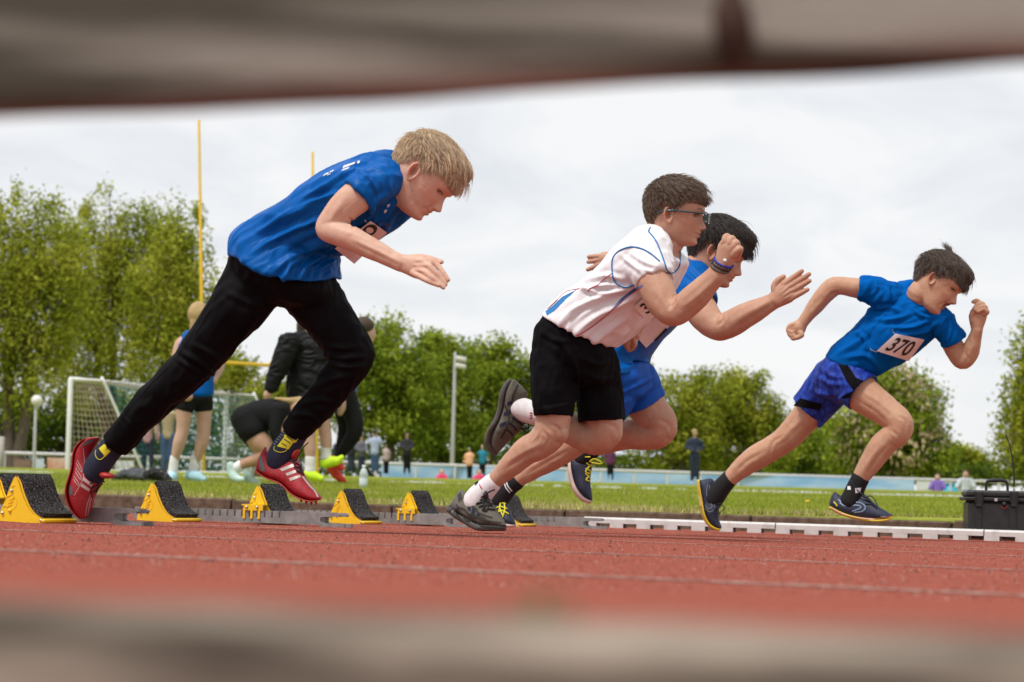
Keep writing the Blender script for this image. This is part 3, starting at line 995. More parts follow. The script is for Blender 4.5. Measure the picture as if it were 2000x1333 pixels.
# ------------------------------------------------------------------ starting blocks
m_rail_alu = M('dull_aluminium', (0.19, 0.183, 0.178), 0.55, col2=(0.31, 0.30, 0.292), vscale=30, metal=0.15, bump=0.12, bscale=300)
m_yel = M('yellow_enamel', (0.82, 0.50, 0.008), 0.38, col2=(0.88, 0.56, 0.012), vscale=20, coat=0.25, bump=0.04)
m_pad = M('black_pad_rubber', (0.010, 0.010, 0.011), 0.95, col2=(0.13, 0.125, 0.12), vscale=230, bump=1.0, bscale=260, thr=(0.48, 0.66), spec=0.2)
m_padside = M('black_foam', (0.008, 0.008, 0.008), 0.95, var=0.2)
m_bolt = M('bolt_steel', (0.55, 0.55, 0.55), 0.3, metal=0.9)
m_spike = M('dark_steel', (0.05, 0.05, 0.05), 0.5, metal=0.5)

CLW = 0.034
def block(c, px0, near_s, far_s, rail0, rail1, label, ybase, skew=0.0):
    """starting block in the lane with constant c. px0: pixel where s = 0. s runs along the lane."""
    P0 = at(px0, ybase, lane(c)(px0))
    gz = track_z(float(P0 @ N3))
    P0[2] = gz
    bl_ = thing('starting_block', P0, label, 'starting block', 'starting blocks on the track')
    def W(s, n, z):
        return P0 + U3 * s + N3 * n + Zv * z
    # rail: two notched side plates, a top web, and a fork at the front end
    g = G()
    H = 0.046; wd = 0.027
    pitch = 0.0285
    s = rail0
    end = rail1 - 0.12
    for sd in (-1, 1):
        v, f = box(W((rail0 + end) / 2, sd * wd, 0.006 + 0.010), [U3, N3, Zv], ((end - rail0) / 2, 0.0035, 0.010))
        g.add(v, f)
        q = rail0
        while q < end - 0.02:
            v, f = box(W(q + 0.0125, sd * wd, 0.026 + 0.0100), [U3, N3, Zv], (0.0107, 0.0035, 0.0105))
            g.add(v, f); q += pitch
    v, f = box(W((rail0 + end) / 2, 0, 0.029), [U3, N3, Zv], ((end - rail0) / 2, wd - 0.004, 0.002)); g.add(v, f)
    q = rail0
    mkg('rail', g, m_rail_alu, bl_, smooth=False)
    # front casting with its slot
    g = G()
    prof = [(end - 0.10, 0.006), (end + 0.02, 0.006), (end + 0.035, 0.0), (rail1, 0.0), (rail1, 0.012), (end + 0.045, 0.012), (end + 0.030, 0.017), (end + 0.030, 0.029), (end + 0.042, 0.033), (rail1 - 0.02, 0.034), (rail1 - 0.014, 0.040), (rail1 - 0.02, 0.046), (end + 0.02, 0.047), (end, 0.0475), (end - 0.10, 0.0475)]
    for sd in (-1, 1):
        v, f = prism(prof, P0 + N3 * sd * (wd - 0.002), U3, Zv, N3, 0.012); g.add(v, f)
    v, f = box(W(end - 0.03, 0, 0.04), [U3, N3, Zv], (0.06, wd - 0.009, 0.003)); g.add(v, f)
    v, f = box(W(end + 0.02, 0, 0.022), [U3, N3, Zv], (0.008, wd - 0.009, 0.017)); g.add(v, f)
    mkg('front_anchor', g, m_rail_alu, bl_, smooth=False)
    g = G()
    for k in range(4):
        for sd in (-1, 1):
            g.add(*tube([W(end + 0.05 + k * 0.018, sd * wd, 0.0), W(end + 0.05 + k * 0.018, sd * wd, -0.009)], [0.0022, 0.0008], 6))
    mkg('spikes', g, m_spike, bl_)['kind'] = 'stuff'
    g = G()
    q = rail0 + pitch
    while q < end - 0.12:
        for sd in (-1,):
            v, f = box(W(q - 0.0018, sd * (wd + 0.0036), 0.034), [U3, N3, Zv], (0.0016, 0.0012, 0.010)); g.add(v, f)
        q += pitch
    # pedals
    for which, s0, n0 in (('near', near_s, -0.105), ('far', far_s, 0.105)):
        L, Hh = 0.155, 0.128
        ped = mkg('pedal', G().add(*box(W(s0 + 0.055, n0, 0.012), [U3, N3, Zv], (0.05, 0.060, 0.004))), m_yel, bl_, smooth=False)
        front = [(0.062, Hh), (0.074, 0.112), (0.083, 0.090), (0.094, 0.068), (0.108, 0.046), (0.126, 0.028), (0.150, 0.016)]
        side = [(0.0, 0.004), (0.003, 0.020), (0.022, 0.062), (0.036, 0.098), (0.047, 0.121), (0.053, Hh + 0.001)] + [(x - 0.010, zz - 0.002) for x, zz in front] + [(0.154, 0.012), (0.154, 0.004), (0.146, 0.0)]
        for e, sd in ((0, -1), (1, 1)):
            nn = n0 + sd * 0.062
            v, f = prism(side, W(s0, nn, 0.0), U3, Zv, N3, 0.005)
            pl = mk('side_plate', v, f, m_yel, ped, smooth=False)
            if sd == -1:
                g2 = G()
                for k in range(3):
                    cc = W(s0 + 0.044 - 0.004 * k, nn - 0.0032, 0.066 - 0.0095 * k)
                    v, f = box(cc, [nrm(U3 + Zv * 0.45), N3, nrm(Zv - U3 * 0.45)], (0.0095, 0.0012, 0.0022)); g2.add(v, f)
                g2.add(*tube([W(s0 + 0.040, nn - 0.002, 0.033), W(s0 + 0.040, nn - 0.0045, 0.033)], 0.0052, 12))
                for k in range(3):
                    cc = W(s0 + 0.021 + 0.013 * k, nn - 0.0032, 0.045 + 0.028 * k)
                    v, f = box(cc, [nrm(U3 + Zv * 0.25), N3, Zv], (0.005, 0.001, 0.0014)); g2.add(v, f)
                ang = np.linspace(0, 2 * math.pi, 25)
                g2.add(*tube([W(s0 + 0.042 + 0.020 * math.cos(a), nn - 0.0028, 0.056 + 0.020 * math.sin(a)) for a in ang], 0.0009, 4))
                mkg('embossing', g2, m_yel, ped, smooth=False)
        for (x, zz) in ((0.016, 0.026), (0.044, 0.088), (0.146, 0.009)):
            mkg('bolt', G().add(*tube([W(s0 + x, n0 - 0.0645, zz), W(s0 + x, n0 - 0.0680, zz)], 0.0042, 10)), m_bolt, ped)
        # curved yellow back and the thick black pad on it
        fr_ = catmull(np.array(front), 4)
        T = nrm(np.gradient(fr_, axis=0)); Nf = np.stack([-T[:, 1], T[:, 0]], 1)
        Nf = Nf * np.sign(Nf[:, :1])
        def slab(o0, o1, hw, name, mat, lo=0, hi=None):
            A = fr_[lo:hi] + Nf[lo:hi] * o0; B = fr_[lo:hi] + Nf[lo:hi] * o1
            poly = np.concatenate([A, B[::-1]])
            n = len(A)
            a = P0 + np.outer(poly[:, 0] + s0, U3) + np.outer(poly[:, 1], Zv)
            v = np.concatenate([a + N3 * (n0 - hw), a + N3 * (n0 + hw)])
            k = 2 * n
            f = []
            for i in range(k):
                j = (i + 1) % k
                f.append([i, j, k + j, k + i])
            for i in range(n - 1):
                f.append([i, k - 1 - i, k - 2 - i, i + 1])
                f.append([k + i, k + i + 1, 2 * k - 2 - i, 2 * k - 1 - i])
            return mk(name, v, f, mat, ped, smooth=False)
        slab(-0.006, 0.0, 0.064, 'backplate', m_yel)
        slab(0.0004, 0.013, 0.066, 'rubber_pad', m_pad)
        # the toe bar with its rounded end
        mkg('toe_bar', G().add(*tube([W(s0 + 0.158, n0 - 0.072, 0.008), W(s0 + 0.158, n0 + 0.072, 0.008)], 0.0065, 10)), m_yel, ped)
        if which == 'far':
            g4 = G()
            for k in range(3):
                v, f = box(W(s0 + 0.0155 + CLW + k * 0.0285, -wd - 0.0058, 0.036), [U3, N3, Zv], (0.0042, 0.0018, 0.017)); g4.add(v, f)
            v, f = box(W(s0 + 0.050 + CLW, -wd - 0.0052, 0.056), [U3, N3, Zv], (0.036, 0.0022, 0.010)); g4.add(v, f)
            v, f = box(W(s0 + 0.050 + CLW * .5, 0.006, 0.064), [U3, N3, Zv], (0.030, 0.0365, 0.0022)); g4.add(v, f)
            mkg('rail_claw', g4, m_yel, ped, smooth=False)
            for x in (0.026 + CLW, 0.066 + CLW):
                mkg('bolt', G().add(*tube([W(s0 + x, -wd - 0.0074, 0.057), W(s0 + x, -wd - 0.0105, 0.057)], 0.0045, 10)), m_bolt, ped)
    return bl_

block(5.36, 25, 0.078, -0.15, -0.35, 0.455, 'starting block nearest the camera at the left edge, under the red spiked shoe', 1018)
block(6.62, 281, 0.085, 0.365, -0.02, 0.790, 'starting block second from the camera, below the lifted red shoe', 1017)
block(7.98, 650, 0.070, 0.255, -0.18, 0.60, 'starting block behind the dark chunky trainer', 1022)
block(9.30, 958, 0.070, -0.17, -0.42, 0.545, 'farthest starting block, half hidden by the trainer with yellow laces', 1027)

# ------------------------------------------------------------------ black equipment case with antenna
m_case = M('black_case_plastic', (0.012, 0.012, 0.013), 0.42, col2=(0.022, 0.022, 0.023), vscale=40, bump=0.15, bscale=250)
m_case_d = M('case_dull_plastic', (0.010, 0.010, 0.010), 0.6, var=0.1)
m_badge = M('case_badge', (0.5, 0.5, 0.5), 0.4, metal=0.4)
m_redp = M('red_plastic', (0.5, 0.05, 0.03), 0.5)
Zc = 9.45
cb = at(1893, 1031, Zc); cb[2] = track_z(float(cb @ N3))
case = thing('equipment_case', cb, 'black rugged equipment case with handle, latches and antenna behind the white curb', 'case')
E1 = nrm(np.array([1, -0.10, 0])); E2 = np.array([-E1[1], E1[0], 0.0])
k = Zc / F
def C(px, py, d=0.0):           # px, py measured in the photograph on the case's front face
    q = cb + E1 * ((px - 1893) * k) + Zv * ((1031 - 0.027 * (1893 - px) - py) * k * 1.0) + E2 * d
    return q
W_ = 0.345; D_ = 0.21
def cbox(px0, py0, px1, py1, d0, d1, r=0.006):
    c = C((px0 + px1) / 2, (py0 + py1) / 2, (d0 + d1) / 2)
    return rbox(c, [E1, E2, Zv], ((px1 - px0) * k / 2, (d1 - d0) / 2, (py1 - py0) * k / 2), r)
xr = 1893 + W_ / k
g = G().add(*cbox(1891, 957, xr - 4, 1030, 0, D_, 0.012))
for a, b in ((1905, 1917), (1969, 1983), (2010, 2024)):
    g.add(*cbox(a, 968, b, 1026, -0.006, 0.01, 0.003))
mkg('lower_shell', g, m_case, case, smooth=False)
g = G().add(*cbox(1887, 936, xr, 950, -0.004, D_ + 0.004, 0.010))
mkg('lid', g, m_case, case, smooth=False)
mkg('seam_flange', G().add(*cbox(1884, 950, xr + 3, 957, -0.010, D_ + 0.010, 0.004)), m_case_d, case, smooth=False)
for a in (1904, 1971):
    g = G().add(*cbox(a, 938, a + 13, 967, -0.016, 0.0, 0.003)).add(*cbox(a - 1.5, 937, a + 1, 960, -0.019, 0.0, 0.002)).add(*cbox(a + 12, 937, a + 14.5, 960, -0.019, 0.0, 0.002)).add(*cbox(a + 1, 963.5, a + 12, 967, -0.020, -0.01, 0.002))
    mkg('latch', g, m_case_d, case, smooth=False)
mkg('badge', G().add(*cbox(1940, 951, 1946, 956.5, -0.012, -0.006, 0.001)), m_badge, case, smooth=False)
g = G().add(*tube([C(1959, 962, -0.004), C(1959, 962, -0.012)], 0.011, 14))
mkg('pressure_valve', g, m_case_d, case)
mkg('valve_ring', G().add(*tube([C(1959 + 6 * math.cos(a), 964 + 6 * math.sin(a), -0.006) for a in np.linspace(0.2, 2.9, 12)], 0.0014, 6)), m_redp, case)
hp = [(1925.5, 938), (1926, 923), (1930, 917), (1945, 915.5), (1961, 917), (1966, 923), (1967, 938)]
mkg('handle', G().add(*tube([C(x, yy, 0.02) for x, yy in hp], [0.006, 0.0065, 0.0075, 0.0095, 0.0075, 0.0065, 0.006], 10, 4)), m_case_d, case)
ap = [(1980.5, 932), (1980.5, 905), (1977, 872), (1970, 842), (1964, 827)]
mkg('antenna', G().add(*tube([C(x, yy, 0.05) for x, yy in ap], [0.0042, 0.0040, 0.0036, 0.0030, 0.0024], 8, 4)), m_case_d, case)
mkg('antenna_socket', G().add(*tube([C(1981, 938, 0.05), C(1981, 930, 0.05)], 0.0055, 10)), m_badge, case)

# water bottle on the grass
m_bottle = M('bottle_plastic', (0.70, 0.76, 0.76), 0.15, var=0.03, transl=0.45)
m_blabel = M('bottle_label', (0.55, 0.66, 0.70), 0.5, col2=(0.8, 0.82, 0.8), vscale=20)
bc = on_ground(718, 17.5)
bot = thing('water_bottle', bc, 'clear plastic water bottle with pale label on the grass', 'bottle')
kk = 17.5 / F
up_ = Zv
def rev(profile, c, nseg=20):
    v = np.array([[r_ * math.cos(a), r_ * math.sin(a), z_] for r_, z_ in profile for a in np.linspace(0, 2 * math.pi, nseg, endpoint=False)]) + c
    n = len(profile)
    f = [[i * nseg + j, i * nseg + (j + 1) % nseg, (i + 1) * nseg + (j + 1) % nseg, (i + 1) * nseg + j] for i in range(n - 1) for j in range(nseg)]
    f += [list(range(nseg))[::-1], [(n - 1) * nseg + j for j in range(nseg)]]
    return v, f
Hb = 44 * kk
mkg('bottle_body', G().add(*rev([(0.030, 0), (0.034, 0.01), (0.034, Hb * 0.42), (0.029, Hb * 0.48), (0.034, Hb * 0.55), (0.033, Hb * 0.68), (0.020, Hb * 0.83), (0.012, Hb * 0.88), (0.012, Hb * 0.93)], bc)), m_bottle, bot)
mkg('label_band', G().add(*rev([(0.0345, Hb * 0.14), (0.0350, Hb * 0.15), (0.0350, Hb * 0.40), (0.0345, Hb * 0.41)], bc)), m_blabel, bot)
mkg('cap', G().add(*rev([(0.0145, Hb * 0.925), (0.0150, Hb * 0.94), (0.0150, Hb), (0.012, Hb * 1.01)], bc)), m_white, bot)

# heap of clothes on the grass
m_cloth1 = M('charcoal_cloth', (0.035, 0.037, 0.042), 0.9, col2=(0.10, 0.105, 0.115), vscale=9)
m_cloth2 = M('speckled_cloth', (0.010, 0.010, 0.012), 0.9, col2=(0.32, 0.28, 0.27), vscale=40, thr=(0.62, 0.7))
for pts, mt, lab in ((((222, 936, 6), (245, 930, 10), (270, 928, 11), (295, 935, 7)), m_cloth1, 'charcoal grey jacket dropped in a heap on the grass'),
                     (((275, 937, 6), (295, 929, 11), (315, 930, 11), (332, 938, 5)), m_cloth2, 'dark speckled top lying on the grass beside the jacket')):
    B = Body(lambda px: 17.8)
    v, f = B.limb([(x, yy, 0, r_, 2.2) for x, yy, r_ in pts], 28, 10)
    v = v + np.stack([0 * v[:, 0], 0 * v[:, 0], 0.022 * vnoise(v * 22, 2) + 0.018 * vnoise(v * 55, 4)], 1)
    o = mk('garment', v, f, mt)
    tag(o, lab, 'clothes')

# a dandelion and a small mound of soil near the line
m_dand = M('dandelion_yellow', (0.80, 0.52, 0.01), 0.7)
dc = at(1577, 979.5, 13.2); dc_g = np.array([dc[0], dc[1], float(field_z(dc @ N3))])
dn = thing('dandelion', dc_g, 'single yellow dandelion in the grass behind the dark trainer', 'flower')
mkg('stem', G().add(*tube([dc_g, dc - [0, 0, 0.004]], 0.0015, 5)), m_blade, dn)
mkg('flower_head', G().add(*ball(dc, 0.016, 14, 8, (1, 1, 0.45))), m_dand, dn)
m_soil = M('soil', (0.10, 0.065, 0.035), 0.95, col2=(0.20, 0.14, 0.08), vscale=60, bump=0.8)
for (x, yy, s_, lb) in ((1840, 995, 0.030, 'largest brown clod of soil in the grass left of the black case'), (1395, 983, 0.02, 'brown clod of soil in the grass behind the toe of the dark spiked shoe'), (545, 965, 0.02, 'brown clod of soil in the grass below the red spiked shoe')):
    c = at(x, yy, 11.9); c[2] = float(field_z(c @ N3))
    v, f = ball(c, s_, 14, 8, (1.2, 1, 0.55)); v = v + 0.006 * np.stack([vnoise(v * 90, 1), vnoise(v * 90, 2), vnoise(v * 90, 3)], 1)
    tag(mk('soil_clod', v, f, m_soil), lb, 'soil', 'soil clods in the turf')
# ================================================================== PEOPLE: heads, hair, bodies
def gsm(x, s):
    k = np.exp(-0.5 * (np.arange(-3 * s, 3 * s + 1) / s) ** 2); k /= k.sum()
    xp = np.concatenate([np.full(3 * s, x[0]), x, np.full(3 * s, x[-1])])
    return np.convolve(xp, k, 'valid')

_T = lambda t: (np.array([a for a, _ in t]), np.array([b for _, b in t]))
TF = _T([(-.086, .030), (-.083, .060), (-.079, .0765), (-.073, .0865), (-.066, .0905), (-.058, .0895), (-.052, .0885), (-.046, .0905), (-.040, .0925), (-.030, .0935), (-.022, .0932), (-.012, .0930), (0, .0915), (.012, .0905), (.024, .0915), (.034, .0965), (.045, .0985), (.06, .0965), (.075, .0905), (.09, .0785), (.10, .066), (.11, .047), (.117, .028), (.1225, .0)])
TB = _T([(-.086, .0), (-.083, -.004), (-.079, -.012), (-.07, -.030), (-.055, -.052), (-.04, -.066), (-.02, -.078), (0, -.087), (.02, -.0925), (.04, -.094), (.06, -.091), (.08, -.080), (.095, -.063), (.108, -.043), (.117, -.022), (.1225, -.002)])
TW = _T([(-.086, .014), (-.083, .024), (-.079, .032), (-.072, .041), (-.06, .0505), (-.045, .0575), (-.03, .062), (-.01, .0665), (.01, .0695), (.03, .0725), (.05, .0735), (.065, .0710), (.08, .0635), (.095, .0510), (.105, .0380), (.113, .0255), (.118, .015), (.1225, .001)])

def head_grid(opt):
    """one boy's head in its own axes (x face, y left, z crown), origin between the ears"""
    jaw = opt.get('open', 0.0); fat = opt.get('fat', 0.0)
    zz = np.concatenate([np.linspace(-.086, .046, 118), np.linspace(.0475, .1225, 44)])
    zd = np.linspace(-.086, .1225, 420)
    Fz = np.interp(zz, zd, gsm(np.interp(zd, *TF), 5)); Fz[-1] = 0.0
    Bz = np.interp(zz, zd, gsm(np.interp(zd, *TB), 5)); Wz = np.interp(zz, zd, gsm(np.interp(zd, *TW), 5))
    Wz[-1] = 1e-4; Bz[-1] = -1e-4; Fz[-1] = 1e-4
    nt_ = 150
    t = np.linspace(-1, 1, nt_, endpoint=False)
    th = np.pi * np.sign(t) * np.abs(t) ** 1.25
    c, s = np.cos(th), np.sin(th)
    V = np.zeros((len(zz), nt_, 3))
    for i, z in enumerate(zz):
        mid = -0.006 if z > -.045 else np.interp(z, [-.086, -.045], [(Fz[i] + Bz[i]) / 2, -0.006])
        n = 2.0 + 0.35 * sstep(-.03, .03, z)
        cc = np.sign(c) * np.abs(c) ** (2 / n); sn = np.sign(s) * np.abs(s) ** (2 / n)
        x = np.where(cc > 0, mid + (Fz[i] - mid) * cc, mid + (mid - Bz[i]) * cc)
        y = Wz[i] * sn * (1 + fat * math.exp(-((z + .035) / .03) ** 2))
        V[i, :, 0], V[i, :, 1], V[i, :, 2] = x, y, z
    P = V.reshape(-1, 3)
    x, y, z = P[:, 0].copy(), P[:, 1].copy(), P[:, 2].copy()
    ay = np.abs(y)
    fr = sstep(0.02, 0.06, x)
    g = lambda a, s_: np.exp(-(a / s_) ** 2)
    d = np.zeros(len(P))
    nh = np.interp(z, [-.0275, -.0245, -.021, -.017, -.012, -.006, .004, .014, .024, .032], [0, .0045, .0125, .0195, .0215, .0190, .0130, .0080, .0035, 0]) * opt.get('nose', 1.0)
    ns = np.interp(z, [-.026, -.018, -.012, 0, .02], [.0125, .0125, .0110, .0075, .0070])
    d += nh * np.exp(-(np.abs(y) / ns) ** 2.4)
    d += .0045 * g(ay - .0115, .0045) * g(z + .0175, .0055)                 # wings of the nose
    d -= .0085 * g(ay - .031, .0150) * g(z - .0195, .0095)                  # eye sockets
    inside = ((ay - .031) / .0142) ** 2 + ((z - .0200) / opt.get('lid', .0052)) ** 2
    d -= .0050 * (1 - sstep(0.7, 1.3, inside))
    d += .0022 * g(ay - .031, .016) * g(z - .0262, .0028)                   # upper lid
    d += .0012 * g(ay - .031, .014) * g(z - .0120, .0030)
    d += .0032 * g(ay - .026, .020) * g(z - .0385, .0060)                   # brow
    d += .0045 * g(ay - .044, .017) * g(z + .0080, .0160)                   # cheek
    pr = opt.get('purse', 0.0)
    lw = .0165 - .004 * pr
    d += (.0052 + .003 * pr) * g(y, lw) * g(z + .0315, .0050)
    d += (.0060 + .003 * pr) * g(y, lw * .92) * g(z + .0440, .0052)
    d -= .0040 * g(y, .019) * g(z + .0376, .0016)
    d -= .0016 * g(y, .004) * g(z + .0255, .004)
    d -= .0030 * g(ay - .0235, .005) * g(z + .0376, .005)
    d += .0045 * g(y, .014) * g(z + .0690, .0100)
    # crease from the wing of the nose to the corner of the mouth, and the hollow under the eye
    a_, b_ = np.array([.0165, -.0190]), np.array([.0290, -.0440]); q_ = np.stack([ay, z], 1); ab_ = b_ - a_
    t_ = np.clip(((q_ - a_) @ ab_) / (ab_ @ ab_), 0, 1); ds_ = np.linalg.norm(q_ - (a_ + t_[:, None] * ab_), axis=1)
    cr = opt.get('crease', .5)
    d -= cr * .0024 * np.exp(-(ds_ / .0030) ** 2)
    d += cr * .0026 * g(ay - .033, .010) * g(z + .024, .011)
    d -= cr * .0014 * g(ay - .030, .013) * g(z - .0085, .0026)
    d -= cr * .0016 * g(y, .012) * g(z + .0535, .0040)
    if jaw:
        m = ((y) / .0200) ** 2 + ((z + .0390) / .0100) ** 2
        d -= .018 * (1 - sstep(.55, 1.15, m)) * fr
        d += .003 * g(ay - .040, .012) * g(z + .012, .012)
    P[:, 0] = x + d * fr
    if jaw:
        low = sstep(-.034, -.052, z)
        P[:, 2] -= jaw * low * sstep(-.01, .06, x)
        P[:, 0] -= jaw * 0.35 * low * sstep(-.01, .06, x)
    f = []
    R = len(zz)
    I = np.arange(R * nt_).reshape(R, nt_)
    f = np.stack([I[:-1], np.roll(I, -1, 1)[:-1], np.roll(I, -1, 1)[1:], I[1:]], -1).reshape(-1, 4).tolist()
    f.append(I[0][::-1].tolist()); f.append(I[-1].tolist())
    return P, f

def ear_mesh(side):
    """pinna on one side (-1 right, +1 left)"""
    na, rho = 30, np.linspace(0, 1, 11)
    hh = np.interp(rho, [0, .25, .45, .62, .78, .9, 1.0], [-.0030, -.0020, .0040, .0030, .0095, .0105, .0050])
    a = np.linspace(0, 2 * math.pi, na, endpoint=False)
    upv = nrm(np.array([-.22, 0, 1.0])); bk = nrm(np.array([-1.0, side * .42, -.18])); nv = nrm(np.cross(bk, upv)) * 1
    if nv[1] * side < 0: nv = -nv
    c0 = np.array([-.004, side * .0690, .004])
    rows = []
    def ring(r, h):
        ca, sa = np.cos(a), np.sin(a)
        w = .0175 * (1 - .30 * sstep(.2, 1, -ca)) * np.where(sa < 0, .8, 1.0)
        return c0 + np.outer(r * .0300 * ca, upv) + np.outer(r * w * sa, bk) + np.outer(h * np.ones(na) * (1 - .35 * sstep(.3, 1, -ca) * r), nv)
    for r, h in zip(rho[1:], hh[1:]): rows.append(ring(r, h))
    for r, h in zip([.98, .85, .6, .4], [.001, -.001, -.006, -.012]): rows.append(ring(r, h))
    v = np.concatenate([c0[None] + nv * hh[0]] + rows + [c0[None] - nv * .012])
    f = []
    R = len(rows)
    for j in range(na):
        k = (j + 1) % na
        f.append([0, 1 + j, 1 + k])
        for i in range(R - 1):
            f.append([1 + i * na + j, 1 + (i + 1) * na + j, 1 + (i + 1) * na + k, 1 + i * na + k])
        f.append([1 + R * na, 1 + (R - 1) * na + k, 1 + (R - 1) * na + j])
    return v, f

class Head:
    def __init__(self, B, ear_px, lat, down, yaw, scale, tilt=0.0, opt=None):
        """ear_px: the near ear in the photo; down: degrees the face looks below level; yaw: degrees turned to the camera"""
        self.opt = opt or {}
        a, b, c = math.radians(down), math.radians(yaw), math.radians(tilt)
        Hx = RT; Hz = UP
        f0 = Hx * math.cos(a) - Hz * math.sin(a)
        u0 = Hx * math.sin(a) + Hz * math.cos(a)
        f = f0 * math.cos(b) - FW * math.sin(b)
        l = np.cross(u0, f)
        u = u0 * math.cos(c) + l * math.sin(c)
        l = np.cross(u, f)
        self.R = np.stack([f, l, u])
        self.s = scale
        near = B.pt(ear_px[0], ear_px[1], lat)
        self.O = near - self.s * (np.array([-.002, -.0735, .004]) @ self.R)
    def w(self, P):
        return self.O + self.s * (np.asarray(P) @ self.R)
    def loc(self, P):
        return ((np.asarray(P) - self.O) @ self.R.T) / self.s
    def parts(self):
        g = G()
        P, f = head_grid(self.opt)
        self.grid = (P, f)
        g.add(self.w(P), f)
        for sd in (-1, 1):
            v, ff = ear_mesh(sd); g.add(self.w(v), ff)
        return g
    def neck(self, base, rb, bdep, rt=.049):
        top = self.w([-.022, 0, -.012]); mid = self.w([-.026, 0, -.065])
        A = catmull(np.array([np.append(top, [rt, rt]), np.append(mid, [rt, rt]), np.append(np.asarray(base), [rb, bdep])]), 8)
        A[:, 3:] = np.abs(A[:, 3:])
        C = A[:, :3]; T = nrm(np.gradient(C, axis=0))
        l = self.R[1]
        Nn = nrm(np.cross(T, np.broadcast_to(l, T.shape))); Vv = nrm(np.cross(Nn, T))
        return skin_rings(C, Nn, Vv, A[:, 3] * (self.s if False else 1), A[:, 4], 28, 2.0)

def paint_skin(v, base, heads, flush=0.10):
    """the skin's own colour: lips, brows, lid line, redder ears and cheeks"""
    col = np.tile(np.array(base, float), (len(v), 1))
    k = vnoise(v * 70, 21) * 0.06 + vnoise(v * 20, 22) * 0.08
    col *= 1 + k[:, None] * np.array([.6, 1.2, 1.3])
    fr_ = vnoise(v * 420, 23) > .72
    col[fr_] *= np.array([.90, .80, .76])
    for H in heads:
        p = H.loc(v); x, y, z = p[:, 0], p[:, 1], p[:, 2]
        near = (np.linalg.norm(p - [0.01, 0, 0.01], axis=1) < .128) & (p[:, 2] > -.10)
        jaw = H.opt.get('open', 0.0)
        ay = np.abs(y)
        def mixin(m, c):
            m = (m * near)[:, None]
            col[:] = col * (1 - m) + np.array(c) * m
        g = lambda a, s: np.exp(-(a / s) ** 2)
        lipc = np.array(base) * np.array([.92, .58, .58])
        fr = sstep(.05, .075, x)
        if jaw:
            mixin(.85 * fr * g(y, .021) * np.clip(g(z + .0300, .0042) + g(z + .0465 + jaw, .0050), 0, 1), lipc)
            m = ((y) / .018) ** 2 + ((z + .0400 + jaw * .45) / (.0085 + jaw * .55)) ** 2
            mixin(.96 * (1 - sstep(.6, 1.0, m)) * fr, (0.045, 0.010, 0.010))  # mouth cavity in dark red, its deep shade put into the colour
            mixin(.92 * fr * (1 - sstep(.7, 1.0, (y / .0135) ** 2 + ((z + .0352) / .0028) ** 2)), (0.72, 0.66, 0.58))
        else:
            mixin(.75 * fr * g(y, .0195) * np.clip(g(z + .0325, .0036) + g(z + .0430, .0046), 0, 1), lipc)
            mixin(.80 * fr * g(y, .0200) * g(z + .0376, .0013), np.array(base) * .22)  # shade of the crease between the lips, painted in
        mixin(.75 * fr * g(ay - .0065, .0030) * g(z + .0215, .0016), np.array(base) * .22)  # nostrils: painted dark spots in place of shaded openings
        hc = np.array(H.opt.get('browc', (.10, .06, .04)))
        bz = .0375 + .006 * np.sin(np.clip((ay - .012) / .036, 0, 1) * math.pi * .75) + H.opt.get('frown', 0) * (ay - .03)
        mixin(H.opt.get('browk', .8) * sstep(.03, .05, x) * sstep(.010, .016, ay) * sstep(.050, .040, ay) * g(z - bz, .0034), hc)
        lid = H.opt.get('lid', .0052)
        zl = .0200 + lid * np.sqrt(np.clip(1 - ((ay - .031) / .0150) ** 2, 0, 1))
        mixin(.85 * sstep(.04, .055, x) * (np.abs(ay - .031) < .0150) * g(z - zl - .0006, .0013), np.array([.03, .018, .014]))
        zl2 = .0200 - lid * np.sqrt(np.clip(1 - ((ay - .031) / .0150) ** 2, 0, 1))
        mixin(.35 * sstep(.04, .055, x) * (np.abs(ay - .031) < .0150) * g(z - zl2, .0012), np.array(base) * .4)
        fl = np.array(base) * np.array([1.0, .62, .58])
        mixin(flush * 3.0 * g(ay - .047, .020) * g(z + .010, .022) * sstep(.0, .04, x), fl)
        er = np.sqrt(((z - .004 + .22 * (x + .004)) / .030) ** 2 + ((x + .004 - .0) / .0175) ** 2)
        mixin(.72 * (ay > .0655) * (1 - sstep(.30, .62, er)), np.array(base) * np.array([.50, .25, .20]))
        mixin(.55 * (ay > .0745) * (x < .03) * (x > -.05) * g(z - .004, .035), fl)
    return col

def eyes(H, tone):
    """eyeballs with iris, placed in the sockets"""
    g = G(); cols = []
    for sd in (-1, 1):
        c = np.array([.0640, sd * .0305, .0200])
        v, f = ball((0, 0, 0), .0122, 20, 14)
        gaze = nrm(np.array(H.opt.get('gaze', (1, sd * .10, -.12))))
        d = (nrm(v) @ gaze)
        cc = np.where((d > .985)[:, None], (.01, .01, .01), np.where((d > .80)[:, None], H.opt.get('iris', (.045, .028, .018)), (.34, .30, .28)))
        g.add(H.w(v + c), f); cols.append(cc)
    return g, np.concatenate(cols)

# ------------------------------------------------------------------ hair
def hairline(az, hl=None):
    """height of the hairline above the ear canal for an azimuth (degrees from the face)"""
    a = [0, 25, 42, 56, 68, 78, 86, 98, 112, 135, 180]
    return np.interp(az, a, hl or [.070, .071, .066, .052, .030, .010, .012, .030, .006, -.030, -.046])

def scalp(H, extra=0.0):
    P, f = H.grid
    P = np.asarray(P)
    az = np.degrees(np.abs(np.arctan2(P[:, 1], P[:, 0] + .006)))
    d = P[:, 2] - hairline(az, H.opt.get('hl')) - extra
    return P, f, az, d

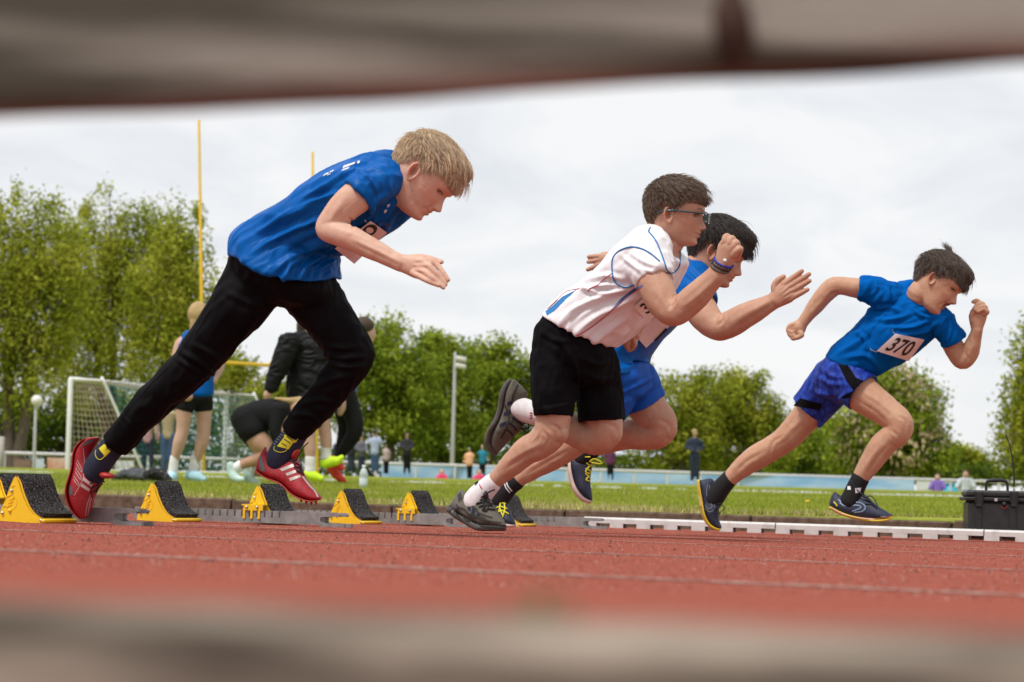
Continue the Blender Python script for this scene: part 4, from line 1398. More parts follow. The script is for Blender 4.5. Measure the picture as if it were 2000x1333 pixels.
def hair_cap(H, thick, mat, parent, cut=0.0):
    """close-fitting body of the hair over the scalp: thick(az, z, d) metres"""
    P, f, az, d = scalp(H, cut)
    n = nrm(P - np.array([-.005, 0, .02]))
    t = thick(az, P[:, 2], d, P) * sstep(-.004, np.where(az < 70, .052, .024), d)
    jit = 0.0016 * vnoise(P * 160, 31) + .0022 * vnoise(P * 70, 32)
    out = P + n * (t + jit * sstep(.0, .02, d) + .0004)[:, None]
    keep = d > H.opt.get('capcut', np.where(az > 95, .016, .011))
    fs = [q for q in f if len(q) == 4 and all(keep[i] for i in q)]
    used = np.unique([i for q in fs for i in q]); mp_ = -np.ones(len(P), int); mp_[used] = np.arange(len(used))
    v = H.w(out[used]); fs2 = [[int(mp_[i]) for i in q] for q in fs]
    return mk('hair', v, fs2, mat, parent), out, keep

def hair_strands(H, out, keep, n, style, mats, parent, seed=1):
    """separate strands over the cap; style(p, az) -> (direction, length, lift)"""
    rng = np.random.default_rng(seed)
    P, f, az, d = scalp(H)
    idx = np.where(d > .0005)[0]
    Q = P[idx]
    # even out the density: weight by the area each grid vertex stands for
    wgt = np.maximum(1e-3, np.sqrt(Q[:, 0] ** 2 + Q[:, 1] ** 2)) * np.where(Q[:, 2] > .0465, 1.55, 1.0) * (0.4 + np.abs(np.arctan2(Q[:, 1], Q[:, 0] + .006)) / 3)
    pick = rng.choice(len(idx), n, p=wgt / wgt.sum())
    root = P[idx][pick] + rng.normal(0, .0012, (n, 3))
    A = az[idx][pick]
    tree_ = BVHTree.FromPolygons([tuple(x) for x in out], [q for q in H.grid[1]])
    dirs, length, lift = style(root, A, rng)
    room = root[:, 2] - hairline(A, H.opt.get('hl'))
    length = np.minimum(length, np.maximum(room, 0) * np.where(A > 95, .55, .88) * (.70 + .40 * rng.random(n)) + H.opt.get('over', .003) * (0.4 + rng.random(n)))
    lift = lift * np.where(A > 100, .35, 1.0)
    K = 9
    pts = np.zeros((n, K, 3))
    cur = root.copy()
    c0 = np.array([-.005, 0, .025])
    # start on the cap
    cl = (root * 95).astype(int); key = (cl[:, 0] * 73856093 ^ cl[:, 1] * 19349663 ^ cl[:, 2] * 83492791) % 1009
    tuft = np.random.default_rng(seed + 5).normal(0, 1, (1009, 3))[key]
    own = rng.normal(0, 1, (n, 3))
    fly = (rng.random(n) < .07)
    length = length * np.where(fly, 1.15, .65 + .55 * rng.random(n)); lift = lift + np.where(fly, .55, 0) * rng.random(n)
    pts[:, 0] = cur
    h0 = rng.random(n)
    for k in range(1, K):
        u = k / (K - 1)
        nn = nrm(cur - c0)
        dd = dirs(cur) if callable(dirs) else dirs
        dd = dd + .20 * tuft + (.12 + .25 * fly)[:, None] * own
        dd = nrm(dd - nn * np.sum(dd * nn, 1, keepdims=True))
        step = (length / (K - 1))[:, None]
        cur = cur + dd * step + nn * (lift * (1 - u))[:, None] * step
        # stay just outside the cap
        for i in range(n):
            loc, nm, _, dist = tree_.find_nearest(Vector(cur[i]))
            if loc is None: continue
            lo = np.array(loc); off = cur[i] - lo
            sd = off @ np.array(nm)
            nmv = np.array(nm)
            if nmv @ (lo - c0) < 0: nmv = -nmv
            sd = off @ nmv
            want = .0003 + .0022 * h0[i]
            if sd < want: cur[i] = lo + nmv * want
        pts[:, k] = cur
    W = H.w(pts.reshape(-1, 3)).astype(np.float32)
    cu = bpy.data.hair_curves.new('hair_strands')
    cu.add_curves([K] * n)
    off = np.array(parent.location) + wloc(parent.parent) if parent.parent else np.array(parent.location)
    cu.position_data.foreach_set('vector', (W - wloc(parent).astype(np.float32)).ravel())
    ra = cu.attributes.new('radius', 'FLOAT', 'POINT')
    prof = np.tile(np.linspace(1, .25, K), n) * .00052 * H.s * np.repeat(.7 + .6 * rng.random(n), K)
    ra.data.foreach_set('value', prof.astype(np.float32))
    cu.materials.append(mats)
    o = bpy.data.objects.new('hair_strands', cu)
    COL.objects.link(o); o.parent = parent
    o['kind'] = 'stuff'
    return o

def M_hair(name, col, rough=.45):
    m = bpy.data.materials.new(name); m.use_nodes = True
    t = m.node_tree; b = t.nodes['Principled BSDF']
    hi = t.nodes.new('ShaderNodeHairInfo')
    mxn = t.nodes.new('ShaderNodeMix'); mxn.data_type = 'RGBA'
    mxn.inputs['A'].default_value = (*[c * .50 for c in col], 1); mxn.inputs['B'].default_value = (*[min(1, c * 1.55) for c in col], 1)
    t.links.new(hi.outputs['Random'], mxn.inputs['Factor'])
    t.links.new(mxn.outputs['Result'], b.inputs['Base Color'])
    b.inputs['Roughness'].default_value = rough
    b.inputs['Specular IOR Level'].default_value = .45
    return m

# ------------------------------------------------------------------ the body as one skin
m_skin = M('skin', (1, 1, 1), 0.52, col2=(1.0, 0.86, 0.83), vscale=55, attr='tone', sss=0.04, sssr=0.006, bump=0.3, bscale=260, spec=0.32)

def build_body(g, parent, base, heads=(), vox=.0026, eye_heads=(), it=3, name='body', hands=(), form=()):
    v, f = remesh(g, vox)
    mask = np.ones(len(v))
    for H in heads:
        p = H.loc(v)
        face = (p[:, 0] > .05) & (np.abs(p[:, 1]) < .06) & (p[:, 2] < .06) & (p[:, 2] > -.08)
        mask[face] = .25
    for hp, hr in hands:
        mask = np.minimum(mask, .18 + .82 * sstep(hr * .8, hr * 1.2, np.linalg.norm(v - hp, axis=1)))
    v = relax(v, f, it, .5, mask)
    v = v + vnormals(v, f) * (np.clip(mask, .25, 1) ** 2 * (.0011 * vnoise(v * 26, 61) + .0006 * vnoise(v * 60, 62)))[:, None]
    if form: v = fold(v, f, form)
    col = paint_skin(v, base, heads)
    fl = f.tolist()
    V, Cc, n = [v], [col], len(v)
    for H in eye_heads:
        g2, c2 = eyes(H, base)
        V.append(g2.V()); Cc.append(c2); fl += [[i + n for i in q] for q in g2.f]; n += len(g2.V())
    V = np.concatenate(V); Cc = np.concatenate(Cc)
    o = mk(name, V, fl, m_skin, parent)
    at_ = o.data.color_attributes.new('tone', 'FLOAT_COLOR', 'POINT')
    at_.data.foreach_set('color', np.column_stack([Cc, np.ones(len(Cc))]).astype(np.float32).ravel())
    return o, (v, f)

def cloth(name, g, mat, parent, vox=.0045, it=6, folds=(), noise=(), hem=(), drop=None):
    v, f = remesh(g, vox)
    v = relax(v, f, it, .5)
    if drop:
        a, b, amt = np.array(drop[0], float), np.array(drop[1], float), drop[2]
        p = proj(v); ab = b - a
        t = np.clip(((p - a) @ ab) / (ab @ ab), 0, 1)
        nn = np.array([ab[1], -ab[0]]) / np.linalg.norm(ab)
        ds = (p - a) @ nn
        k = sstep(95, 0, ds) * (4 * t * (1 - t)) ** .8
        down = at(a[0], a[1], 6) - at(a[0] + nn[0] * 10, a[1] + nn[1] * 10, 6)
        v = v + nrm(down) * (k * amt)[:, None]
    w = fold(v, f, folds, noise)
    k = np.ones(len(v))
    for line in hem:
        q, _ = seg_dist(proj(v), catmull(np.array(line, float), 4)); k = np.minimum(k, .12 + .88 * sstep(3, 24, q))
    v = v + (w - v) * k[:, None]
    v = relax(v, f, 1, .25)
    o = mk(name, v, f, mat, parent)
    return o, (v, f)

def shoe(B, top, bot, latw, lat, parent, m_up, m_sole, sole_px=7, name='shoe', pw=2.4, n=30, sole_w=1.07, m_in=None):
    """shoe traced from heel to toe: top and bottom edge in px, half width profile in metres"""
    rs = lambda L: np.stack([np.interp(np.linspace(0, 1, n), np.concatenate([[0], np.cumsum(np.linalg.norm(np.diff(L, axis=0), axis=1))]) / np.sum(np.linalg.norm(np.diff(L, axis=0), axis=1)), L[:, k]) for k in (0, 1)], 1)
    Tp = rs(catmull(np.array(top, float), 6)); Bp = rs(catmull(np.array(bot, float), 6))
    for _ in range(4):
        for Q in (Tp, Bp):
            Q[1:-1] = .25 * Q[:-2] + .5 * Q[1:-1] + .25 * Q[2:]
    w = np.interp(np.linspace(0, 1, n), np.linspace(0, 1, len(latw)), latw)
    d = nrm(Tp - Bp)
    mz = [B.zf((a_[0] + b_[0]) / 2) + lat for a_, b_ in zip(Tp, Bp)]
    T3 = np.array([at(q_[0], q_[1], z_) for q_, z_ in zip(Tp, mz)])
    S = Bp + d * sole_px * 0.75
    S3 = np.array([at(q_[0], q_[1], z_) for q_, z_ in zip(S, mz)])
    B3 = np.array([at(q_[0], q_[1], z_) for q_, z_ in zip(Bp, mz)])
    S4 = np.array([at(q_[0], q_[1], z_) for q_, z_ in zip(Bp + d * sole_px, mz)])
    up = nrm(T3 - B3)
    Ly = np.array([0.0, 1.0, 0.0])
    Vv = nrm(Ly - up * np.sum(up * Ly, 1, keepdims=True))
    def skin_(lo, hi, ww, p, egg):
        C = (lo + hi) / 2; a = np.linalg.norm(hi - lo, axis=1) / 2
        return skin_rings(C, nrm(hi - lo), Vv, a, ww, 28, p, ('round', 'round'), .35, egg=egg)
    v, f = skin_(S3, T3, w, pw, .28)
    o = mk(name, v, f, m_up, parent)
    vs, fs = skin_(B3, S4, w * sole_w, 4.5, 0)
    mk('sole', vs, fs, m_sole, o)
    return o, Surf((v, f), (vs, fs)), (v, f)

def patch(name, surf, quads, mat, parent, lift=.0012, nu=6, nv=4):
    g = G()
    for q in quads:
        try:
            g.add(*surf.quad(q, lift, nu, nv))
        except ValueError:
            print('miss', name, q)
    if g.n:
        o = mkg(name, g, mat, parent)
        return o

def strips(name, surf, lines, w, mat, parent, lift=.0015):
    g = G()
    for l in lines:
        try: g.add(*surf.ribbon(l, w, lift))
        except ValueError: print('miss', name, l)
    if g.n: return mkg(name, g, mat, parent)

def cords(name, surf, lines, r, mat, parent, lift=.002):
    g = G()
    for l in lines:
        try: g.add(*surf.cord(l, r, lift))
        except ValueError: print('miss', name, l)
    if g.n: return mkg(name, g, mat, parent)

def relax_grid(v, nx, ny):
    A = v.reshape(ny, nx, 3).copy()
    for _ in range(14):
        B_ = A.copy()
        B_[1:-1, :] += .5 * (A[:-2, :] + A[2:, :] - 2 * A[1:-1, :]) * .5
        B_[:, 1:-1] += .5 * (A[:, :-2] + A[:, 2:] - 2 * A[:, 1:-1]) * .5
        A = B_
    return A.reshape(-1, 3)

def bib(surf, q, parent, digits, mat_p, mat_d, lift=.006, strokes=()):
    """paper number pinned to a shirt"""
    v, f = surf.quad(q, lift, 22, 14)
    v = relax_grid(v, 23, 15)
    d = nrm(v - CAMP)
    v2 = v + d * .0012
    n = len(v)
    g = G().add(np.concatenate([v, v2]), f + [[i + n for i in x[::-1]] for x in f])
    o = mkg('race_number', g, mat_p, parent)
    s2 = Surf((v, f))
    for ln, wd in strokes:
        rv, rf = s2.ribbon(ln, wd, .006)
        mk('digits', rv, rf, mat_d, o, smooth=False)
    for txt, dq in digits:
        q4 = np.array(q, float)
        def uv(u, w): return (1 - u) * (1 - w) * q4[0] + u * (1 - w) * q4[1] + u * w * q4[2] + (1 - u) * w * q4[3]
        u0, w0, u1, w1 = dq
        tv, tf = text_on(s2, txt, [uv(u0, w0), uv(u1, w0), uv(u1, w1), uv(u0, w1)], .0030, .016)
        mk('digits', tv, tf, mat_d, o, smooth=False)
    return o
# ================================================================== THE FOUR RUNNERS
SK_A = (0.61, 0.405, 0.305); SK_B = (0.50, 0.305, 0.212); SK_C = (0.49, 0.290, 0.200); SK_D = (0.49, 0.300, 0.195)
m_blue = M('blue_sports_cloth', (0.0006, 0.084, 0.330), 0.42, col2=(0.0008, 0.100, 0.390), vscale=9, bump=0.10, bscale=900, spec=0.10)
m_blue_c = M('blue_cotton', (0.0006, 0.084, 0.335), 0.8, col2=(0.0008, 0.102, 0.40), vscale=12, bump=0.2, bscale=800, spec=0.03)
m_blue_s = M('bright_blue_shorts_cloth', (0.004, 0.075, 0.40), 0.65, col2=(0.006, 0.10, 0.50), vscale=10, bump=0.10, bscale=700, spec=.2)
m_indigo = M('indigo_shorts_cloth', (0.006, 0.022, 0.22), 0.6, col2=(0.020, 0.065, 0.40), vscale=55, stretch=(1, 1, .4), thr=(0.42, 0.62), bump=0.1, bscale=600, spec=.2)
m_black = M('black_trouser_cloth', (0.0022, 0.0020, 0.0026), 0.72, col2=(0.0046, 0.0042, 0.0052), vscale=14, bump=0.15, bscale=800, spec=0.09)
m_blackc = M('black_shorts_cotton', (0.0030, 0.0028, 0.0038), 0.85, col2=(0.0065, 0.0060, 0.0075), vscale=30, bump=0.3, bscale=600, spec=0.08)
m_whitec = M('white_shirt_cloth', (0.74, 0.73, 0.76), 0.7, col2=(0.80, 0.79, 0.81), vscale=10, bump=0.08, bscale=700, sheen=0.15, spec=0.35)
m_bluepipe = M('blue_piping', (0.012, 0.16, 0.42), 0.6, var=0.06)
m_redpipe = M('red_piping', (0.45, 0.02, 0.06), 0.6, var=0.06)
m_paper = M('number_paper', (0.78, 0.72, 0.70), 0.8, var=0.02)
m_ink = M('black_ink', (0.012, 0.010, 0.010), 0.7, var=0.05)
m_print = M('white_print', (0.72, 0.74, 0.78), 0.6, var=0.03)
m_pin = M('safety_pin', (0.6, 0.6, 0.6), 0.25, metal=1.0, var=0.02)
m_redshoe = M('red_shoe_mesh', (0.24, 0.006, 0.012), 0.55, col2=(0.42, 0.012, 0.022), vscale=90, bump=0.5, bscale=420, stretch=(1, 1, 2.2))
m_redsole = M('red_sole', (0.42, 0.025, 0.02), 0.5, var=0.1)
m_silver = M('silver_stripe', (0.50, 0.44, 0.40), 0.45, var=0.08, metal=0.2)
m_grey = M('grey_counter', (0.10, 0.10, 0.105), 0.5, var=0.1)
m_lace = M('black_lace', (0.008, 0.008, 0.009), 0.7, var=0.2)
m_navysock = M('navy_sock', (0.008, 0.011, 0.030), 0.9, col2=(0.016, 0.022, 0.052), vscale=50, bump=0.5, bscale=380)
m_whitesock = M('white_ribbed_sock', (0.70, 0.66, 0.68), 0.9, col2=(0.80, 0.77, 0.79), vscale=40, bump=0.6, bscale=300, stretch=(2, 2, .5))
m_blacksock = M('black_sock', (0.006, 0.006, 0.007), 0.9, var=0.15, bump=0.4, bscale=350)
m_yprint = M('yellow_print', (0.62, 0.56, 0.02), 0.7, var=0.1)
m_olive = M('olive_suede', (0.085, 0.078, 0.060), 0.8, col2=(0.150, 0.138, 0.110), vscale=45, bump=0.4, bscale=250)
m_olived = M('dark_suede', (0.034, 0.032, 0.029), 0.8, var=0.15, bump=0.3, bscale=250)
m_oliver = M('dark_rubber_sole', (0.055, 0.048, 0.043), 0.65, col2=(0.095, 0.085, 0.076), vscale=30, bump=0.2)
m_navyshoe = M('navy_shoe_mesh', (0.008, 0.012, 0.032), 0.6, col2=(0.016, 0.024, 0.058), vscale=60, bump=0.4, bscale=400)
m_palesole = M('pale_rubber_sole', (0.66, 0.52, 0.46), 0.6, var=0.06)
m_yellace = M('yellow_lace', (0.62, 0.60, 0.03), 0.7, var=0.1)
m_yelsole = M('yellow_spike_plate', (0.62, 0.46, 0.02), 0.45, var=0.08)
m_peach = M('peach_midsole', (0.62, 0.34, 0.22), 0.6, var=0.06)
m_bluegrey = M('blue_grey_print_and_glint', (0.20, 0.28, 0.40), 0.5, var=0.08)  # prints on sock and shoe, and the painted glint on a toe
m_greyprint = M('grey_print', (0.14, 0.145, 0.165), 0.5, var=0.08)
m_teal_fr = M('teal_spectacle_frame', (0.006, 0.050, 0.065), 0.25, var=0.05, coat=0.3)
m_lens = M('spectacle_lens', (0.85, 0.88, 0.88), 0.05, var=0.0)
_t = m_lens.node_tree
_tr = _t.nodes.new('ShaderNodeBsdfTransparent'); _gl = _t.nodes.new('ShaderNodeBsdfGlossy'); _gl.inputs['Roughness'].default_value = .03
_mx = _t.nodes.new('ShaderNodeMixShader'); _mx.inputs[0].default_value = .22
_t.links.new(_tr.outputs[0], _mx.inputs[1]); _t.links.new(_gl.outputs[0], _mx.inputs[2]); _t.links.new(_mx.outputs[0], _t.nodes['Material Output'].inputs['Surface'])
m_braid = M('blue_braid', (0.012, 0.030, 0.35), 0.7, var=0.15, bump=0.6, bscale=500)
m_braid2 = M('grey_braid', (0.09, 0.085, 0.075), 0.8, var=0.2, bump=0.6, bscale=500)
hA = M_hair('blond_hair', (0.56, 0.415, 0.265)); hB = M_hair('brown_hair', (0.130, 0.086, 0.058)); hC = M_hair('black_hair', (0.034, 0.025, 0.020)); hD = M_hair('dark_brown_hair', (0.088, 0.062, 0.047))
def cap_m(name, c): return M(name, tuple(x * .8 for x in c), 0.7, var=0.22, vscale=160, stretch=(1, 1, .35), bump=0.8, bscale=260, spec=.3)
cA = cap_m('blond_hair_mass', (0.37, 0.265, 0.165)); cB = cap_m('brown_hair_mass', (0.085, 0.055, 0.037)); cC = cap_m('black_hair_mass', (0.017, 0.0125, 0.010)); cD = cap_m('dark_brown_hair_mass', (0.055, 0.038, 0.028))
m_seam = M('dark_seam_thread', (.0004, .035, .16), .8)
def collar(B, p, mat, parent, r):
    lat = p[5] if len(p) > 5 else 0.0
    a, b = B.pt(p[0], p[1], lat), B.pt(p[2], p[3], lat)
    c = (a + b) / 2; n = (b - a) / 2; v = nrm(B.L - nrm(n) * (nrm(n) @ B.L)) * p[4]
    L = [c + n * math.cos(t) + v * math.sin(t) for t in np.linspace(0, 2 * math.pi, 41)]
    return mkg('collar', G().add(*tube(L, r, 8)), mat, parent)
def knob(B, px, py, lat, r):
    v, f = ball((0, 0, 0), 1.0, 18, 12)
    return B.pt(px, py, lat) + v * B.m(px, r), f
CROWN = np.array([-.055, .0, .105])
def style(fore, down, top, side, lift, whorl=CROWN, swirl=0.0):
    def s(root, az, rng):
        z = root[:, 2]
        def dirs(cur):
            d = nrm(cur - whorl)
            up = sstep(.045, .085, cur[:, 2])[:, None]
            d = d + np.array([fore, 0, 0]) * up + np.array([.75 * fore, 0, -down * .8]) * (1 - up)
            if swirl: d = d + swirl * np.cross(nrm(cur - whorl), [0, 0, 1.0])
            return d
        L = side + (top - side) * sstep(.030, .080, z) * (.40 + .60 * sstep(115, 60, az))
        L = L * (0.75 + 0.5 * rng.random(len(z)))
        return dirs, L, lift * sstep(.02, .08, z) + .05
    return s

# ---------------------------------------------------------------- 1: blond boy, blue shirt, black tracksuit trousers
B = Body(lane(5.36))
pA = on_ground(400, B.zf(400))
A_ = thing('person', pA, 'blond boy in blue shirt and black tracksuit trousers bursting off the nearest block', 'person', 'boys sprinting from the blocks')
H = Head(B, (808, 336), -.075, 46, 9, 0.955, 4, dict(open=0.0, browc=(.30, .17, .09), browk=.5, hl=[.046, .047, .046, .040, .026, .010, .014, .036, .014, -.018, -.036], lid=.0036, gaze=(1, -.05, -.45), iris=(.05, .06, .07)))
tors = [(461, 502, 655, 543, .172), (467, 464, 650, 508, .156), (496, 436, 650, 495, .142), (545, 408, 672, 494, .142), (606, 366, 715, 470, .150), (652, 337, 752, 447, .158), (706, 313, 780, 420, .150), (744, 302, 790, 400, .105), (768, 300, 794, 392, .062)]
g = H.parts()
g.add(*H.neck(B.pt(772, 352, -.0), .060, .060))
g.add(*B.pairs([(a + 8, b + 4, c - 8, d - 4, e - .014) for a, b, c, d, e in tors[1:-1]], caps=('round', 'round')))
# right arm, nearer the camera: elbow back, hand hanging forward
g.add(*B.limb([(735, 360, -.115, 30), (706, 378, -.165, 33, .95), (676, 402, -.185, 31, .95), (652, 428, -.195, 27, .95), (640, 446, -.20, 24, .95), (654, 454, -.205, 23.5, .95), (690, 468, -.20, 23, .95), (730, 488, -.19, 20.5, .95), (765, 506, -.18, 17.5, .9), (786, 516, -.175, 16.5, .75)], 26, 6, caps=('round', 'round'), capk=.5))
pl = -.172
g.add(*B.limb([(780, 513, -.175, 16.5, .72), (797, 517, pl, 19, .60), (812, 521, pl, 22, .52), (826, 524, pl, 22.5, .45), (838, 528, pl, 17, .42)], 24, 5, capk=.4))
for st in ([(822, 508, pl + .012, 8.0), (842, 507, pl + .010, 7.2), (853, 517, pl + .008, 6.2), (863, 530, pl + .006, 5.6), (875, 547, pl + .006, 4.6)],
           [(822, 517, pl - .004, 8.0), (836, 519, pl - .010, 7.0), (848, 531, pl - .010, 6.0), (858, 543, pl - .004, 5.4), (870, 556, pl + .002, 4.6)],
           [(818, 526, pl - .008, 8.0), (829, 531, pl - .016, 6.6), (842, 542, pl - .018, 5.8), (853, 551, pl - .012, 5.2), (866, 562, pl - .006, 4.4)],
           [(808, 534, pl - .012, 7.4), (819, 540, pl - .018, 6.0), (833, 548, pl - .022, 5.2), (844, 553, pl - .018, 4.8), (857, 558, pl - .014, 4.2)],
           [(800, 506, pl + .020, 8.5), (822, 504, pl + .026, 7.6), (842, 507, pl + .026, 6.4), (862, 512, pl + .024, 5.0)]):
    g.add(*B.limb(st, 12, 4, capk=1.0))
# left arm, hidden behind the chest
g.add(*B.limb([(745, 372, .115, 29), (715, 410, .16, 29), (688, 440, .17, 25), (640, 452, .15, 22), (596, 462, .12, 17), (580, 466, .11, 17, .6), (566, 470, .10, 12, .6)], 22, 5))
# slim legs inside the trousers
g.add(*B.limb([(550, 505, -.02, 34), (478, 592, -.055, 24), (382, 708, -.085, 19), (300, 785, -.09, 16), (205, 892, -.09, 17)], 18, 5))
g.add(*B.limb([(590, 530, .02, 34), (640, 620, .06, 24), (684, 690, .085, 19), (640, 765, .09, 16), (562, 870, .09, 17)], 18, 5))
g.add(*knob(B, 636, 446, -.205, 13))
bodyA, sk = build_body(g, A_, SK_A, [H], .0022, [H], hands=[(B.pt(835, 530, -.172), .085)], form=[([(680, 425), (688, 434), (690, 446)], 4, -.0022), ([(690, 468), (740, 492), (785, 514)], 5, .0018), ([(662, 440), (700, 452), (745, 478)], 6, -.0014), ([(672, 392), (655, 415), (642, 436)], 7, .0014), ([(812, 509), (838, 508)], 3, .0012), ([(808, 518), (832, 520)], 3, .0012), ([(806, 526), (826, 531)], 3, .0010)])
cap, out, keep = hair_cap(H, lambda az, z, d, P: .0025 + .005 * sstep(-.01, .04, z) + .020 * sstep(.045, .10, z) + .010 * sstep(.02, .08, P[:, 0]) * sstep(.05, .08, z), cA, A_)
hair_strands(H, out, keep, 6500, style(1.0, 1.0, .055, .016, .30), hA, cap, 3)
# shirt
g = G().add(*B.pairs(tors, caps=('cup', 'round'), grow=.006, cup=(.012, .05), capk=.25))
g.add(*B.limb([(748, 352, -.06, 44, .9), (730, 362, -.12, 42, .9), (712, 374, -.160, 39, .95), (700, 383, -.172, 38, .98)], 30, 6, caps=('round', 'cup'), cup=(.011, .04)))
g.add(*B.limb([(752, 362, .06, 42, .9), (730, 390, .125, 38, .95), (705, 420, .160, 36, 1)], 30, 6, caps=('round', 'cup'), cup=(.011, .04)))
axA = B.pt(765, 360) - B.pt(555, 540)
shirt, sf = cloth('shirt', g, m_blue, A_, .0036, 4, drop=((463, 502), (650, 541), .030), folds=[
    ([(480, 505), (560, 455), (650, 420)], 7, 0.0075), ([(470, 478), (560, 425), (640, 392)], 7, 0.0063), ([(505, 452), (590, 402), (680, 372)], 6, 0.0067),
    ([(530, 535), (590, 492), (650, 462), (690, 440)], 8, 0.0090), ([(548, 553), (566, 522), (590, 505)], 6, 0.0075), ([(585, 553), (600, 520), (640, 497)], 6, 0.0090),
    ([(620, 550), (632, 522), (655, 510)], 6, 0.0067), ([(560, 412), (610, 380), (655, 352)], 6, 0.0060), ([(650, 352), (700, 332), (752, 330)], 6, 0.0053),
    ([(700, 440), (720, 420), (735, 395), (752, 380)], 5, 0.0060), ([(735, 440), (750, 420), (765, 400)], 5, 0.0060), ([(690, 330), (715, 345), (735, 372)], 5, 0.0045), ([(720, 325), (748, 345), (760, 372)], 5, 0.0045),
    ([(468, 520), (500, 540), (560, 556), (640, 545)], 3, 0.0024)], noise=[(axA, 19, 4.5, .0066, 4), (axA, 46, 10, .0026, 9)], hem=[[(456, 505), (462, 525), (490, 550), (526, 561), (580, 562), (625, 558), (658, 547)]])
S = Surf(sf)
patch('back_lettering', S, [[(671, 324), (694, 316), (692, 320.5), (669, 329)], [(698, 315), (703, 314), (702, 319), (697, 320)], [(669, 331), (684, 325.5), (680, 329.5), (667, 334)]], m_print, shirt)
g = G().add(*text_on(S, 'er', [(632, 341), (653, 331), (650, 338), (629, 349)], .0015, .05)); mkg('back_lettering', g, m_print, shirt, smooth=False)
patch('chest_mark', S, [[(751, 411), (756, 409), (755, 415), (750, 417)], [(757, 400), (762, 399), (760, 404), (756, 406)]], m_print, shirt)
strips('seam', S, [[(492, 516), (515, 498), (560, 466), (615, 444)]], 1.4, M('seam_thread', (.003, .06, .25), .8), shirt, .0006)
bib(S, [(654, 486), (724, 432), (756, 455), (692, 516)], A_, [('90', (.30, .08, .98, .62))], m_paper, m_ink, .021)
cords('safety_pin', S, [[(712, 430), (718, 437)], [(652, 476), (656, 484)]], .0011, m_pin, shirt, .006)
cords('armhole_seam', S, [[(716, 343), (727, 358), (736, 380), (737, 402)]], .0008, m_seam, shirt, .0004)
cords('hem_stitch', S, [[(486, 535), (510, 546), (545, 553), (590, 553), (625, 549)]], .0007, m_seam, shirt, .0003)
collar(B, (762, 300, 793, 394, .066), m_blue, shirt, .0060)
# trousers
g = G().add(*B.pairs([(470, 472, 630, 498, .118), (456, 505, 640, 540, .124), (456, 540, 648, 570, .122), (480, 570, 640, 590, .10)], grow=0, capk=.3))
g.add(*B.limb([(520, 530, -.025, 62, .62), (499, 550, -.042, 64, .78), (465, 600, -.065, 53, 1.05), (425, 652, -.078, 44, 1.1), (381, 708, -.085, 40, 1.1), (336, 752, -.09, 35, 1.1), (305, 780, -.09, 33.5, 1.1), (262, 827, -.09, 29.5, 1.1), (226, 868, -.09, 29, 1.05)], 30, 6, caps=('round', 'cup'), cup=(.010, .03)))
g.add(*B.limb([(578, 535, .025, 58, .65), (603, 568, .045, 57, .85), (642, 624, .07, 49, 1.1), (671, 665, .08, 45, 1.1), (689, 692, .085, 43, 1.0), (680, 716, .088, 40, 1.05), (656, 746, .09, 36, 1.1), (634, 776, .09, 33, 1.1), (603, 810, .09, 31.5, 1.1), (574, 845, .09, 27, 1.05)], 30, 6, caps=('round', 'cup'), cup=(.010, .03)))
axL = B.pt(520, 545) - B.pt(262, 827); axR = B.pt(574, 845) - B.pt(671, 665)
trous, tf_ = cloth('trousers', g, m_black, A_, .0045, 5, [
    ([(352, 686), (385, 706), (420, 735)], 6, .0060), ([(345, 700), (380, 722), (410, 742)], 5, .0045), ([(375, 672), (410, 690), (440, 705)], 6, .0040), ([(440, 570), (480, 590), (520, 600)], 7, .0035),
    ([(630, 690), (665, 700), (715, 697)], 6, .0060), ([(640, 706), (670, 716), (712, 716)], 6, .0055), ([(625, 672), (660, 680), (705, 676)], 6, .0040), ([(610, 762), (650, 740), (690, 735)], 7, .0050), ([(590, 790), (625, 782), (660, 790)], 6, .0050), ([(570, 812), (605, 812), (625, 832)], 6, .0045),
    ([(435, 560), (400, 625), (360, 690), (300, 745)], 2.2, .0014), ([(428, 590), (392, 645), (345, 705), (290, 760), (240, 822)], 2.2, -.0012), ([(240, 812), (262, 835), (285, 850)], 4, .003)],
    [(axL, 22, 8, .0040, 14), (axR, 45, 14, .0024, 19)])
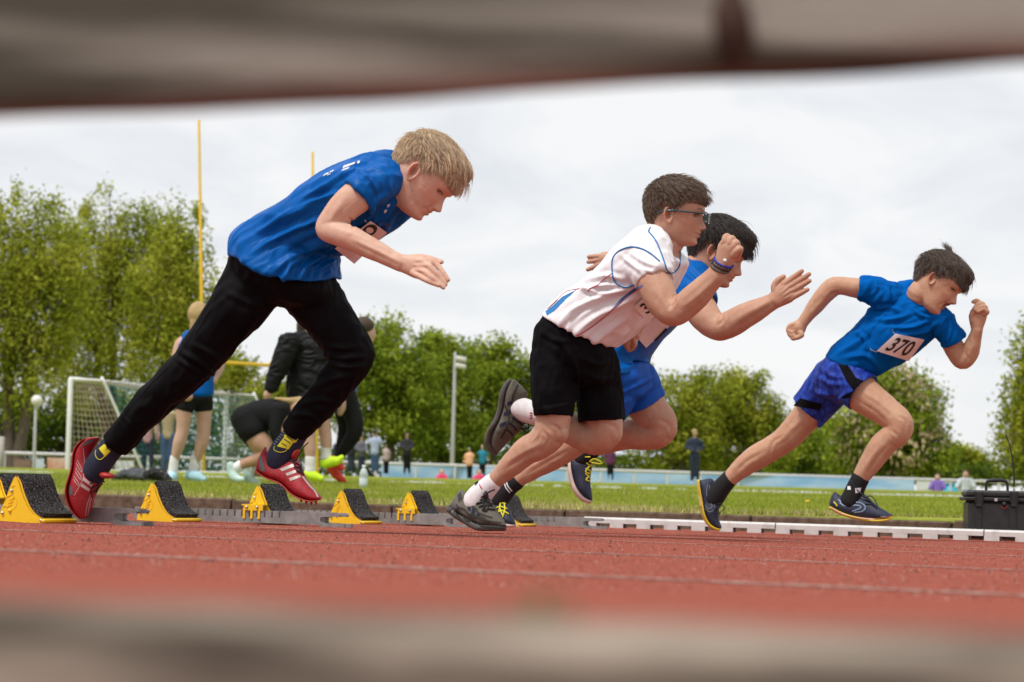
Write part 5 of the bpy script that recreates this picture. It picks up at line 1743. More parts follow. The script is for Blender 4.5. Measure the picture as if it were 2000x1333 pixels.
# socks and spiked shoes
for lab, st, lat in (('rear', [(232, 860, -.09, 23), (210, 885, -.09, 23.5), (193, 907, -.09, 25), (182, 925, -.09, 24)], -.09), ('front', [(585, 840, .09, 22), (563, 868, .09, 26), (550, 890, .09, 28), (545, 905, .09, 26)], .09)):
    v, f = B.limb(st, 26, 5, ratio=1.0)
    so = mk('sock', v, f, m_navysock, A_)
    Ss = Surf((v, f))
    if lab == 'rear':
        rng_ = [(187, 880), (186, 888), (190, 896), (196, 898), (203, 893), (206, 886)]
        cords('emblem', Ss, [rng_], .0010, m_yprint, so, .0010)
        patch('emblem', Ss, [[(193, 876), (203, 868), (209, 876), (199, 885)], [(199, 884), (211, 877), (216, 882), (205, 893)], [(204, 868), (208, 868), (208, 872), (205, 873)]], m_yprint, so, .001, 5, 4)
    else:
        cords('emblem', Ss, [[(562, 846), (566, 843.5), (574, 846), (581, 854), (580, 860), (574, 861)], [(536, 872), (535, 878), (540, 882), (549, 884), (558, 881), (562, 877)]], .0010, m_yprint, so, .0010)
        patch('emblem', Ss, [[(558, 850), (576, 861), (564, 878), (541, 872)], [(556, 848), (562, 852), (560, 856), (554, 853)], [(572, 862), (580, 860), (579, 864), (573, 866)]], m_yprint, so, .001, 8, 6)
        strips('emblem_bars', Ss, [[(550, 866), (560, 872)], [(555, 858), (567, 866)], [(560, 853), (572, 861)]], 1.6, m_navysock, so, .0018)
        strips('woven_ticks', Ss, [[(534.5 + 3.4 * k, 866 - 4.4 * k), (538.5 + 3.4 * k, 869 - 4.4 * k)] for k in range(7)], 1.0, m_bluegrey, so, .0012)
WID = [.027, .031, .033, .033, .035, .040, .044, .042, .034, .020]
sh, Sh, _ = shoe(B, [(196, 857), (187, 871), (178, 888), (181, 905), (191, 922), (205, 931), (202, 943), (192, 957), (185, 970), (182, 988), (171, 1009)],
                 [(166, 858), (150, 871), (144, 890), (143, 910), (138, 930), (133, 947), (131, 962), (135, 981), (143, 1001), (156, 1014)], WID, -.09, A_, m_redshoe, m_redsole, 3.2, 'shoe', sole_w=1.02)
patch('stripe', Sh, [[(164, 917), (186, 937), (183, 940.5), (163, 923)], [(163, 932), (181, 947), (178, 951), (161, 938)], [(160, 944.5), (176, 956), (173, 960.5), (157, 950)]], m_silver, sh)
strips('piping', Sh, [[(151, 899), (160, 918), (158, 921), (149, 905)], [(148, 914), (158, 932), (156, 936), (147, 921)], [(144, 930), (154, 945), (152, 948), (143, 936)], [(167, 1008), (170, 988), (177, 966)], [(171, 1008), (175, 986), (180, 968)], [(162, 875), (165, 905), (162, 935), (145, 968)]], 1.0, m_silver, sh)
patch('heel_counter', Sh, [[(157, 874), (168, 861), (190, 857), (172, 868)]], m_grey, sh)
patch('toe_guard', Sh, [[(136, 944), (141, 954), (142, 968), (134, 966)]], m_grey, sh)
g = G().add(*B.limb([(196, 926, -.095, 6), (208, 929, -.10, 6.5, 2.2), (219, 930, -.10, 4, 2.5)], 14, 4)); mkg('tongue', g, m_redsole, sh)
cords('laces', Sh, [[(176, 946), (186, 941), (200, 934)], [(180, 953), (190, 948), (202, 938)], [(183, 962), (190, 955), (200, 945)], [(187, 934), (196, 936), (204, 942)], [(182, 950), (178, 962), (180, 972)], [(190, 940), (192, 950), (188, 962)]], .0021, m_lace, sh, .002)
sh, Sh, _ = shoe(B, [(520, 873), (523, 888), (531, 897), (547, 899), (563, 896), (577, 890), (588, 908), (596, 930), (606, 946), (620, 961), (628, 971)],
                 [(500, 921), (515, 933), (532, 940), (547, 945), (560, 957), (571, 968), (585, 975), (600, 980), (612, 982), (625, 977)], WID, .09, A_, m_redshoe, m_redsole, 3.2, 'shoe', sole_w=1.02)
patch('stripe', Sh, [[(546, 916.5), (571.5, 906), (574.5, 911.5), (551, 921)], [(557.5, 925), (576.5, 918), (579, 923), (561, 930)], [(564.5, 934.5), (585, 927.5), (588, 932), (567, 940)]], m_silver, sh)
strips('piping', Sh, [[(591, 931), (604, 948), (614, 958), (621, 971)]], 3.0, m_silver, sh)
patch('heel_counter', Sh, [[(506, 893), (510, 890), (518, 922), (506, 919)]], m_grey, sh, .0012, 4, 6)
g = G().add(*B.limb([(573, 898, .088, 6), (577, 888, .084, 6, 1.8), (580, 881, .08, 4, 2)], 14, 4)); mkg('tongue', g, m_redsole, sh)
cords('laces', Sh, [[(558, 898), (566, 901), (577, 899)], [(572, 903), (581, 906), (587, 913)], [(576, 912), (584, 914), (591, 921)], [(580, 920), (587, 921), (593, 928)], [(577, 900), (576, 913), (583, 922), (590, 922), (587, 908)]], .0022, m_lace, sh, .002)
g = G().add(*tube([B.pt(578, 900, .07), B.pt(584, 888, .06), B.pt(592, 875, .05), B.pt(602, 865, .05)], .0018, 6, 4)); mkg('lace_end', g, m_lace, sh)
g = G()
for x, yy in ((588, 980), (598, 984), (608, 986), (617, 984)): g.add(*tube([B.pt(x, yy - 3, .085), B.pt(x + .5, yy + .8, .085)], [.0042, .002], 6))
mkg('spikes', g, m_redsole, sh)

# ---------------------------------------------------------------- 2: boy with glasses, white shirt, black shorts
B = Body(lane(6.55))
pB = on_ground(940, B.zf(940))
B_ = thing('person', pB, 'boy with glasses in white shirt with blue piping and black shorts, mid stride', 'person', 'boys sprinting from the blocks')
H = Head(B, (1306, 421), -.075, 10, 14, 0.925, 0, dict(browc=(.06, .035, .022), hl=[.056, .057, .056, .048, .028, .006, .010, .032, .006, -.032, -.052], purse=.8, fat=.07, lid=.0050, gaze=(1, .1, -.1)))
tors = [(1064, 611, 1202, 682, .150), (1088, 588, 1216, 668, .146), (1118, 566, 1240, 650, .142), (1148, 546, 1268, 622, .142), (1182, 514, 1296, 590, .148), (1214, 478, 1320, 556, .152), (1244, 455, 1336, 524, .145), (1259, 449, 1334, 513, .105), (1271, 447, 1320, 505, .066)]
g = H.parts()
g.add(*H.neck(B.pt(1297, 482, 0), .060, .060, .053))
g.add(*B.pairs([(a + 7, b + 4, c - 7, d - 4, e - .013) for a, b, c, d, e in tors[:-1]]))
g.add(*B.limb([(1258, 505, -.115, 32), (1272, 535, -.160, 34), (1284, 568, -.180, 33, 1), (1300, 600, -.19, 29), (1320, 612, -.195, 25), (1346, 590, -.20, 26), (1372, 566, -.205, 24), (1396, 540, -.21, 19.5, .95), (1408, 522, -.212, 17, .85), (1416, 508, -.214, 17.5, .75)], 28, 6, capk=.5))
pl = -.214
g.add(*B.limb([(1412, 515, pl, 17, .75), (1418, 500, pl, 20, .75), (1423, 484, pl, 21, .8), (1426, 472, pl, 17, .8)], 24, 5, capk=.5))
for (kx, ky), (mx_, my), (tx, ty), r_ in (((1416, 471), (1419, 462), (1430, 472), 7.2), ((1426, 474), (1429, 466), (1437, 478), 7.4), ((1433, 481), (1438, 474), (1442, 487), 7.2), ((1437, 491), (1446, 486), (1443, 498), 6.6)):
    g.add(*B.limb([(kx - 4, ky + 8, pl - .012, r_), (kx, ky, pl - .016, r_), (mx_, my, pl - .010, r_ * .95), (tx, ty, pl + .004, r_ * .85), (tx - 5, ty + 9, pl + .012, r_ * .8)], 12, 4, capk=1))
g.add(*B.limb([(1408, 498, pl + .02, 8), (1420, 482, pl + .035, 8), (1432, 484, pl + .03, 6.5)], 12, 4, capk=1))
# left arm, bent behind the chest with the hand below the shirt
g.add(*B.limb([(1278, 520, .12, 30), (1270, 560, .165, 30), (1262, 600, .175, 26), (1250, 622, .165, 20), (1243, 636, .155, 17, .9), (1238, 648, .15, 16, .75)], 24, 5))
pl = .15
g.add(*B.limb([(1241, 642, pl, 15, .8), (1236, 655, pl, 16, .7), (1231, 666, pl, 14, .7)], 18, 4, capk=.5))
for (a, b, c) in (((1228, 655), (1220, 661), (1224, 671)), ((1227, 663), (1220, 669), (1225, 678)), ((1230, 669), (1224, 676), (1229, 684)), ((1238, 662), (1240, 672), (1234, 682))):
    g.add(*B.limb([(a[0] + 6, a[1] - 4, pl - .012, 6.3), (a[0], a[1], pl - .016, 6), (b[0], b[1], pl - .018, 5.6), (c[0], c[1], pl - .008, 5)], 12, 4, capk=1))
# right leg planted, left knee driving forward
g.add(*B.limb([(1088, 660, -.04, 48), (1083, 715, -.07, 44), (1081, 775, -.085, 38), (1080, 815, -.09, 34.5), (1074, 846, -.09, 33), (1054, 868, -.09, 29.5), (1030, 880, -.09, 27.5), (1006, 902, -.09, 24), (983, 924, -.09, 19), (962, 944, -.09, 16), (945, 962, -.09, 16.5), (932, 976, -.09, 17)], 28, 6))
g.add(*B.limb([(1130, 668, .04, 48), (1155, 730, .07, 44), (1172, 790, .085, 39), (1181, 826, .09, 36), (1178, 848, .09, 35), (1155, 858, .09, 31), (1120, 840, .095, 31), (1085, 822, .10, 28), (1050, 809, .105, 21, .95), (1028, 803, .11, 18), (1010, 797, .11, 18)], 28, 6))
for (x, yy, l_, r_) in ((1089, 846, -.096, 22), (1062, 836, -.098, 15), (1190, 846, .088, 27), (938, 962, -.104, 8), (1312, 618, -.205, 14)): g.add(*knob(B, x, yy, l_, r_))
bodyB, sk = build_body(g, B_, SK_B, [H], .0023, [H], hands=[(B.pt(1428, 480, -.214), .075), (B.pt(1230, 665, .15), .06)], form=[([(1060, 876), (1025, 892), (985, 918)], 6, -.0024), ([(1076, 828), (1092, 838), (1096, 856), (1086, 868)], 4, -.0020), ([(1062, 842), (1072, 858), (1066, 874)], 4, -.0018), ([(1052, 830), (1050, 850), (1040, 862)], 4, .0014), ([(1178, 826), (1200, 834), (1208, 852)], 5, -.0020), ([(1318, 580), (1316, 592), (1310, 602)], 4, -.0024), ([(1335, 600), (1370, 572), (1400, 542)], 6, .0018), ([(1330, 622), (1370, 592), (1408, 552)], 5, -.0014), ([(1290, 575), (1304, 605)], 7, .0016), ([(1294, 455), (1306, 475), (1312, 492)], 5, .0022)])
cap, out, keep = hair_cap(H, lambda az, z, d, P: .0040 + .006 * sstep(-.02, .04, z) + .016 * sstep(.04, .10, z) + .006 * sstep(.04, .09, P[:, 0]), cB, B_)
hair_strands(H, out, keep, 6000, style(.9, 1.0, .030, .009, .9), hB, cap, 5)
Sk = Surf(sk)
# spectacles
g = G()
gl_ = thing('spectacles', B_.location, None, None) if False else None
def fr(pts): return [H.w(p) for p in pts]
lens_z0, lens_z1 = .006, .034
fobjs = []
for sd in (-1, 1):
    cx = sd * .033
    xs = lambda y: .1135 - .10 * abs(y) ** 1.35 * 1.1
    loop = [(cx - .0235, lens_z1 - .003), (cx - .018, lens_z1), (cx + .018, lens_z1), (cx + .0235, lens_z1 - .003), (cx + .0225, lens_z0 + .006), (cx + .017, lens_z0), (cx - .017, lens_z0), (cx - .0225, lens_z0 + .006), (cx - .0235, lens_z1 - .003)]
    g.add(*tube(fr([(xs(y_), y_, z_) for y_, z_ in loop]), .0024 * H.s, 8, 3))
    v = np.array(fr([(xs(y_), y_, z_) for y_, z_ in loop[:-1]])); v = np.concatenate([v, v + H.R[0] * .0012])
    fobjs.append((v, [list(range(8)), [15 - i for i in range(8)]] + [[i, (i + 1) % 8, 8 + (i + 1) % 8, 8 + i] for i in range(8)]))
    g.add(*tube(fr([(xs(.056), sd * .0560, lens_z1 - .006), (.088, sd * .0705, .0270), (.050, sd * .0775, .0240), (.006, sd * .0790, .0215), (-.028, sd * .0775, .0135), (-.040, sd * .0755, .0060)]), .0029 * H.s, 8, 5))
g.add(*tube(fr([(xs(.010), -.0095, .026), (.1165, 0, .0285), (xs(.010), .0095, .026)]), .0019 * H.s, 8, 4))
gl_ = mkg('spectacles', g, m_teal_fr, B_)
for v, f in fobjs: mk('lens', v, f, m_lens, gl_, smooth=False)
# shirt
g = G().add(*B.pairs(tors, caps=('cup', 'round'), grow=.006, cup=(.012, .05), capk=.2))
g.add(*B.limb([(1262, 485, -.06, 50, .85), (1266, 505, -.115, 48, .85), (1272, 530, -.155, 43, .95), (1279, 550, -.172, 39, 1)], 32, 6, caps=('round', 'cup'), cup=(.011, .04)))
g.add(*B.limb([(1278, 495, .06, 46, .9), (1278, 530, .125, 42, .95), (1272, 565, .16, 39, 1)], 30, 6, caps=('round', 'cup'), cup=(.011, .04)))
axB = B.pt(1300, 470) - B.pt(1130, 645)
shirt, sf = cloth('shirt', g, m_whitec, B_, .0042, 7, [
    ([(1085, 640), (1130, 600), (1190, 575), (1240, 560)], 7, 0.0075), ([(1110, 668), (1150, 630), (1200, 600), (1245, 575)], 7, 0.0083), ([(1140, 685), (1180, 650), (1225, 620)], 7, 0.0075), ([(1120, 575), (1165, 560), (1215, 558)], 6, 0.0067),
    ([(1175, 690), (1195, 668), (1222, 645)], 6, 0.0067), ([(1215, 500), (1240, 520), (1262, 540)], 5, 0.0045), ([(1240, 500), (1262, 515), (1290, 525)], 5, 0.0053), ([(1250, 522), (1270, 530), (1300, 536)], 5, 0.0045), ([(1150, 548), (1185, 540), (1215, 545)], 6, 0.0060), ([(1130, 562), (1170, 572), (1215, 568)], 5, 0.0060)],
    [(axB, 19, 5, .0056, 5), (axB, 48, 12, .0024, 8)], hem=[[(1064, 611), (1089, 653), (1120, 680), (1164, 693), (1202, 680)], [(1240, 558), (1275, 553), (1308, 545)]])
S = Surf(sf, sk)
cords('blue_piping', S, [[(1270, 445), (1267, 452), (1275, 462), (1284, 476), (1292, 496), (1299, 516), (1303, 528), (1311, 534), (1321, 529), (1328, 516), (1328, 490)],
                         [(1288, 510), (1270, 495), (1250, 485), (1229, 483), (1208, 491), (1197, 504), (1195, 522), (1198, 545), (1207, 556), (1222, 562), (1239, 557)]], .0023, m_bluepipe, shirt, .0022)
cords('red_piping', S, [[(1110, 672), (1116, 662), (1135, 652), (1160, 636), (1185, 616), (1205, 598), (1225, 580), (1252, 562)], [(1070, 603), (1088, 586), (1105, 570), (1122, 566), (1131, 564)], [(1149, 570), (1152, 564), (1166, 558), (1180, 546), (1194, 535)]], .0014, m_redpipe, shirt, .0014)
patch('blue_panel', S, [[(1065, 608), (1079, 598), (1083, 607), (1068, 617)], [(1079, 598), (1098, 580), (1104, 587), (1083, 607)], [(1098, 580), (1120, 569), (1126, 566), (1104, 586)]], m_bluepipe, shirt, .0012)
patch('blue_panel', S, [[(1190, 610), (1213, 583), (1216, 588), (1191, 611)], [(1213, 583), (1235, 566), (1240, 568), (1216, 588)], [(1235, 566), (1256, 556), (1254, 561), (1240, 568)]], m_bluepipe, shirt, .0012)
collar(B, (1269, 447, 1322, 507, .068), m_whitec, shirt, .0050)
cords('hem_stitch', S, [[(1072, 618), (1088, 645), (1112, 668), (1140, 682), (1165, 688), (1195, 674)]], .0007, M('pale_thread', (.60, .58, .60), .8), shirt, .0004)
bib(Surf(sf), [(1238, 600), (1268, 572), (1298, 600), (1258, 622)], B_, [('3', (.22, .18, .52, .88))], m_paper, m_ink, .010)
# bracelets
for c, r_, mt, lab in (((1413.5, 513), .0033, m_braid, 'blue braided bracelet'), ((1409.5, 519), .0026, m_lace, 'thin black bracelet'), ((1405.5, 523.5), .0030, m_braid2, 'grey braided bracelet')):
    ctr = B.pt(c[0], c[1], -.213); ax = nrm(B.pt(1418, 500, -.214) - B.pt(1396, 540, -.21))
    e1 = nrm(np.cross(ax, B.L)); e2 = np.cross(e1, ax); rr = B.m(1410, 19.0)
    tilt = .25
    o = mkg('bracelet', G().add(*tube([ctr + e1 * rr * math.cos(a) + e2 * rr * .9 * math.sin(a) + ax * rr * tilt * math.sin(a) for a in np.linspace(0, 2 * math.pi, 33)], r_, 8)), mt, B_)
    o['label'] = lab
mkg('bracelet_bead', G().add(*ball(B.pt(1416, 509.5, -.242), .0058, 12, 8)), m_print, bpy.data.objects[o.name])
# shorts
g = G().add(*B.pairs([(1066, 612, 1190, 660, .135), (1048, 640, 1200, 680, .142), (1040, 680, 1202, 715, .138), (1046, 715, 1196, 742, .115)], capk=.3))
g.add(*B.limb([(1100, 668, -.03, 56, .8), (1088, 705, -.06, 50, 1.05), (1083, 745, -.08, 44, 1.15), (1081, 780, -.088, 40, 1.2), (1081, 813, -.09, 37.5, 1.2)], 32, 6, caps=('round', 'cup'), cup=(.011, .05)))
g.add(*B.limb([(1145, 675, .03, 56, .8), (1160, 715, .06, 48, 1.1), (1168, 752, .08, 44, 1.15), (1173, 790, .09, 44, 1.25), (1175, 822, .092, 45.5, 1.25)], 32, 6, caps=('round', 'cup'), cup=(.011, .05)))
axS = np.array([0, 0, 1.0])
shorts, shf = cloth('shorts', g, m_blackc, B_, .0045, 6, [([(1060, 650), (1085, 665), (1110, 668)], 6, .004), ([(1125, 700), (1128, 740), (1120, 780)], 5, .005), ([(1140, 700), (1165, 712), (1195, 708)], 6, .005), ([(1145, 730), (1170, 742), (1200, 738)], 6, .004), ([(1055, 800), (1085, 796), (1112, 790)], 4, .0035), ([(1052, 690), (1056, 750), (1056, 800)], 2.2, .0014), ([(1090, 660), (1110, 690), (1120, 720)], 6, .004)], [(axS, 20, 8, .0046, 17), (axS, 55, 22, .0018, 18)], hem=[[(1044, 818), (1080, 812), (1118, 808)], [(1132, 821), (1175, 825), (1216, 829)]])
# near sock and chunky trainer
v, f = B.limb([(962, 943, -.09, 18.5), (948, 957, -.09, 21), (936, 970, -.09, 24), (926, 984, -.09, 25)], 26, 5)
so = mk('sock', v, f, m_whitesock, B_); Ss = Surf((v, f))
patch('red_mark', Ss, [[(935, 946), (937, 946), (938, 949), (936, 949)], [(936.6, 949.5), (939, 949), (940, 952.5), (937.6, 953)], [(939, 952.5), (941.5, 952.5), (942, 956), (939.6, 956)]], m_redpipe, so, .001, 3, 3)
patch('navy_mark', Ss, [[(926, 945), (933, 939), (935, 942), (928, 950)]], m_navysock, so, .001, 3, 3)
WB = [.034, .038, .040, .041, .043, .047, .050, .048, .042, .030]
sh, Sh, sv = shoe(B, [(884, 978), (892, 964), (904, 952), (910, 968), (922, 965), (943, 962), (957, 972), (966, 990), (976, 1006), (986, 1016), (988, 1026)],
                  [(872, 998), (884, 1010), (904, 1022), (916, 1029), (926, 1035), (937, 1037.5), (950, 1037.5), (963, 1037.5), (976, 1037.5), (987, 1037)], WB, -.09, B_, m_olive, m_oliver, 13, 'trainer', 2.8, 34, 1.05)
patch('stripe', Sh, [[(914, 978), (919.5, 979), (919, 999), (913, 996)], [(922.5, 990), (929, 992), (927, 1005), (920.5, 1004)], [(931, 1002), (938.5, 1005), (936, 1012.5), (929.5, 1010)]], m_navysock, sh)
strips('overlay', Sh, [[(905, 972), (918, 974), (924, 982), (921, 988), (930, 994), (932, 1000), (945, 1006), (962, 1011)], [(891, 985), (896, 992), (906, 995), (915, 1005), (922, 1012), (934, 1011), (950, 1018), (985, 1021)], [(897, 990), (892, 999), (902, 1006), (910, 1016)], [(918, 1003), (928, 1008), (944, 1012), (956, 1022)]], [2.4, 3.4, 3.0, 3.6, 2.0], m_olived, sh, .0022)
strips('sole_groove_shade', Sh, [[(876, 1000), (886, 994), (892, 1003), (906, 1008), (912, 1017), (926, 1019), (940, 1027), (962, 1029), (987, 1029)], [(932, 1033), (950, 1030), (985, 1033)], [(889, 1007), (895, 1008), (899, 1016)]], 1.6, M('sole_shadow_line', (.012, .011, .010), .8), sh, .003)  # dark strips painted as the shade in the sole's grooves
patch('heel_panel', Sh, [[(893, 967), (900, 960), (903, 974), (896, 981)]], m_olived, sh, .002, 4, 4)
patch('heel_clip', Sh, [[(878, 992), (889, 984), (893, 990), (884, 1004)]], m_grey, sh, .002, 4, 4)
g = G().add(*B.limb([(948, 978, -.10, 6), (952, 968, -.10, 6, 3.0), (954, 961, -.10, 4, 4)], 16, 4)); mkg('tongue', g, m_olived, sh)
cords('laces', Sh, [[(921, 971), (934, 974), (950, 976)], [(931, 984), (942, 981), (956, 981)], [(936, 990), (946, 987), (961, 988)], [(944, 998), (953, 994), (967, 996)], [(941, 969), (947, 980), (953, 990), (949, 999)], [(955, 975), (950, 985), (942, 996)], [(938, 976), (948, 985), (962, 984)]], .0026, m_lace, sh, .003)
g = G().add(*tube([B.pt(940, 972, -.135), B.pt(948, 967, -.138), B.pt(956, 961, -.14), B.pt(966, 957, -.14)], .0024, 6, 4)); mkg('lace_end', g, m_lace, sh)
# far sock and raised trainer
v, f = B.limb([(1058, 812, .105, 22), (1040, 807, .108, 23), (1022, 801, .11, 24), (1008, 797, .11, 23)], 26, 5)
so = mk('sock', v, f, m_whitesock, B_); Ss = Surf((v, f))
patch('red_mark', Ss, [[(1035, 806), (1040, 806), (1040, 809), (1035, 809)], [(1035, 811), (1040, 811), (1040, 814), (1035, 814)], [(1035, 816), (1040, 816), (1040, 819), (1035, 819)]], m_redpipe, so, .001, 3, 3)
sh, Sh, _ = shoe(B, [(1008, 744), (1022, 757), (1034, 771), (1024, 780), (1014, 798), (1017, 818), (1025, 832), (1014, 846), (1000, 856), (986, 872), (972, 886)],
                 [(990, 743), (980, 756), (974, 775), (973, 793), (964, 820), (953, 838), (947, 855), (946, 868), (952, 881), (962, 889)], WB, .11, B_, m_olive, m_oliver, 12, 'trainer', 2.8, 34, 1.05)
strips('overlay', Sh, [[(1012, 752), (1003, 770), (1001, 790), (1003, 810)], [(985, 790), (994, 812), (990, 835), (978, 858)], [(1012, 790), (1006, 812), (996, 830)]], 4, m_olived, sh, .002)
patch('stripe', Sh, [[(991, 786), (1003, 782), (1003, 789), (990, 793)], [(984, 806), (998, 801), (998, 808), (983, 813)], [(976, 828), (990, 823), (988, 830), (975, 835)]], m_navysock, sh)
cords('laces', Sh, [[(1006, 806), (1016, 812), (1024, 822)], [(1000, 815), (1010, 822), (1020, 830)], [(994, 826), (1004, 834), (1010, 842)], [(988, 838), (998, 846), (1002, 852)]], .0026, m_lace, sh, .003)
g = G()
for a in ([(1018, 832), (1026, 826), (1033, 831), (1030, 838), (1020, 837)], [(1016, 836), (1024, 842), (1030, 846)], [(1014, 748), (1018, 742), (1027, 743), (1030, 750)]):
    g.add(*tube([B.pt(x, yy, .105) for x, yy in a], .0024, 6, 4))
mkg('lace_loop', g, m_lace, sh)

# ---------------------------------------------------------------- 3: dark haired boy half hidden, blue shirt and shorts
B = Body(lane(7.45))
pC = on_ground(975, B.zf(975))
C_ = thing('person', pC, 'dark haired boy in blue shirt and shorts half hidden by the boy in white', 'person', 'boys sprinting from the blocks')
H = Head(B, (1390, 494), -.080, 26, 10, 1.01, 2, dict(browc=(.020, .014, .010), hl=[.040, .040, .038, .034, .022, .004, .010, .032, .006, -.034, -.055], lid=.0042, gaze=(1, 0, -.3), frown=.15))
tors = [(1186, 748, 1278, 728, .150), (1190, 702, 1266, 700, .146), (1214, 652, 1300, 656, .142), (1250, 595, 1340, 622, .145), (1288, 548, 1378, 592, .152), (1318, 520, 1394, 566, .148), (1338, 508, 1396, 548, .105), (1352, 504, 1392, 536, .066)]
g = H.parts()
g.add(*H.neck(B.pt(1368, 532, 0), .060, .060, .054))
g.add(*B.pairs([(a + 6, b + 3, c - 6, d - 3, e - .013) for a, b, c, d, e in tors[2:-1]]))
g.add(*B.limb([(1345, 560, -.10, 30), (1362, 592, -.145, 32), (1380, 622, -.165, 30), (1402, 640, -.175, 25), (1425, 634, -.18, 26), (1455, 617, -.19, 24), (1485, 602, -.20, 20, .9), (1508, 590, -.205, 16.5, .8), (1520, 582, -.207, 17, .6)], 28, 6, capk=.5))
pl = -.207
g.add(*B.limb([(1512, 588, pl, 16.5, .75), (1524, 579, pl, 20, .55), (1536, 571, pl, 22, .48), (1545, 566, pl, 19, .42)], 24, 5, capk=.4))
for st in ([(1532, 556, 7.5), (1545, 546, 6.6), (1556, 538, 6.0), (1566, 530, 4.6)], [(1540, 563, 7.2), (1554, 553, 6.4), (1567, 545, 5.8), (1580, 536, 4.6)], [(1543, 573, 7.0), (1557, 563, 6.2), (1569, 556, 5.6), (1581, 549, 4.5)], [(1538, 586, 6.8), (1554, 578, 5.8), (1566, 572, 5.2), (1577, 566, 4.4)], [(1516, 574, 8.5), (1513, 560, 7.6), (1520, 548, 6.6), (1530, 541, 5.2)]):
    g.add(*B.limb([(x, yy, pl - .002, r_) for x, yy, r_ in st], 12, 5, capk=1))
# left arm swung back, hand behind the white shirt
g.add(*B.limb([(1335, 560, .11, 30), (1290, 585, .17, 29), (1248, 575, .19, 24), (1222, 540, .19, 20), (1200, 515, .185, 14.5, .9), (1190, 508, .18, 14, .8)], 24, 5))
pl = .18
g.add(*B.limb([(1194, 510, pl, 13.5, .8), (1183, 506, pl, 15, .65), (1174, 508, pl, 14, .6)], 18, 4, capk=.4))
for st in ([(1176, 500, 5.6), (1163, 501, 5.2), (1150, 502, 4.2)], [(1174, 507, 5.6), (1162, 510, 5.2), (1149, 512, 4.2)], [(1175, 514, 5.8), (1162, 521, 5.2), (1148, 527, 4.3)], [(1182, 517, 5.4), (1172, 524, 5.0), (1162, 529, 4.2)]):
    g.add(*B.limb([(x, yy, pl - .004, r_) for x, yy, r_ in st], 12, 5, capk=1))
g.add(*B.limb([(1240, 740, .05, 45), (1250, 770, .075, 42), (1272, 806, .085, 38), (1288, 828, .09, 36), (1283, 846, .09, 32), (1256, 850, .09, 29.5), (1225, 850, .09, 29), (1190, 862, .095, 24), (1160, 875, .10, 17.5), (1145, 886, .10, 15), (1136, 896, .10, 15)], 28, 6))
g.add(*B.limb([(1210, 745, -.05, 45), (1180, 795, -.075, 40), (1150, 836, -.08, 32), (1118, 868, -.08, 27), (1080, 893, -.08, 25), (1040, 918, -.08, 19.5), (1012, 938, -.08, 14.5), (992, 952, -.08, 14), (980, 966, -.08, 15)], 28, 6))
for (x, yy, l_, r_) in ((1298, 838, .086, 26), (1404, 646, -.186, 14)): g.add(*knob(B, x, yy, l_, r_))
bodyC, sk = build_body(g, C_, SK_C, [H], .0024, [H], hands=[(B.pt(1550, 562, -.207), .10), (B.pt(1165, 510, .18), .06)], form=[([(1412, 615), (1410, 628), (1402, 636)], 4, -.0024), ([(1430, 645), (1470, 622), (1508, 596)], 6, -.0016), ([(1430, 628), (1470, 606), (1510, 586)], 6, .0016), ([(1285, 820), (1305, 828), (1312, 846)], 5, -.0022), ([(1524, 575), (1544, 556)], 3, .0012), ([(1528, 580), (1550, 564)], 3, .0012), ([(1530, 586), (1550, 574)], 3, .0010), ([(1110, 880), (1070, 902), (1030, 926)], 5, -.0018)])
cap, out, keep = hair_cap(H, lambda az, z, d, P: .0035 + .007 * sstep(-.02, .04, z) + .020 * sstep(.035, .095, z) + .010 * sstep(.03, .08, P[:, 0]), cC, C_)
hair_strands(H, out, keep, 6000, style(1.0, 1.0, .070, .014, .4, swirl=.25), hC, cap, 7)
g = G().add(*B.pairs(tors, caps=('cup', 'round'), grow=.006, cup=(.012, .05), capk=.2))
g.add(*B.limb([(1350, 545, -.06, 42, .9), (1358, 572, -.125, 39, .95), (1368, 596, -.155, 36, 1)], 30, 6, caps=('round', 'cup'), cup=(.011, .04)))
g.add(*B.limb([(1345, 550, .06, 42, .9), (1318, 572, .13, 38, 1), (1298, 582, .16, 36, 1)], 30, 6, caps=('round', 'cup'), cup=(.011, .04)))
axC = B.pt(1370, 525) - B.pt(1235, 735)
shirt, sf = cloth('shirt', g, m_blue, C_, .0045, 6, [([(1240, 660), (1280, 640), (1312, 620)], 6, .005), ([(1225, 690), (1250, 668), (1285, 655)], 6, .005), ([(1210, 720), (1240, 715), (1270, 705)], 6, .004), ([(1335, 530), (1355, 545), (1375, 570)], 5, .004), ([(1350, 520), (1370, 540), (1388, 565)], 5, .004), ([(1320, 575), (1345, 572), (1380, 590)], 5, .004)], [(axC, 20, 6, .0028, 25)])
S = Surf(sf)
bib(S, [(1240, 655), (1285, 615), (1312, 634), (1262, 680)], C_, [], m_paper, m_ink, .016, strokes=[([(1279, 666), (1290, 655), (1302, 642)], 4.5)])
g = G().add(*B.pairs([(1188, 720, 1276, 715, .135), (1180, 745, 1284, 742, .14), (1190, 775, 1276, 770, .12)], capk=.3))
g.add(*B.limb([(1240, 742, .04, 47, .9), (1250, 768, .07, 45, 1.05), (1262, 790, .085, 43.5, 1.15)], 32, 6, caps=('round', 'cup'), cup=(.011, .05)))
g.add(*B.limb([(1212, 745, -.04, 47, .9), (1190, 785, -.075, 44, 1.05), (1172, 812, -.085, 42, 1.1)], 32, 6, caps=('round', 'cup'), cup=(.011, .05)))
cloth('shorts', g, m_blue_s, C_, .0048, 5, [([(1215, 790), (1250, 770), (1285, 745)], 6, .004), ([(1210, 770), (1240, 755), (1275, 738)], 5, .004)], [(axC, 24, 8, .0034, 27)])
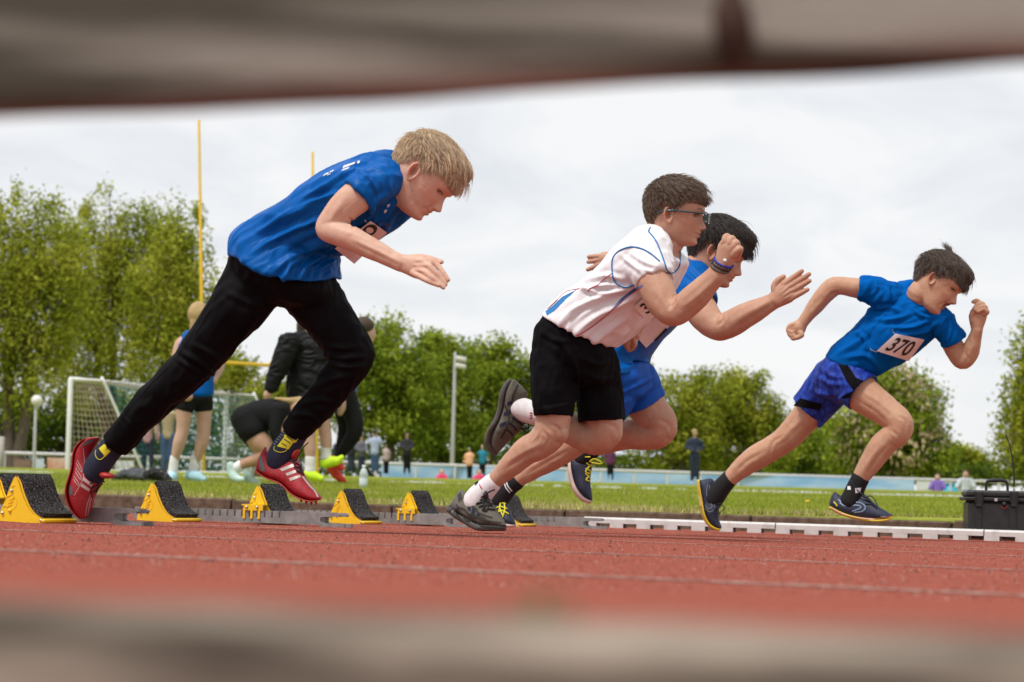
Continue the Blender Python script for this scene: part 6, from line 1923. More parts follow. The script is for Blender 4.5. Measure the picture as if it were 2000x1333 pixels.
v, f = B.limb([(1160, 876, .10, 18), (1146, 887, .10, 18), (1136, 898, .10, 19)], 24, 5); mk('sock', v, f, m_blacksock, C_)
v, f = B.limb([(1010, 941, -.08, 16), (996, 951, -.08, 17), (982, 966, -.08, 19), (972, 978, -.08, 20)], 24, 5); so = mk('sock', v, f, m_blacksock, C_)
Ss = Surf((v, f)); strips('white_band', Ss, [[(988, 938), (992, 950), (1000, 960)], [(985, 942), (988, 953), (996, 963)]], 2.2, m_print, so)
sh, Sh, _ = shoe(B, [(1118, 893), (1128, 890), (1138, 886), (1150, 886), (1158, 897), (1156, 915), (1153, 935), (1154, 952), (1157, 966), (1157, 978)],
                 [(1109, 902), (1109, 916), (1111, 932), (1116, 952), (1124, 967), (1132, 976), (1143, 983), (1152, 984)], WID, .10, C_, m_navyshoe, m_palesole, 9, 'trainer')
cords('laces', Sh, [[(1140, 897), (1148, 900), (1157, 905)], [(1146, 905), (1152, 910), (1157, 912)], [(1155, 908), (1148, 915), (1144, 922), (1152, 926)], [(1144, 916), (1152, 920), (1154, 926)], [(1144, 926), (1150, 932), (1153, 936)], [(1150, 930), (1145, 938), (1152, 940)]], .0026, m_yellace, sh, .003)
g = G()
for a in ([(1152, 902), (1160, 897), (1170, 900), (1176, 906), (1166, 906), (1156, 904)], [(1138, 890), (1144, 893), (1152, 893)]): g.add(*tube([B.pt(x, yy, .07) for x, yy in a], .0026, 6, 4))
mkg('lace_loop', g, m_yellace, sh)
sh, Sh, _ = shoe(B, [(958, 962), (963, 968), (970, 968), (978, 966), (988, 974), (994, 990), (1000, 1005), (1006, 1018), (1008, 1026)],
                 [(945, 992), (955, 1005), (965, 1016), (975, 1024), (985, 1029), (997, 1030), (1006, 1030)], WID, -.08, C_, m_navyshoe, m_palesole, 7, 'trainer')
cords('laces', Sh, [[(966, 972), (974, 976), (984, 976)], [(968, 982), (976, 982), (987, 984)], [(972, 972), (977, 985), (974, 1000)], [(980, 974), (976, 990), (981, 1006)], [(984, 980), (986, 994), (982, 1010)], [(970, 992), (978, 990), (990, 994)], [(974, 1000), (982, 998), (993, 1004)]], .0028, m_yellace, sh, .003)

# ---------------------------------------------------------------- 4: shouting boy, number 370
B = Body(lane(9.05))
pD = on_ground(1400, B.zf(1400))
D_ = thing('person', pD, 'shouting boy with number 370 in blue shirt and indigo shorts, airborne in front', 'person', 'boys sprinting from the blocks')
H = Head(B, (1821, 545), -.115, 36, 24, 1.01, 4, dict(open=.017, crease=1.7, browc=(.035, .022, .015), hl=[.044, .044, .044, .040, .026, .006, .010, .032, .006, -.032, -.050], lid=.0034, gaze=(1, -.1, -.2), frown=.35))
tors = [(1612, 694, 1704, 742, .125), (1632, 672, 1742, 722, .128), (1662, 648, 1775, 700, .130), (1690, 618, 1806, 674, .130), (1712, 588, 1832, 650, .122, .01), (1734, 564, 1846, 632, .110, .02), (1760, 552, 1846, 616, .085, .03), (1786, 549, 1834, 604, .062, .02), (1796, 553, 1824, 598, .055, .0)]
g = H.parts()
g.add(*H.neck(B.pt(1806, 586, -.01), .056, .054, .050))
g.add(*B.pairs([(q_[0] + 6, q_[1] + 3, q_[2] - 6, q_[3] - 3, q_[4] - .012, q_[5] if len(q_) > 5 else 0) for q_ in tors[:-1]]))
g.add(*B.limb([(1725, 575, -.08, 21), (1700, 568, -.11, 21), (1672, 563, -.13, 19.5), (1645, 559, -.145, 17.5), (1627, 561, -.15, 18.5), (1612, 574, -.155, 18), (1594, 596, -.16, 16), (1577, 618, -.165, 12.5, .95), (1568, 630, -.168, 11.5, .9), (1562, 638, -.168, 13, .85)], 26, 6, capk=.5))
pl = -.168
g.add(*B.limb([(1566, 632, pl, 12, .9), (1560, 640, pl, 15, .9), (1554, 647, pl, 14, .9)], 20, 5, capk=.6))
for st in ([(1552, 634, 6), (1543, 638, 5.6), (1540, 646, 5.2), (1547, 650, 4.6)], [(1551, 640, 6), (1543, 646, 5.6), (1543, 654, 5.2), (1550, 656, 4.6)], [(1553, 646, 6), (1547, 654, 5.5), (1549, 661, 5.0), (1555, 660, 4.6)], [(1563, 650, 6), (1566, 655, 5.3), (1558, 660, 4.6)]):
    g.add(*B.limb([(x, yy, pl - .016 - .003 * i, r_) for i, (x, yy, r_) in enumerate(st)], 12, 4, capk=1))
g.add(*B.limb([(1838, 628, .00, 20), (1852, 656, .03, 20), (1866, 684, .05, 20.5), (1880, 704, .055, 18.5), (1893, 692, .05, 18), (1899, 676, .04, 16.5), (1904, 660, .03, 13.5, .9), (1908, 646, .02, 11.5, .85), (1909, 638, .02, 12, .75)], 26, 6, capk=.5))
pl = .02
g.add(*B.limb([(1908, 642, pl, 12, .8), (1909, 628, pl, 16, .7), (1911, 614, pl, 17.5, .65), (1914, 606, pl, 14, .6)], 22, 5, capk=.5))
for st in ([(1907, 612, 5.6), (1913, 594, 5.2), (1908, 588, 4.8), (1901, 590, 4.0)], [(1912, 608, 5.8), (1920, 596, 5.6), (1912, 594, 5.2), (1903, 603, 4.4)], [(1917, 610, 5.8), (1925, 602, 5.6), (1917, 599, 5.2), (1906, 606, 4.4)], [(1921, 614, 5.6), (1928, 610, 5.2), (1921, 604, 4.8), (1911, 609, 4.2)], [(1899, 626, 6.5), (1898, 616, 5.8), (1904, 607, 4.6)]):
    g.add(*B.limb([(x, yy, pl - .012 - (.006 * i), r_) for i, (x, yy, r_) in enumerate(st)], 12, 4, capk=1))
g.add(*B.limb([(1652, 728, -.04, 40), (1672, 757, -.07, 38), (1690, 775, -.08, 35), (1731, 804, -.085, 29.5), (1755, 826, -.09, 27.5), (1753, 845, -.09, 26.5), (1737, 858, -.09, 25), (1721, 874, -.09, 25), (1701, 903, -.09, 21.5), (1682, 932, -.09, 16.5), (1672, 952, -.09, 14), (1668, 966, -.09, 14.5)], 28, 6))
g.add(*B.limb([(1628, 745, .04, 40), (1600, 785, .07, 35), (1573, 816, .08, 30), (1543, 850, .085, 27), (1513, 873, .09, 24.5), (1478, 893, .09, 24.5), (1448, 915, .09, 20), (1423, 938, .09, 15.5), (1408, 953, .09, 14), (1397, 966, .09, 15)], 28, 6))
for (x, yy, l_, r_) in ((1764, 832, -.094, 18), (1672, 956, -.104, 7), (1624, 556, -.155, 9)): g.add(*knob(B, x, yy, l_, r_))
bodyD, sk = build_body(g, D_, SK_D, [H], .0026, [H], hands=[(B.pt(1555, 645, -.168), .07), (B.pt(1912, 612, .02), .075)], form=[([(1690, 768), (1720, 788), (1748, 812)], 6, .0020), ([(1672, 782), (1706, 802), (1732, 826)], 6, -.0020), ([(1752, 812), (1768, 822), (1770, 842)], 4, -.0022), ([(1742, 840), (1752, 852)], 4, -.0020), ([(1738, 866), (1714, 896), (1694, 930)], 5, -.0020), ([(1720, 868), (1700, 896), (1684, 922)], 5, .0016), ([(1530, 852), (1510, 864), (1505, 884)], 4, -.0022), ([(1490, 884), (1458, 902), (1436, 924)], 5, -.0022), ([(1570, 815), (1545, 840), (1522, 862)], 6, .0018), ([(1640, 572), (1626, 574), (1618, 584)], 4, -.0020), ([(1616, 576), (1596, 600), (1578, 622)], 5, .0016), ([(1884, 690), (1890, 700), (1886, 712)], 4, -.0018), ([(1802, 572), (1806, 588), (1808, 602)], 4, .0022), ([(1896, 655), (1900, 676), (1894, 694)], 4, .0014)])
cap, out, keep = hair_cap(H, lambda az, z, d, P: .0030 + .007 * sstep(-.01, .04, z) + .019 * sstep(.03, .09, z) + .009 * sstep(.03, .08, P[:, 0]), cD, D_)
hair_strands(H, out, keep, 5500, style(.8, 1.1, .065, .018, .15), hD, cap, 9)
# the tuft standing up at the crown
K, n = 7, 160
rg = np.random.default_rng(4)
pts = np.zeros((n, K, 3)); r0 = np.array([-.012, 0, .128]) + rg.normal(0, 1, (n, 3)) * np.array([.010, .012, .002])
for k in range(K):
    u = k / (K - 1)
    pts[:, k] = r0 + u * np.array([-.010, 0, .030]) + u * u * (np.array([-.038, .0, .004]) + rg.normal(0, .006, (n, 3)))
cuv = bpy.data.hair_curves.new('hair_tuft'); cuv.add_curves([K] * n)
cuv.position_data.foreach_set('vector', (H.w(pts.reshape(-1, 3)) - wloc(cap)).astype(np.float32).ravel())
cuv.attributes.new('radius', 'FLOAT', 'POINT').data.foreach_set('value', (np.tile(np.linspace(1, .3, K), n) * .0007).astype(np.float32))
cuv.materials.append(hD); o = bpy.data.objects.new('hair_tuft', cuv); COL.objects.link(o); o.parent = cap; o['kind'] = 'stuff'
g = G().add(*B.pairs(tors, caps=('cup', 'round'), grow=.006, cup=(.012, .05), capk=.2))
g.add(*B.limb([(1740, 585, -.05, 32, .95), (1716, 574, -.095, 29, 1.05), (1694, 567, -.118, 26, 1.1), (1678, 564, -.128, 23.5, 1.1)], 30, 6, caps=('round', 'cup'), cup=(.010, .04)))
g.add(*B.limb([(1828, 620, -.01, 29, 1.15), (1845, 640, .015, 27, 1.25), (1856, 656, .03, 26, 1.25), (1862, 668, .04, 25, 1.25)], 30, 6, caps=('round', 'cup'), cup=(.010, .04)))
axD = B.pt(1805, 580) - B.pt(1660, 715)
shirt, sf = cloth('shirt', g, m_blue_c, D_, .0048, 6, [
    ([(1640, 690), (1670, 672), (1700, 650)], 6, 0.0060), ([(1650, 700), (1690, 695), (1715, 715)], 6, 0.0060), ([(1690, 610), (1730, 600), (1760, 610)], 5, 0.0067), ([(1705, 625), (1745, 625), (1790, 610)], 5, 0.0060), ([(1725, 595), (1735, 580), (1732, 560)], 5, 0.0067), ([(1700, 580), (1712, 566), (1712, 552)], 4, 0.0045),
    ([(1740, 640), (1780, 640), (1815, 625)], 5, 0.0067), ([(1760, 655), (1800, 650), (1832, 632)], 5, 0.0060), ([(1675, 650), (1690, 665), (1688, 690)], 5, 0.0060), ([(1850, 620), (1858, 640), (1850, 668)], 4, 0.0045), ([(1780, 600), (1800, 618), (1832, 618)], 4, 0.0060)],
    [(axD, 21, 6, .0064, 35), (axD, 50, 14, .0026, 38)], hem=[[(1612, 694), (1660, 730), (1704, 742)]])
S = Surf(sf)
bib(S, [(1749, 652), (1806, 664), (1775, 706), (1712, 686)], D_, [('370', (.16, .16, .86, .86))], m_paper, m_ink, .013)
cords('safety_pin', S, [[(1742, 644), (1746, 651), (1750, 657)], [(1700, 683), (1706, 686), (1713, 688)]], .0012, m_pin, shirt, .005)
collar(B, (1787, 551, 1826, 604, .060, .005), m_blue_c, shirt, .0050)
cords('armhole_seam', S, [[(1722, 550), (1717, 570), (1720, 592), (1728, 606)]], .0008, m_seam, shirt, .0004)
cords('hem_stitch', S, [[(1622, 694), (1655, 718), (1698, 735)]], .0007, m_seam, shirt, .0003)
g = G().add(*B.pairs([(1616, 690, 1700, 735, .122), (1596, 712, 1700, 750, .132), (1588, 742, 1690, 765, .128), (1590, 765, 1665, 785, .10)], capk=.3))
g.add(*B.limb([(1650, 728, -.03, 45, .9), (1662, 745, -.06, 43, 1.05), (1676, 760, -.078, 41, 1.1), (1686, 768, -.082, 41, 1.15)], 32, 6, caps=('round', 'cup'), cup=(.010, .05)))
g.add(*B.limb([(1632, 738, .03, 45, .9), (1606, 768, .06, 40, 1.05), (1588, 790, .078, 38, 1.15), (1579, 801, .08, 38, 1.15)], 32, 6, caps=('round', 'cup'), cup=(.010, .05)))
g.add(*B.pairs([(1598, 775, 1660, 775, .05, .03), (1598, 800, 1645, 795, .045, .05), (1597, 822, 1625, 812, .035, .06), (1597, 838, 1604, 832, .02, .06)], caps=('round', 'round'), capk=.2))
shorts, shf = cloth('shorts', g, m_indigo, D_, .0046, 5, [([(1595, 735), (1620, 750), (1650, 750)], 6, .005), ([(1600, 715), (1625, 735), (1655, 740)], 6, .004), ([(1585, 760), (1605, 770), (1635, 772)], 5, .005), ([(1620, 795), (1640, 780), (1655, 765)], 5, .004)], [(axD, 26, 9, .0034, 41)], hem=[[(1549, 793), (1602, 803)], [(1712, 742), (1657, 797)]])
S = Surf(shf)
patch('black_panel', S, [[(1626, 690), (1645, 697), (1672, 738), (1654, 746)], [(1654, 746), (1672, 738), (1690, 746), (1668, 764)], [(1668, 762), (1692, 748), (1668, 779), (1640, 778)]], m_blackc, shorts, .0016, 10, 10)
patch('black_hem', S, [[(1563, 778), (1606, 790), (1601, 802), (1549, 793)]], m_blackc, shorts, .0016, 10, 4)
# socks and spiked shoes
v, f = B.limb([(1681, 934, -.09, 17.5), (1672, 952, -.09, 18), (1665, 970, -.09, 19.5), (1660, 980, -.09, 20)], 26, 5); so = mk('sock', v, f, m_blacksock, D_)
Ss = Surf((v, f)); patch('white_dot', Ss, [[(1655, 950), (1661, 950), (1662, 957), (1655, 957)], [(1670, 954), (1682, 953), (1680, 962), (1671, 964)]], m_print, so, .001, 4, 4)
v, f = B.limb([(1424, 936, .09, 17), (1410, 952, .09, 18.5), (1398, 968, .09, 20), (1392, 978, .09, 20)], 26, 5); mk('sock', v, f, m_blacksock, D_)
sh, Sh, _ = shoe(B, [(1632, 961), (1637, 966), (1645, 970), (1658, 970), (1670, 968), (1684, 962), (1700, 976), (1716, 990), (1730, 998), (1741, 1005)],
                 [(1620, 994), (1632, 1001), (1645, 1007), (1660, 1012), (1676, 1016), (1692, 1019), (1708, 1020), (1722, 1019), (1733, 1017), (1742, 1012)], WID, -.09, D_, m_navyshoe, m_yelsole, 5, 'shoe', sole_w=1.04)
strips('midsole', Sh, [[(1622, 992), (1645, 1003), (1676, 1011), (1708, 1014), (1740, 1009)]], 2.6, m_peach, sh, .003)
strips('logo', Sh, [[(1637, 976), (1648, 983), (1665, 982), (1680, 982), (1690, 990), (1684, 999), (1668, 1001)], [(1640, 982), (1650, 988), (1668, 987), (1679, 988), (1680, 993), (1664, 999)]], 2.2, m_bluegrey, sh, .002)
strips('mark', Sh, [[(1628, 980), (1632, 984), (1635, 989)]], 2.4, m_yellace, sh, .002)
strips('painted_toe_glint', Sh, [[(1720, 1009), (1730, 1009)]], 1.6, m_bluegrey, sh, .002)  # pale strip, a highlight painted onto the toe
cords('laces', Sh, [[(1680, 966), (1690, 972), (1700, 980)], [(1686, 976), (1696, 978), (1706, 984)], [(1690, 984), (1700, 985), (1712, 990)]], .0024, m_navyshoe, sh, .003)
g = G()
for a in ([(1690, 972), (1700, 969), (1708, 976), (1714, 988)], [(1688, 970), (1697, 974), (1704, 984), (1712, 992)], [(1662, 938), (1672, 955), (1684, 966)]): g.add(*tube([B.pt(x, yy, -.125) for x, yy in a], .0024, 6, 4))
mkg('lace_loop', g, m_navyshoe, sh)
sh, Sh, _ = shoe(B, [(1372, 938), (1384, 934), (1394, 935), (1398, 950), (1403, 966), (1414, 978), (1406, 988), (1402, 1002), (1405, 1018), (1409, 1028)],
                 [(1361, 938), (1362, 952), (1365, 968), (1368, 985), (1370, 1002), (1376, 1018), (1384, 1029), (1394, 1035), (1404, 1037)], WID, .09, D_, m_navyshoe, m_yelsole, 5, 'shoe', sole_w=1.04)
strips('midsole', Sh, [[(1363, 940), (1365, 965), (1370, 995), (1377, 1015)]], 3.0, m_peach, sh, .003)
strips('logo', Sh, [[(1382, 946), (1380, 965), (1388, 982), (1391, 990), (1384, 994), (1377, 986)], [(1386, 948), (1386, 966), (1395, 986), (1394, 996), (1385, 1000), (1376, 992)]], 1.8, m_greyprint, sh, .002)
cords('laces', Sh, [[(1398, 985), (1404, 984), (1410, 982)], [(1394, 994), (1400, 993), (1406, 992)], [(1396, 1002), (1400, 1002), (1404, 1003)]], .0024, m_navyshoe, sh, .003)
g = G()
for a in ([(1404, 984), (1412, 988), (1415, 994), (1408, 1000), (1403, 1008)], [(1402, 996), (1405, 1004), (1400, 1012)]): g.add(*tube([B.pt(x, yy, .06) for x, yy in a], .0022, 6, 4))
mkg('lace_loop', g, m_lace, sh)
# ================================================================== PEOPLE ON THE FIELD
SK = (0.52, 0.32, 0.235)
def cl(name, c, rough=.8, **k): return M(name, c, rough, var=.10, vscale=14, **k)
m_skin2 = M('skin_plain', SK, 0.55, var=.04, vscale=20)
m_skin3 = M('skin_tanned', (0.42, 0.235, 0.15), 0.55, var=.04, vscale=20)
m_wsock = cl('white_sock', (.72, .71, .70)); m_blk = cl('black_cloth', (.007, .007, .008), spec=.2); m_jean = cl('denim', (.035, .075, .16)); m_jeand = cl('dark_denim', (.018, .028, .055))
m_blond2 = cl('blond_hair_far', (.40, .28, .13)); m_brown2 = cl('brown_hair_far', (.055, .035, .022)); m_grey2 = cl('grey_hair_far', (.34, .31, .28))

def solid(name, B, limbs, mat, parent, vox=.008, pairs=(), extra=None, it=2, cap=('round', 'round'), noise=None):
    g = G()
    for l in limbs: g.add(*B.limb(l, 18, 5))
    for p_ in pairs: g.add(*B.pairs(p_, 24, 4))
    if extra: g.join(extra)
    v, f = remesh(g, vox); v = relax(v, f, it)
    if noise: v = fold(v, f, (), noise)
    return mk(name, v, f, mat, parent)

def lump(B, px, py, lat, rx, ry, dep=1.0):
    c = B.pt(px, py, lat); s = B.m(px, 1)
    v, f = ball((0, 0, 0), 1.0, 20, 14)
    return G().add(c + np.outer(v[:, 0] * rx * s, RT) + np.outer(v[:, 2] * ry * s, UP) + np.outer(v[:, 1] * rx * s * dep, FW), f)

GROUP2 = 'girls training on the grass'
def flat(Z): return Body(lambda px: Z, (0, 1, 0))
def person(px, Z, label, group):
    return thing('person', on_ground(px, Z), label, 'person', group)

# girl in blue shirt and black shorts behind the blond boy's rear leg
B = flat(19.0)
r = person(365, 19.0, 'girl in blue shirt, black shorts and pale blue trainers behind the blond boy', GROUP2)
solid('body', B, [[(393, 640, 0, 12), (393, 660, 0, 13)], [(360, 795, -.05, 17), (357, 838, -.05, 12.5), (350, 866, -.05, 12.5), (341, 900, -.04, 7.8), (338, 922, -.04, 7.5)], [(398, 795, .05, 17), (398, 842, .05, 13), (394, 868, .05, 12.8), (383, 900, .06, 8), (376, 920, .06, 7.8)],
                  [(393, 660, 0, 13), (392, 720, 0, 13), (390, 768, 0, 12)], [(372, 772, -.03, 9), (360, 796, -.05, 9)], [(390, 772, .03, 9), (398, 796, .05, 9)], [(392, 668, 0, 10), (356, 668, -.12, 11), (346, 705, -.14, 11), (350, 745, -.16, 9), (362, 768, -.18, 8), (368, 776, -.18, 10)], [(394, 672, 0, 10), (425, 680, .10, 11), (430, 715, .10, 10), (420, 735, .05, 9), (414, 744, .0, 10)]], m_skin2, r, .0075, extra=lump(B, 394, 622, 0, 20, 26, 1.1))
g = lump(B, 388, 614, -.03, 22, 25, 1.0).join(lump(B, 381, 642, -.08, 11, 34, .7))
solid('hair', B, [], m_blond2, r, .008, extra=g)
solid('shirt', B, [[(372, 660, -.09, 17), (358, 682, -.13, 16)], [(412, 660, .08, 17), (424, 684, .10, 16)]], m_blue, r, .008, [[(362, 655, 420, 655, .10), (360, 690, 424, 690, .11), (366, 735, 420, 735, .105), (360, 772, 418, 770, .115)]])
solid('shorts', B, [[(366, 778, -.04, 21), (361, 796, -.05, 19.5)], [(394, 778, .04, 21), (398, 796, .05, 19.5)]], m_blk, r, .008, [[(356, 764, 414, 764, .10), (350, 782, 416, 782, .105)]])
for x, yy, tx, lat in ((338, 916, 333, -.04), (378, 914, 390, .06)):
    solid('sock', B, [[(x + 3, 894, lat, 9), (x, 918, lat, 9.5), (x - 1, 928, lat, 10)]], m_wsock, r, .007)
    solid('shoe', B, [[(x - 2, 929, lat, 10), (x + (tx - x) * .5, 933, lat - .05, 11.5, 1.0), (tx, 937, lat - .12, 9.5, 1.1)]] if tx < x else [[(x - 8, 928, lat, 10), (x + 4, 931, lat - .04, 11), (tx + 8, 937, lat - .06, 7)]], cl('pale_blue_shoe', (.38, .62, .70)), r, .007)

# girl in black crouching at a start
B = flat(18.2)
r = person(500, 18.2, 'girl in black top and shorts crouching in a sprint start, pale mint trainers', GROUP2)
solid('body', B, [[(482, 828, -.05, 19), (505, 862, -.08, 21), (520, 880, -.09, 17), (506, 896, -.08, 14), (480, 905, -.06, 10), (462, 914, -.05, 9)], [(486, 838, .06, 19), (515, 880, .07, 19), (530, 905, .07, 16), (512, 918, .07, 13), (495, 922, .07, 9)], [(484, 820, 0, 14), (520, 806, 0, 14), (552, 800, 0, 13)], [(552, 800, -.10, 13), (548, 860, -.12, 11), (545, 905, -.12, 9), (545, 925, -.12, 9)], [(560, 790, 0, 13), (572, 795, 0, 13)]], m_skin3, r, .0075, extra=lump(B, 580, 800, 0, 19, 22))
solid('hair', B, [[(584, 788, 0, 14), (562, 783, -.06, 6), (538, 779, -.08, 3)]], m_blond2, r, .007, extra=lump(B, 582, 795, .01, 18, 17))
solid('top', B, [[(548, 800, -.10, 19), (540, 840, -.12, 15), (548, 862, -.12, 14)]], m_blk, r, .008, [[(478, 790, 490, 830, .13), (502, 782, 515, 842, .135), (532, 778, 545, 838, .14), (556, 782, 566, 826, .12)]])
solid('shorts', B, [[(478, 815, -.05, 29), (492, 842, -.075, 28)], [(480, 820, .05, 29), (500, 852, .075, 27)]], m_blk, r, .008, [[(455, 818, 480, 848, .14), (470, 794, 494, 842, .145)]])
for x, yy, lat in ((462, 912, -.05), (494, 918, .07)):
    solid('sock', B, [[(x + 8, yy - 3, lat, 10.5), (x, yy + 3, lat, 10.5)]], m_wsock, r, .007)
    solid('shoe', B, [[(x - 12, yy - 4, lat, 8), (x - 8, yy + 10, lat, 10), (x - 2, yy + 22, lat - .03, 9), (x + 12, yy + 25, lat - .05, 5)]], cl('mint_shoe', (.48, .64, .60)), r, .007)

# girl in black puffer jacket
B = flat(19.6)
r = person(610, 19.6, 'girl in black puffer jacket and neon yellow shoes, one foot raised', GROUP2)
solid('body', B, [[(608, 640, 0, 13), (608, 660, 0, 14)], [(602, 800, -.05, 17), (604, 850, -.05, 12.5), (606, 880, -.05, 11.5), (606, 905, -.05, 8), (606, 922, -.05, 7.5)], [(628, 800, .06, 17), (634, 840, .06, 13), (637, 866, .06, 11.5), (637, 890, .06, 8.5), (638, 900, .06, 8)], [(606, 675, 0, 8), (575, 682, -.10, 8), (553, 708, -.14, 8), (537, 738, -.16, 8), (528, 760, -.16, 8), (523, 772, -.16, 9), (522, 780, -.16, 6)], [(608, 660, 0, 14), (612, 740, 0, 14), (604, 800, -.03, 14), (628, 800, .03, 14)]], m_skin2, r, .0075, extra=lump(B, 612, 628, 0, 20, 26))
solid('hair', B, [[(606, 612, .02, 22), (594, 640, .05, 16), (590, 662, .05, 8)]], m_brown2, r, .008)
jk = [[(566, 668, -.13, 22), (551, 706, -.15, 19), (537, 738, -.16, 15), (529, 760, -.16, 12)], [(652, 670, .12, 22), (664, 710, .13, 18), (668, 745, .12, 15)]]
solid('puffer_jacket', B, jk, cl('black_puffer_nylon', (.006, .006, .007), .62, spec=.2), r, .0075, [[(572, 655, 648, 655, .09), (562, 680, 660, 680, .13), (562, 720, 656, 720, .135), (560, 755, 652, 755, .14), (562, 776, 650, 778, .135)]], noise=[(np.array([1.0, .2, 0]), 26, 3.5, .011, 3)])
solid('shorts', B, [[(600, 780, -.04, 26), (602, 806, -.05, 23)], [(626, 780, .05, 26), (630, 806, .06, 23)]], m_blk, r, .008)
for x, yy, lat in ((606, 908, -.05), (637, 882, .06)):
    solid('sock', B, [[(x, yy - 14, lat, 10.5), (x, yy + 2, lat, 10.5), (x, yy + 12, lat, 11)]], m_wsock, r, .007)
mn = cl('neon_shoe', (.55, .80, .02))
solid('shoe', B, [[(600, 926, -.05, 9.5), (612, 930, -.07, 10), (628, 936, -.09, 6.5)]], mn, r, .007)
solid('shoe', B, [[(632, 906, .06, 10), (646, 902, .05, 11), (660, 900, .04, 8), (668, 893, .03, 5)]], mn, r, .007)

# dark haired girl in blue shirt and black leggings
B = flat(19.9)
r = person(665, 19.9, 'dark haired girl in black leggings and red shoes looking right past the front knee', GROUP2)
solid('body', B, [[(704, 672, 0, 12), (700, 700, 0, 13)], [(698, 695, -.02, 10), (690, 710, -.12, 10), (682, 745, -.13, 10), (672, 770, -.12, 9), (668, 795, -.14, 9), (664, 808, -.14, 6)], [(698, 700, 0, 12), (684, 765, 0, 12)]], m_skin2, r, .0075, extra=lump(B, 717, 652, 0, 17, 23, 1.1))
solid('hair', B, [[(700, 648, .03, 12), (690, 664, .05, 11), (686, 690, .06, 7)]], m_brown2, r, .0075, extra=lump(B, 710, 637, -.03, 21, 19, 1.0))
solid('shirt', B, [], m_blue, r, .008, [[(672, 705, 712, 700, .10), (662, 735, 702, 735, .11), (656, 765, 696, 770, .115)]])
solid('leggings', B, [[(672, 772, -.05, 24), (690, 815, -.07, 18), (692, 845, -.07, 16), (674, 875, -.05, 12), (662, 893, -.04, 8)], [(668, 775, .05, 24), (676, 830, .06, 17), (668, 875, .06, 13), (656, 910, .06, 8)]], m_blk, r, .008)
ms = cl('red_running_shoe', (.72, .06, .03))
solid('shoe', B, [[(640, 905, .06, 7), (650, 918, .06, 10), (664, 934, .04, 8), (674, 940, .02, 4)]], ms, r, .007)
solid('shoe', B, [[(650, 895, -.04, 7), (658, 905, -.05, 9), (668, 915, -.06, 6)]], ms, r, .007)

# adults and children farther away, standing
def stander(x, top, foot, Z, label, jacket, legs, hair, group, skirt=False, back=False, wide=1.0, arms='down', sleeves=None, shoes=None):
    if Z > 60: Z = 61 + (Z - 66) * .5
    B = flat(Z)
    h = foot - top
    r = person(x, Z, label, group)
    X = lambda a: x + a * h * wide; Y = lambda b: foot - b * h + 0.027 * 0
    q = h
    vox = max(.010, 3.2 * Z / F)
    hands = [[(X(-.03), Y(.78), 0, .022 * q), (X(-.10), Y(.79), 0, .022 * q), (X(-.155), Y(.65), .02, .019 * q), (X(-.152), Y(.50), -.04, .016 * q), (X(-.147), Y(.455), -.06, .020 * q)], [(X(.03), Y(.78), 0, .022 * q), (X(.10), Y(.79), 0, .022 * q), (X(.155), Y(.65), .02, .019 * q), (X(.152), Y(.50), -.04, .016 * q), (X(.147), Y(.455), -.06, .020 * q)]] if arms == 'down' else [[(X(-.03), Y(.78), 0, .022 * q), (X(-.10), Y(.79), 0, .022 * q), (X(-.165), Y(.67), -.03, .019 * q), (X(-.06), Y(.60), -.14, .018 * q), (X(-.02), Y(.60), -.17, .020 * q)], [(X(.03), Y(.78), 0, .022 * q), (X(.10), Y(.79), 0, .022 * q), (X(.165), Y(.67), -.03, .019 * q), (X(.06), Y(.59), -.14, .018 * q), (X(.02), Y(.59), -.17, .020 * q)]]
    solid('body', B, [[(x, Y(.74), 0, .040 * q), (x, Y(.80), 0, .035 * q), (x, Y(.86), 0, .033 * q)]] + hands, m_skin2, r, vox, extra=lump(B, x, Y(.925), 0, .050 * q, .070 * q, 1.15))
    solid('hair', B, [], hair, r, vox, extra=lump(B, x + (0 if back else -.006 * q), Y(.952), .022 if not back else -.03, .062 * q, .058 * q, 1.2))
    sw = .125 * wide
    if arms == 'down':
        am = [[(x - sw * q * .80, Y(.80), 0, .034 * q), (x - sw * q * 1.25, Y(.65), .02, .027 * q), (x - sw * q * 1.22, Y(.50), -.04, .022 * q)], [(x + sw * q * .80, Y(.80), 0, .034 * q), (x + sw * q * 1.25, Y(.65), .02, .027 * q), (x + sw * q * 1.22, Y(.50), -.04, .022 * q)]]
    else:
        am = [[(x - sw * q * .80, Y(.80), 0, .034 * q), (x - sw * q * 1.32, Y(.67), -.03, .028 * q), (x - sw * q * .50, Y(.60), -.14, .022 * q)], [(x + sw * q * .80, Y(.80), 0, .034 * q), (x + sw * q * 1.32, Y(.67), -.03, .028 * q), (x + sw * q * .50, Y(.60), -.14, .022 * q)]]
    w = .085 * wide * q
    solid('jacket', B, am, jacket, r, vox, [[(x - w * .62, Y(.835), x + w * .62, Y(.835), .06), (x - w * 1.12, Y(.795), x + w * 1.12, Y(.795), .09), (x - w * .95, Y(.68), x + w * .95, Y(.68), .10), (x - w * .86, Y(.58), x + w * .86, Y(.58), .10), (x - w * .98, Y(.47), x + w * .98, Y(.47), .11)]])
    solid('trousers', B, [[(x - .045 * q, Y(.50), 0, .058 * q), (x - .052 * q, Y(.28), 0, .042 * q), (x - .055 * q, Y(.05), 0, .030 * q)], [(x + .045 * q, Y(.50), 0, .058 * q), (x + .055 * q, Y(.28), 0, .042 * q), (x + .060 * q, Y(.05), 0, .030 * q)]], legs, r, vox)
    for sd in (-1, 1):
        solid('shoe', B, [[(x + sd * .057 * q, Y(.03), .03, .026 * q), (x + sd * .063 * q, Y(.018), -.10, .022 * q)]], shoes or m_blk, r, vox)
    return r

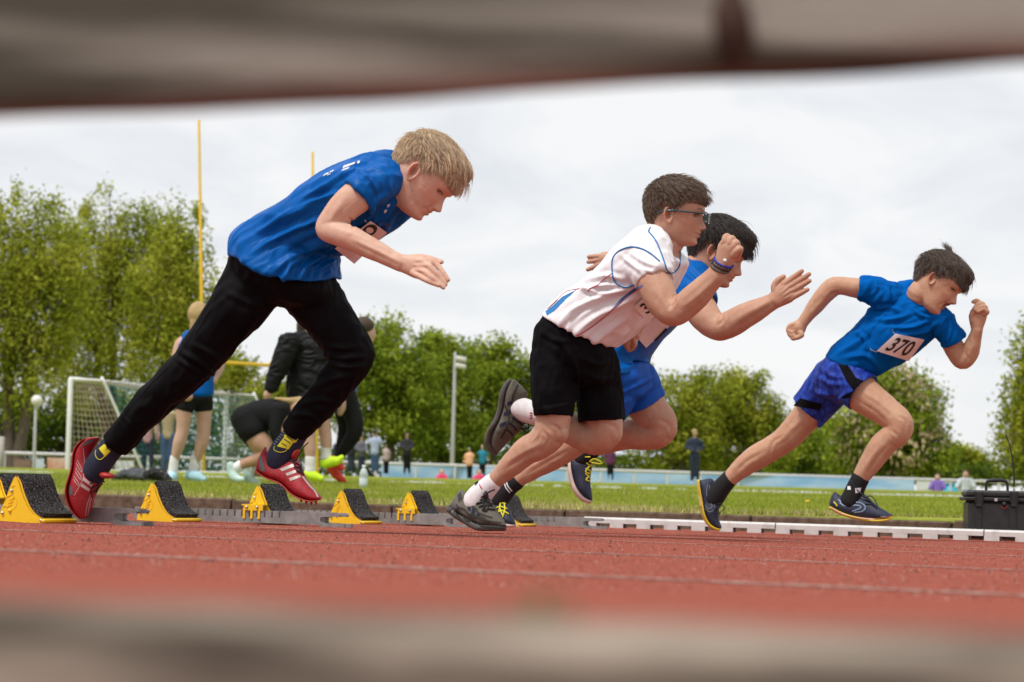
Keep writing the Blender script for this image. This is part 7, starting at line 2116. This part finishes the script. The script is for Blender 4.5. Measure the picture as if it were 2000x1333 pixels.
GR3 = 'spectators and helpers on the far side of the field'
stander(328, 776, 927, 46.5, 'man in beige jacket and blue jeans behind the goal net', cl('beige_jacket', (.34, .27, .16)), m_jean, m_brown2, GR3)
stander(288, 792, 928, 47.2, 'person in dusty pink and grey clothes standing behind the goal net', cl('dusty_pink_coat', (.42, .24, .25)), m_jeand, m_grey2, GR3)
stander(795, 843, 930, 76, 'person in black jacket and trousers standing alone left of the floodlight mast', cl('black_jacket', (.014, .014, .020)), m_blk, m_brown2, GR3, arms='front')
stander(732, 840, 929, 74, 'person in pale blue sweater and jeans seen from behind', cl('pale_blue_sweater', (.36, .42, .58)), m_jean, m_brown2, GR3, back=True, wide=1.2)
stander(706, 850, 929, 75, 'person in white vest and dark jacket left of the blue sweater', cl('charcoal_vest', (.10, .10, .12)), m_jeand, m_brown2, GR3, arms='front')
stander(686, 846, 929, 75.5, 'person in dark jacket and jeans at the left end of the group', cl('dark_jacket', (.016, .016, .020)), m_jeand, m_brown2, GR3)
stander(754, 866, 930, 76.5, 'child in pale grey top and dark leggings right of the blue sweater', cl('grey_pink_top', (.46, .36, .34)), m_blk, m_brown2, GR3)
stander(661, 852, 928, 77, 'person in dark blue top glimpsed behind the red shoes', cl('navy_top', (.02, .03, .07)), m_jeand, m_brown2, GR3)
stander(917, 873, 940, 77, 'grey haired person in peach coloured jacket beside the teal jacket', cl('peach_jacket', (.78, .42, .24)), m_blk, m_grey2, GR3, wide=1.15)
stander(942, 869, 938, 78, 'bald man in teal jacket facing the peach jacket', cl('teal_jacket', (.012, .20, .30)), m_blk, cl('bald_scalp', (.48, .30, .22)), GR3, wide=1.25)
stander(1192, 868, 942, 70, 'person in dark clothes seen behind the raised knee', cl('plum_top', (.11, .02, .07)), m_blk, m_brown2, GR3)
stander(1357, 838, 945, 66, 'blond woman in navy tracksuit standing before the blue banner', cl('navy_tracksuit', (.010, .018, .045)), cl('navy_bottoms', (.010, .016, .036)), m_blond2, GR3, arms='front', shoes=m_wsock)
# children sitting or kneeling on the grass
def sitter(x, y, Z, s, label, top, hair, group='children sitting by the far railing'):
    Z = 61 + (Z - 66) * .5
    B = flat(Z)
    r = thing('person', at(x, y + s, Z), label, 'person', group)
    vox = .012
    solid('body', B, [[(x, y - s * .3, 0, s * .22), (x, y, 0, s * .22)]], m_skin2, r, vox, extra=lump(B, x, y - s * .62, 0, s * .34, s * .42))
    solid('hair', B, [], hair, r, vox, extra=lump(B, x, y - s * .72, .03, s * .40, s * .38))
    solid('top', B, [[(x - s * .5, y - s * .05, 0, s * .28), (x - s * .85, y + s * .6, -.1, s * .22)], [(x + s * .5, y - s * .05, 0, s * .28), (x + s * .85, y + s * .6, -.1, s * .22)]], top, r, vox, [[(x - s * .55, y - s * .2, x + s * .55, y - s * .2, .10), (x - s * .6, y + s * .7, x + s * .6, y + s * .7, .13), (x - s * .6, y + s, x + s * .6, y + s, .13)]])
    return r
mp = cl('pink_top', (.70, .05, .16))
sitter(863, 931, 77, 13, 'child in pink with fair hair sitting by the blue banner', mp, m_blond2)
sitter(936, 932, 75, 14, 'child in pink sitting in front of the teal jacket', mp, m_brown2)
sitter(1831, 944, 84, 17, 'child in purple leaning at the white banner with teal half circle', cl('purple_top', (.20, .12, .45)), m_brown2)
sitter(1886, 940, 72, 20, 'boy in pale grey shirt sitting just left of the black case', cl('pale_grey_shirt', (.50, .54, .58)), m_brown2)
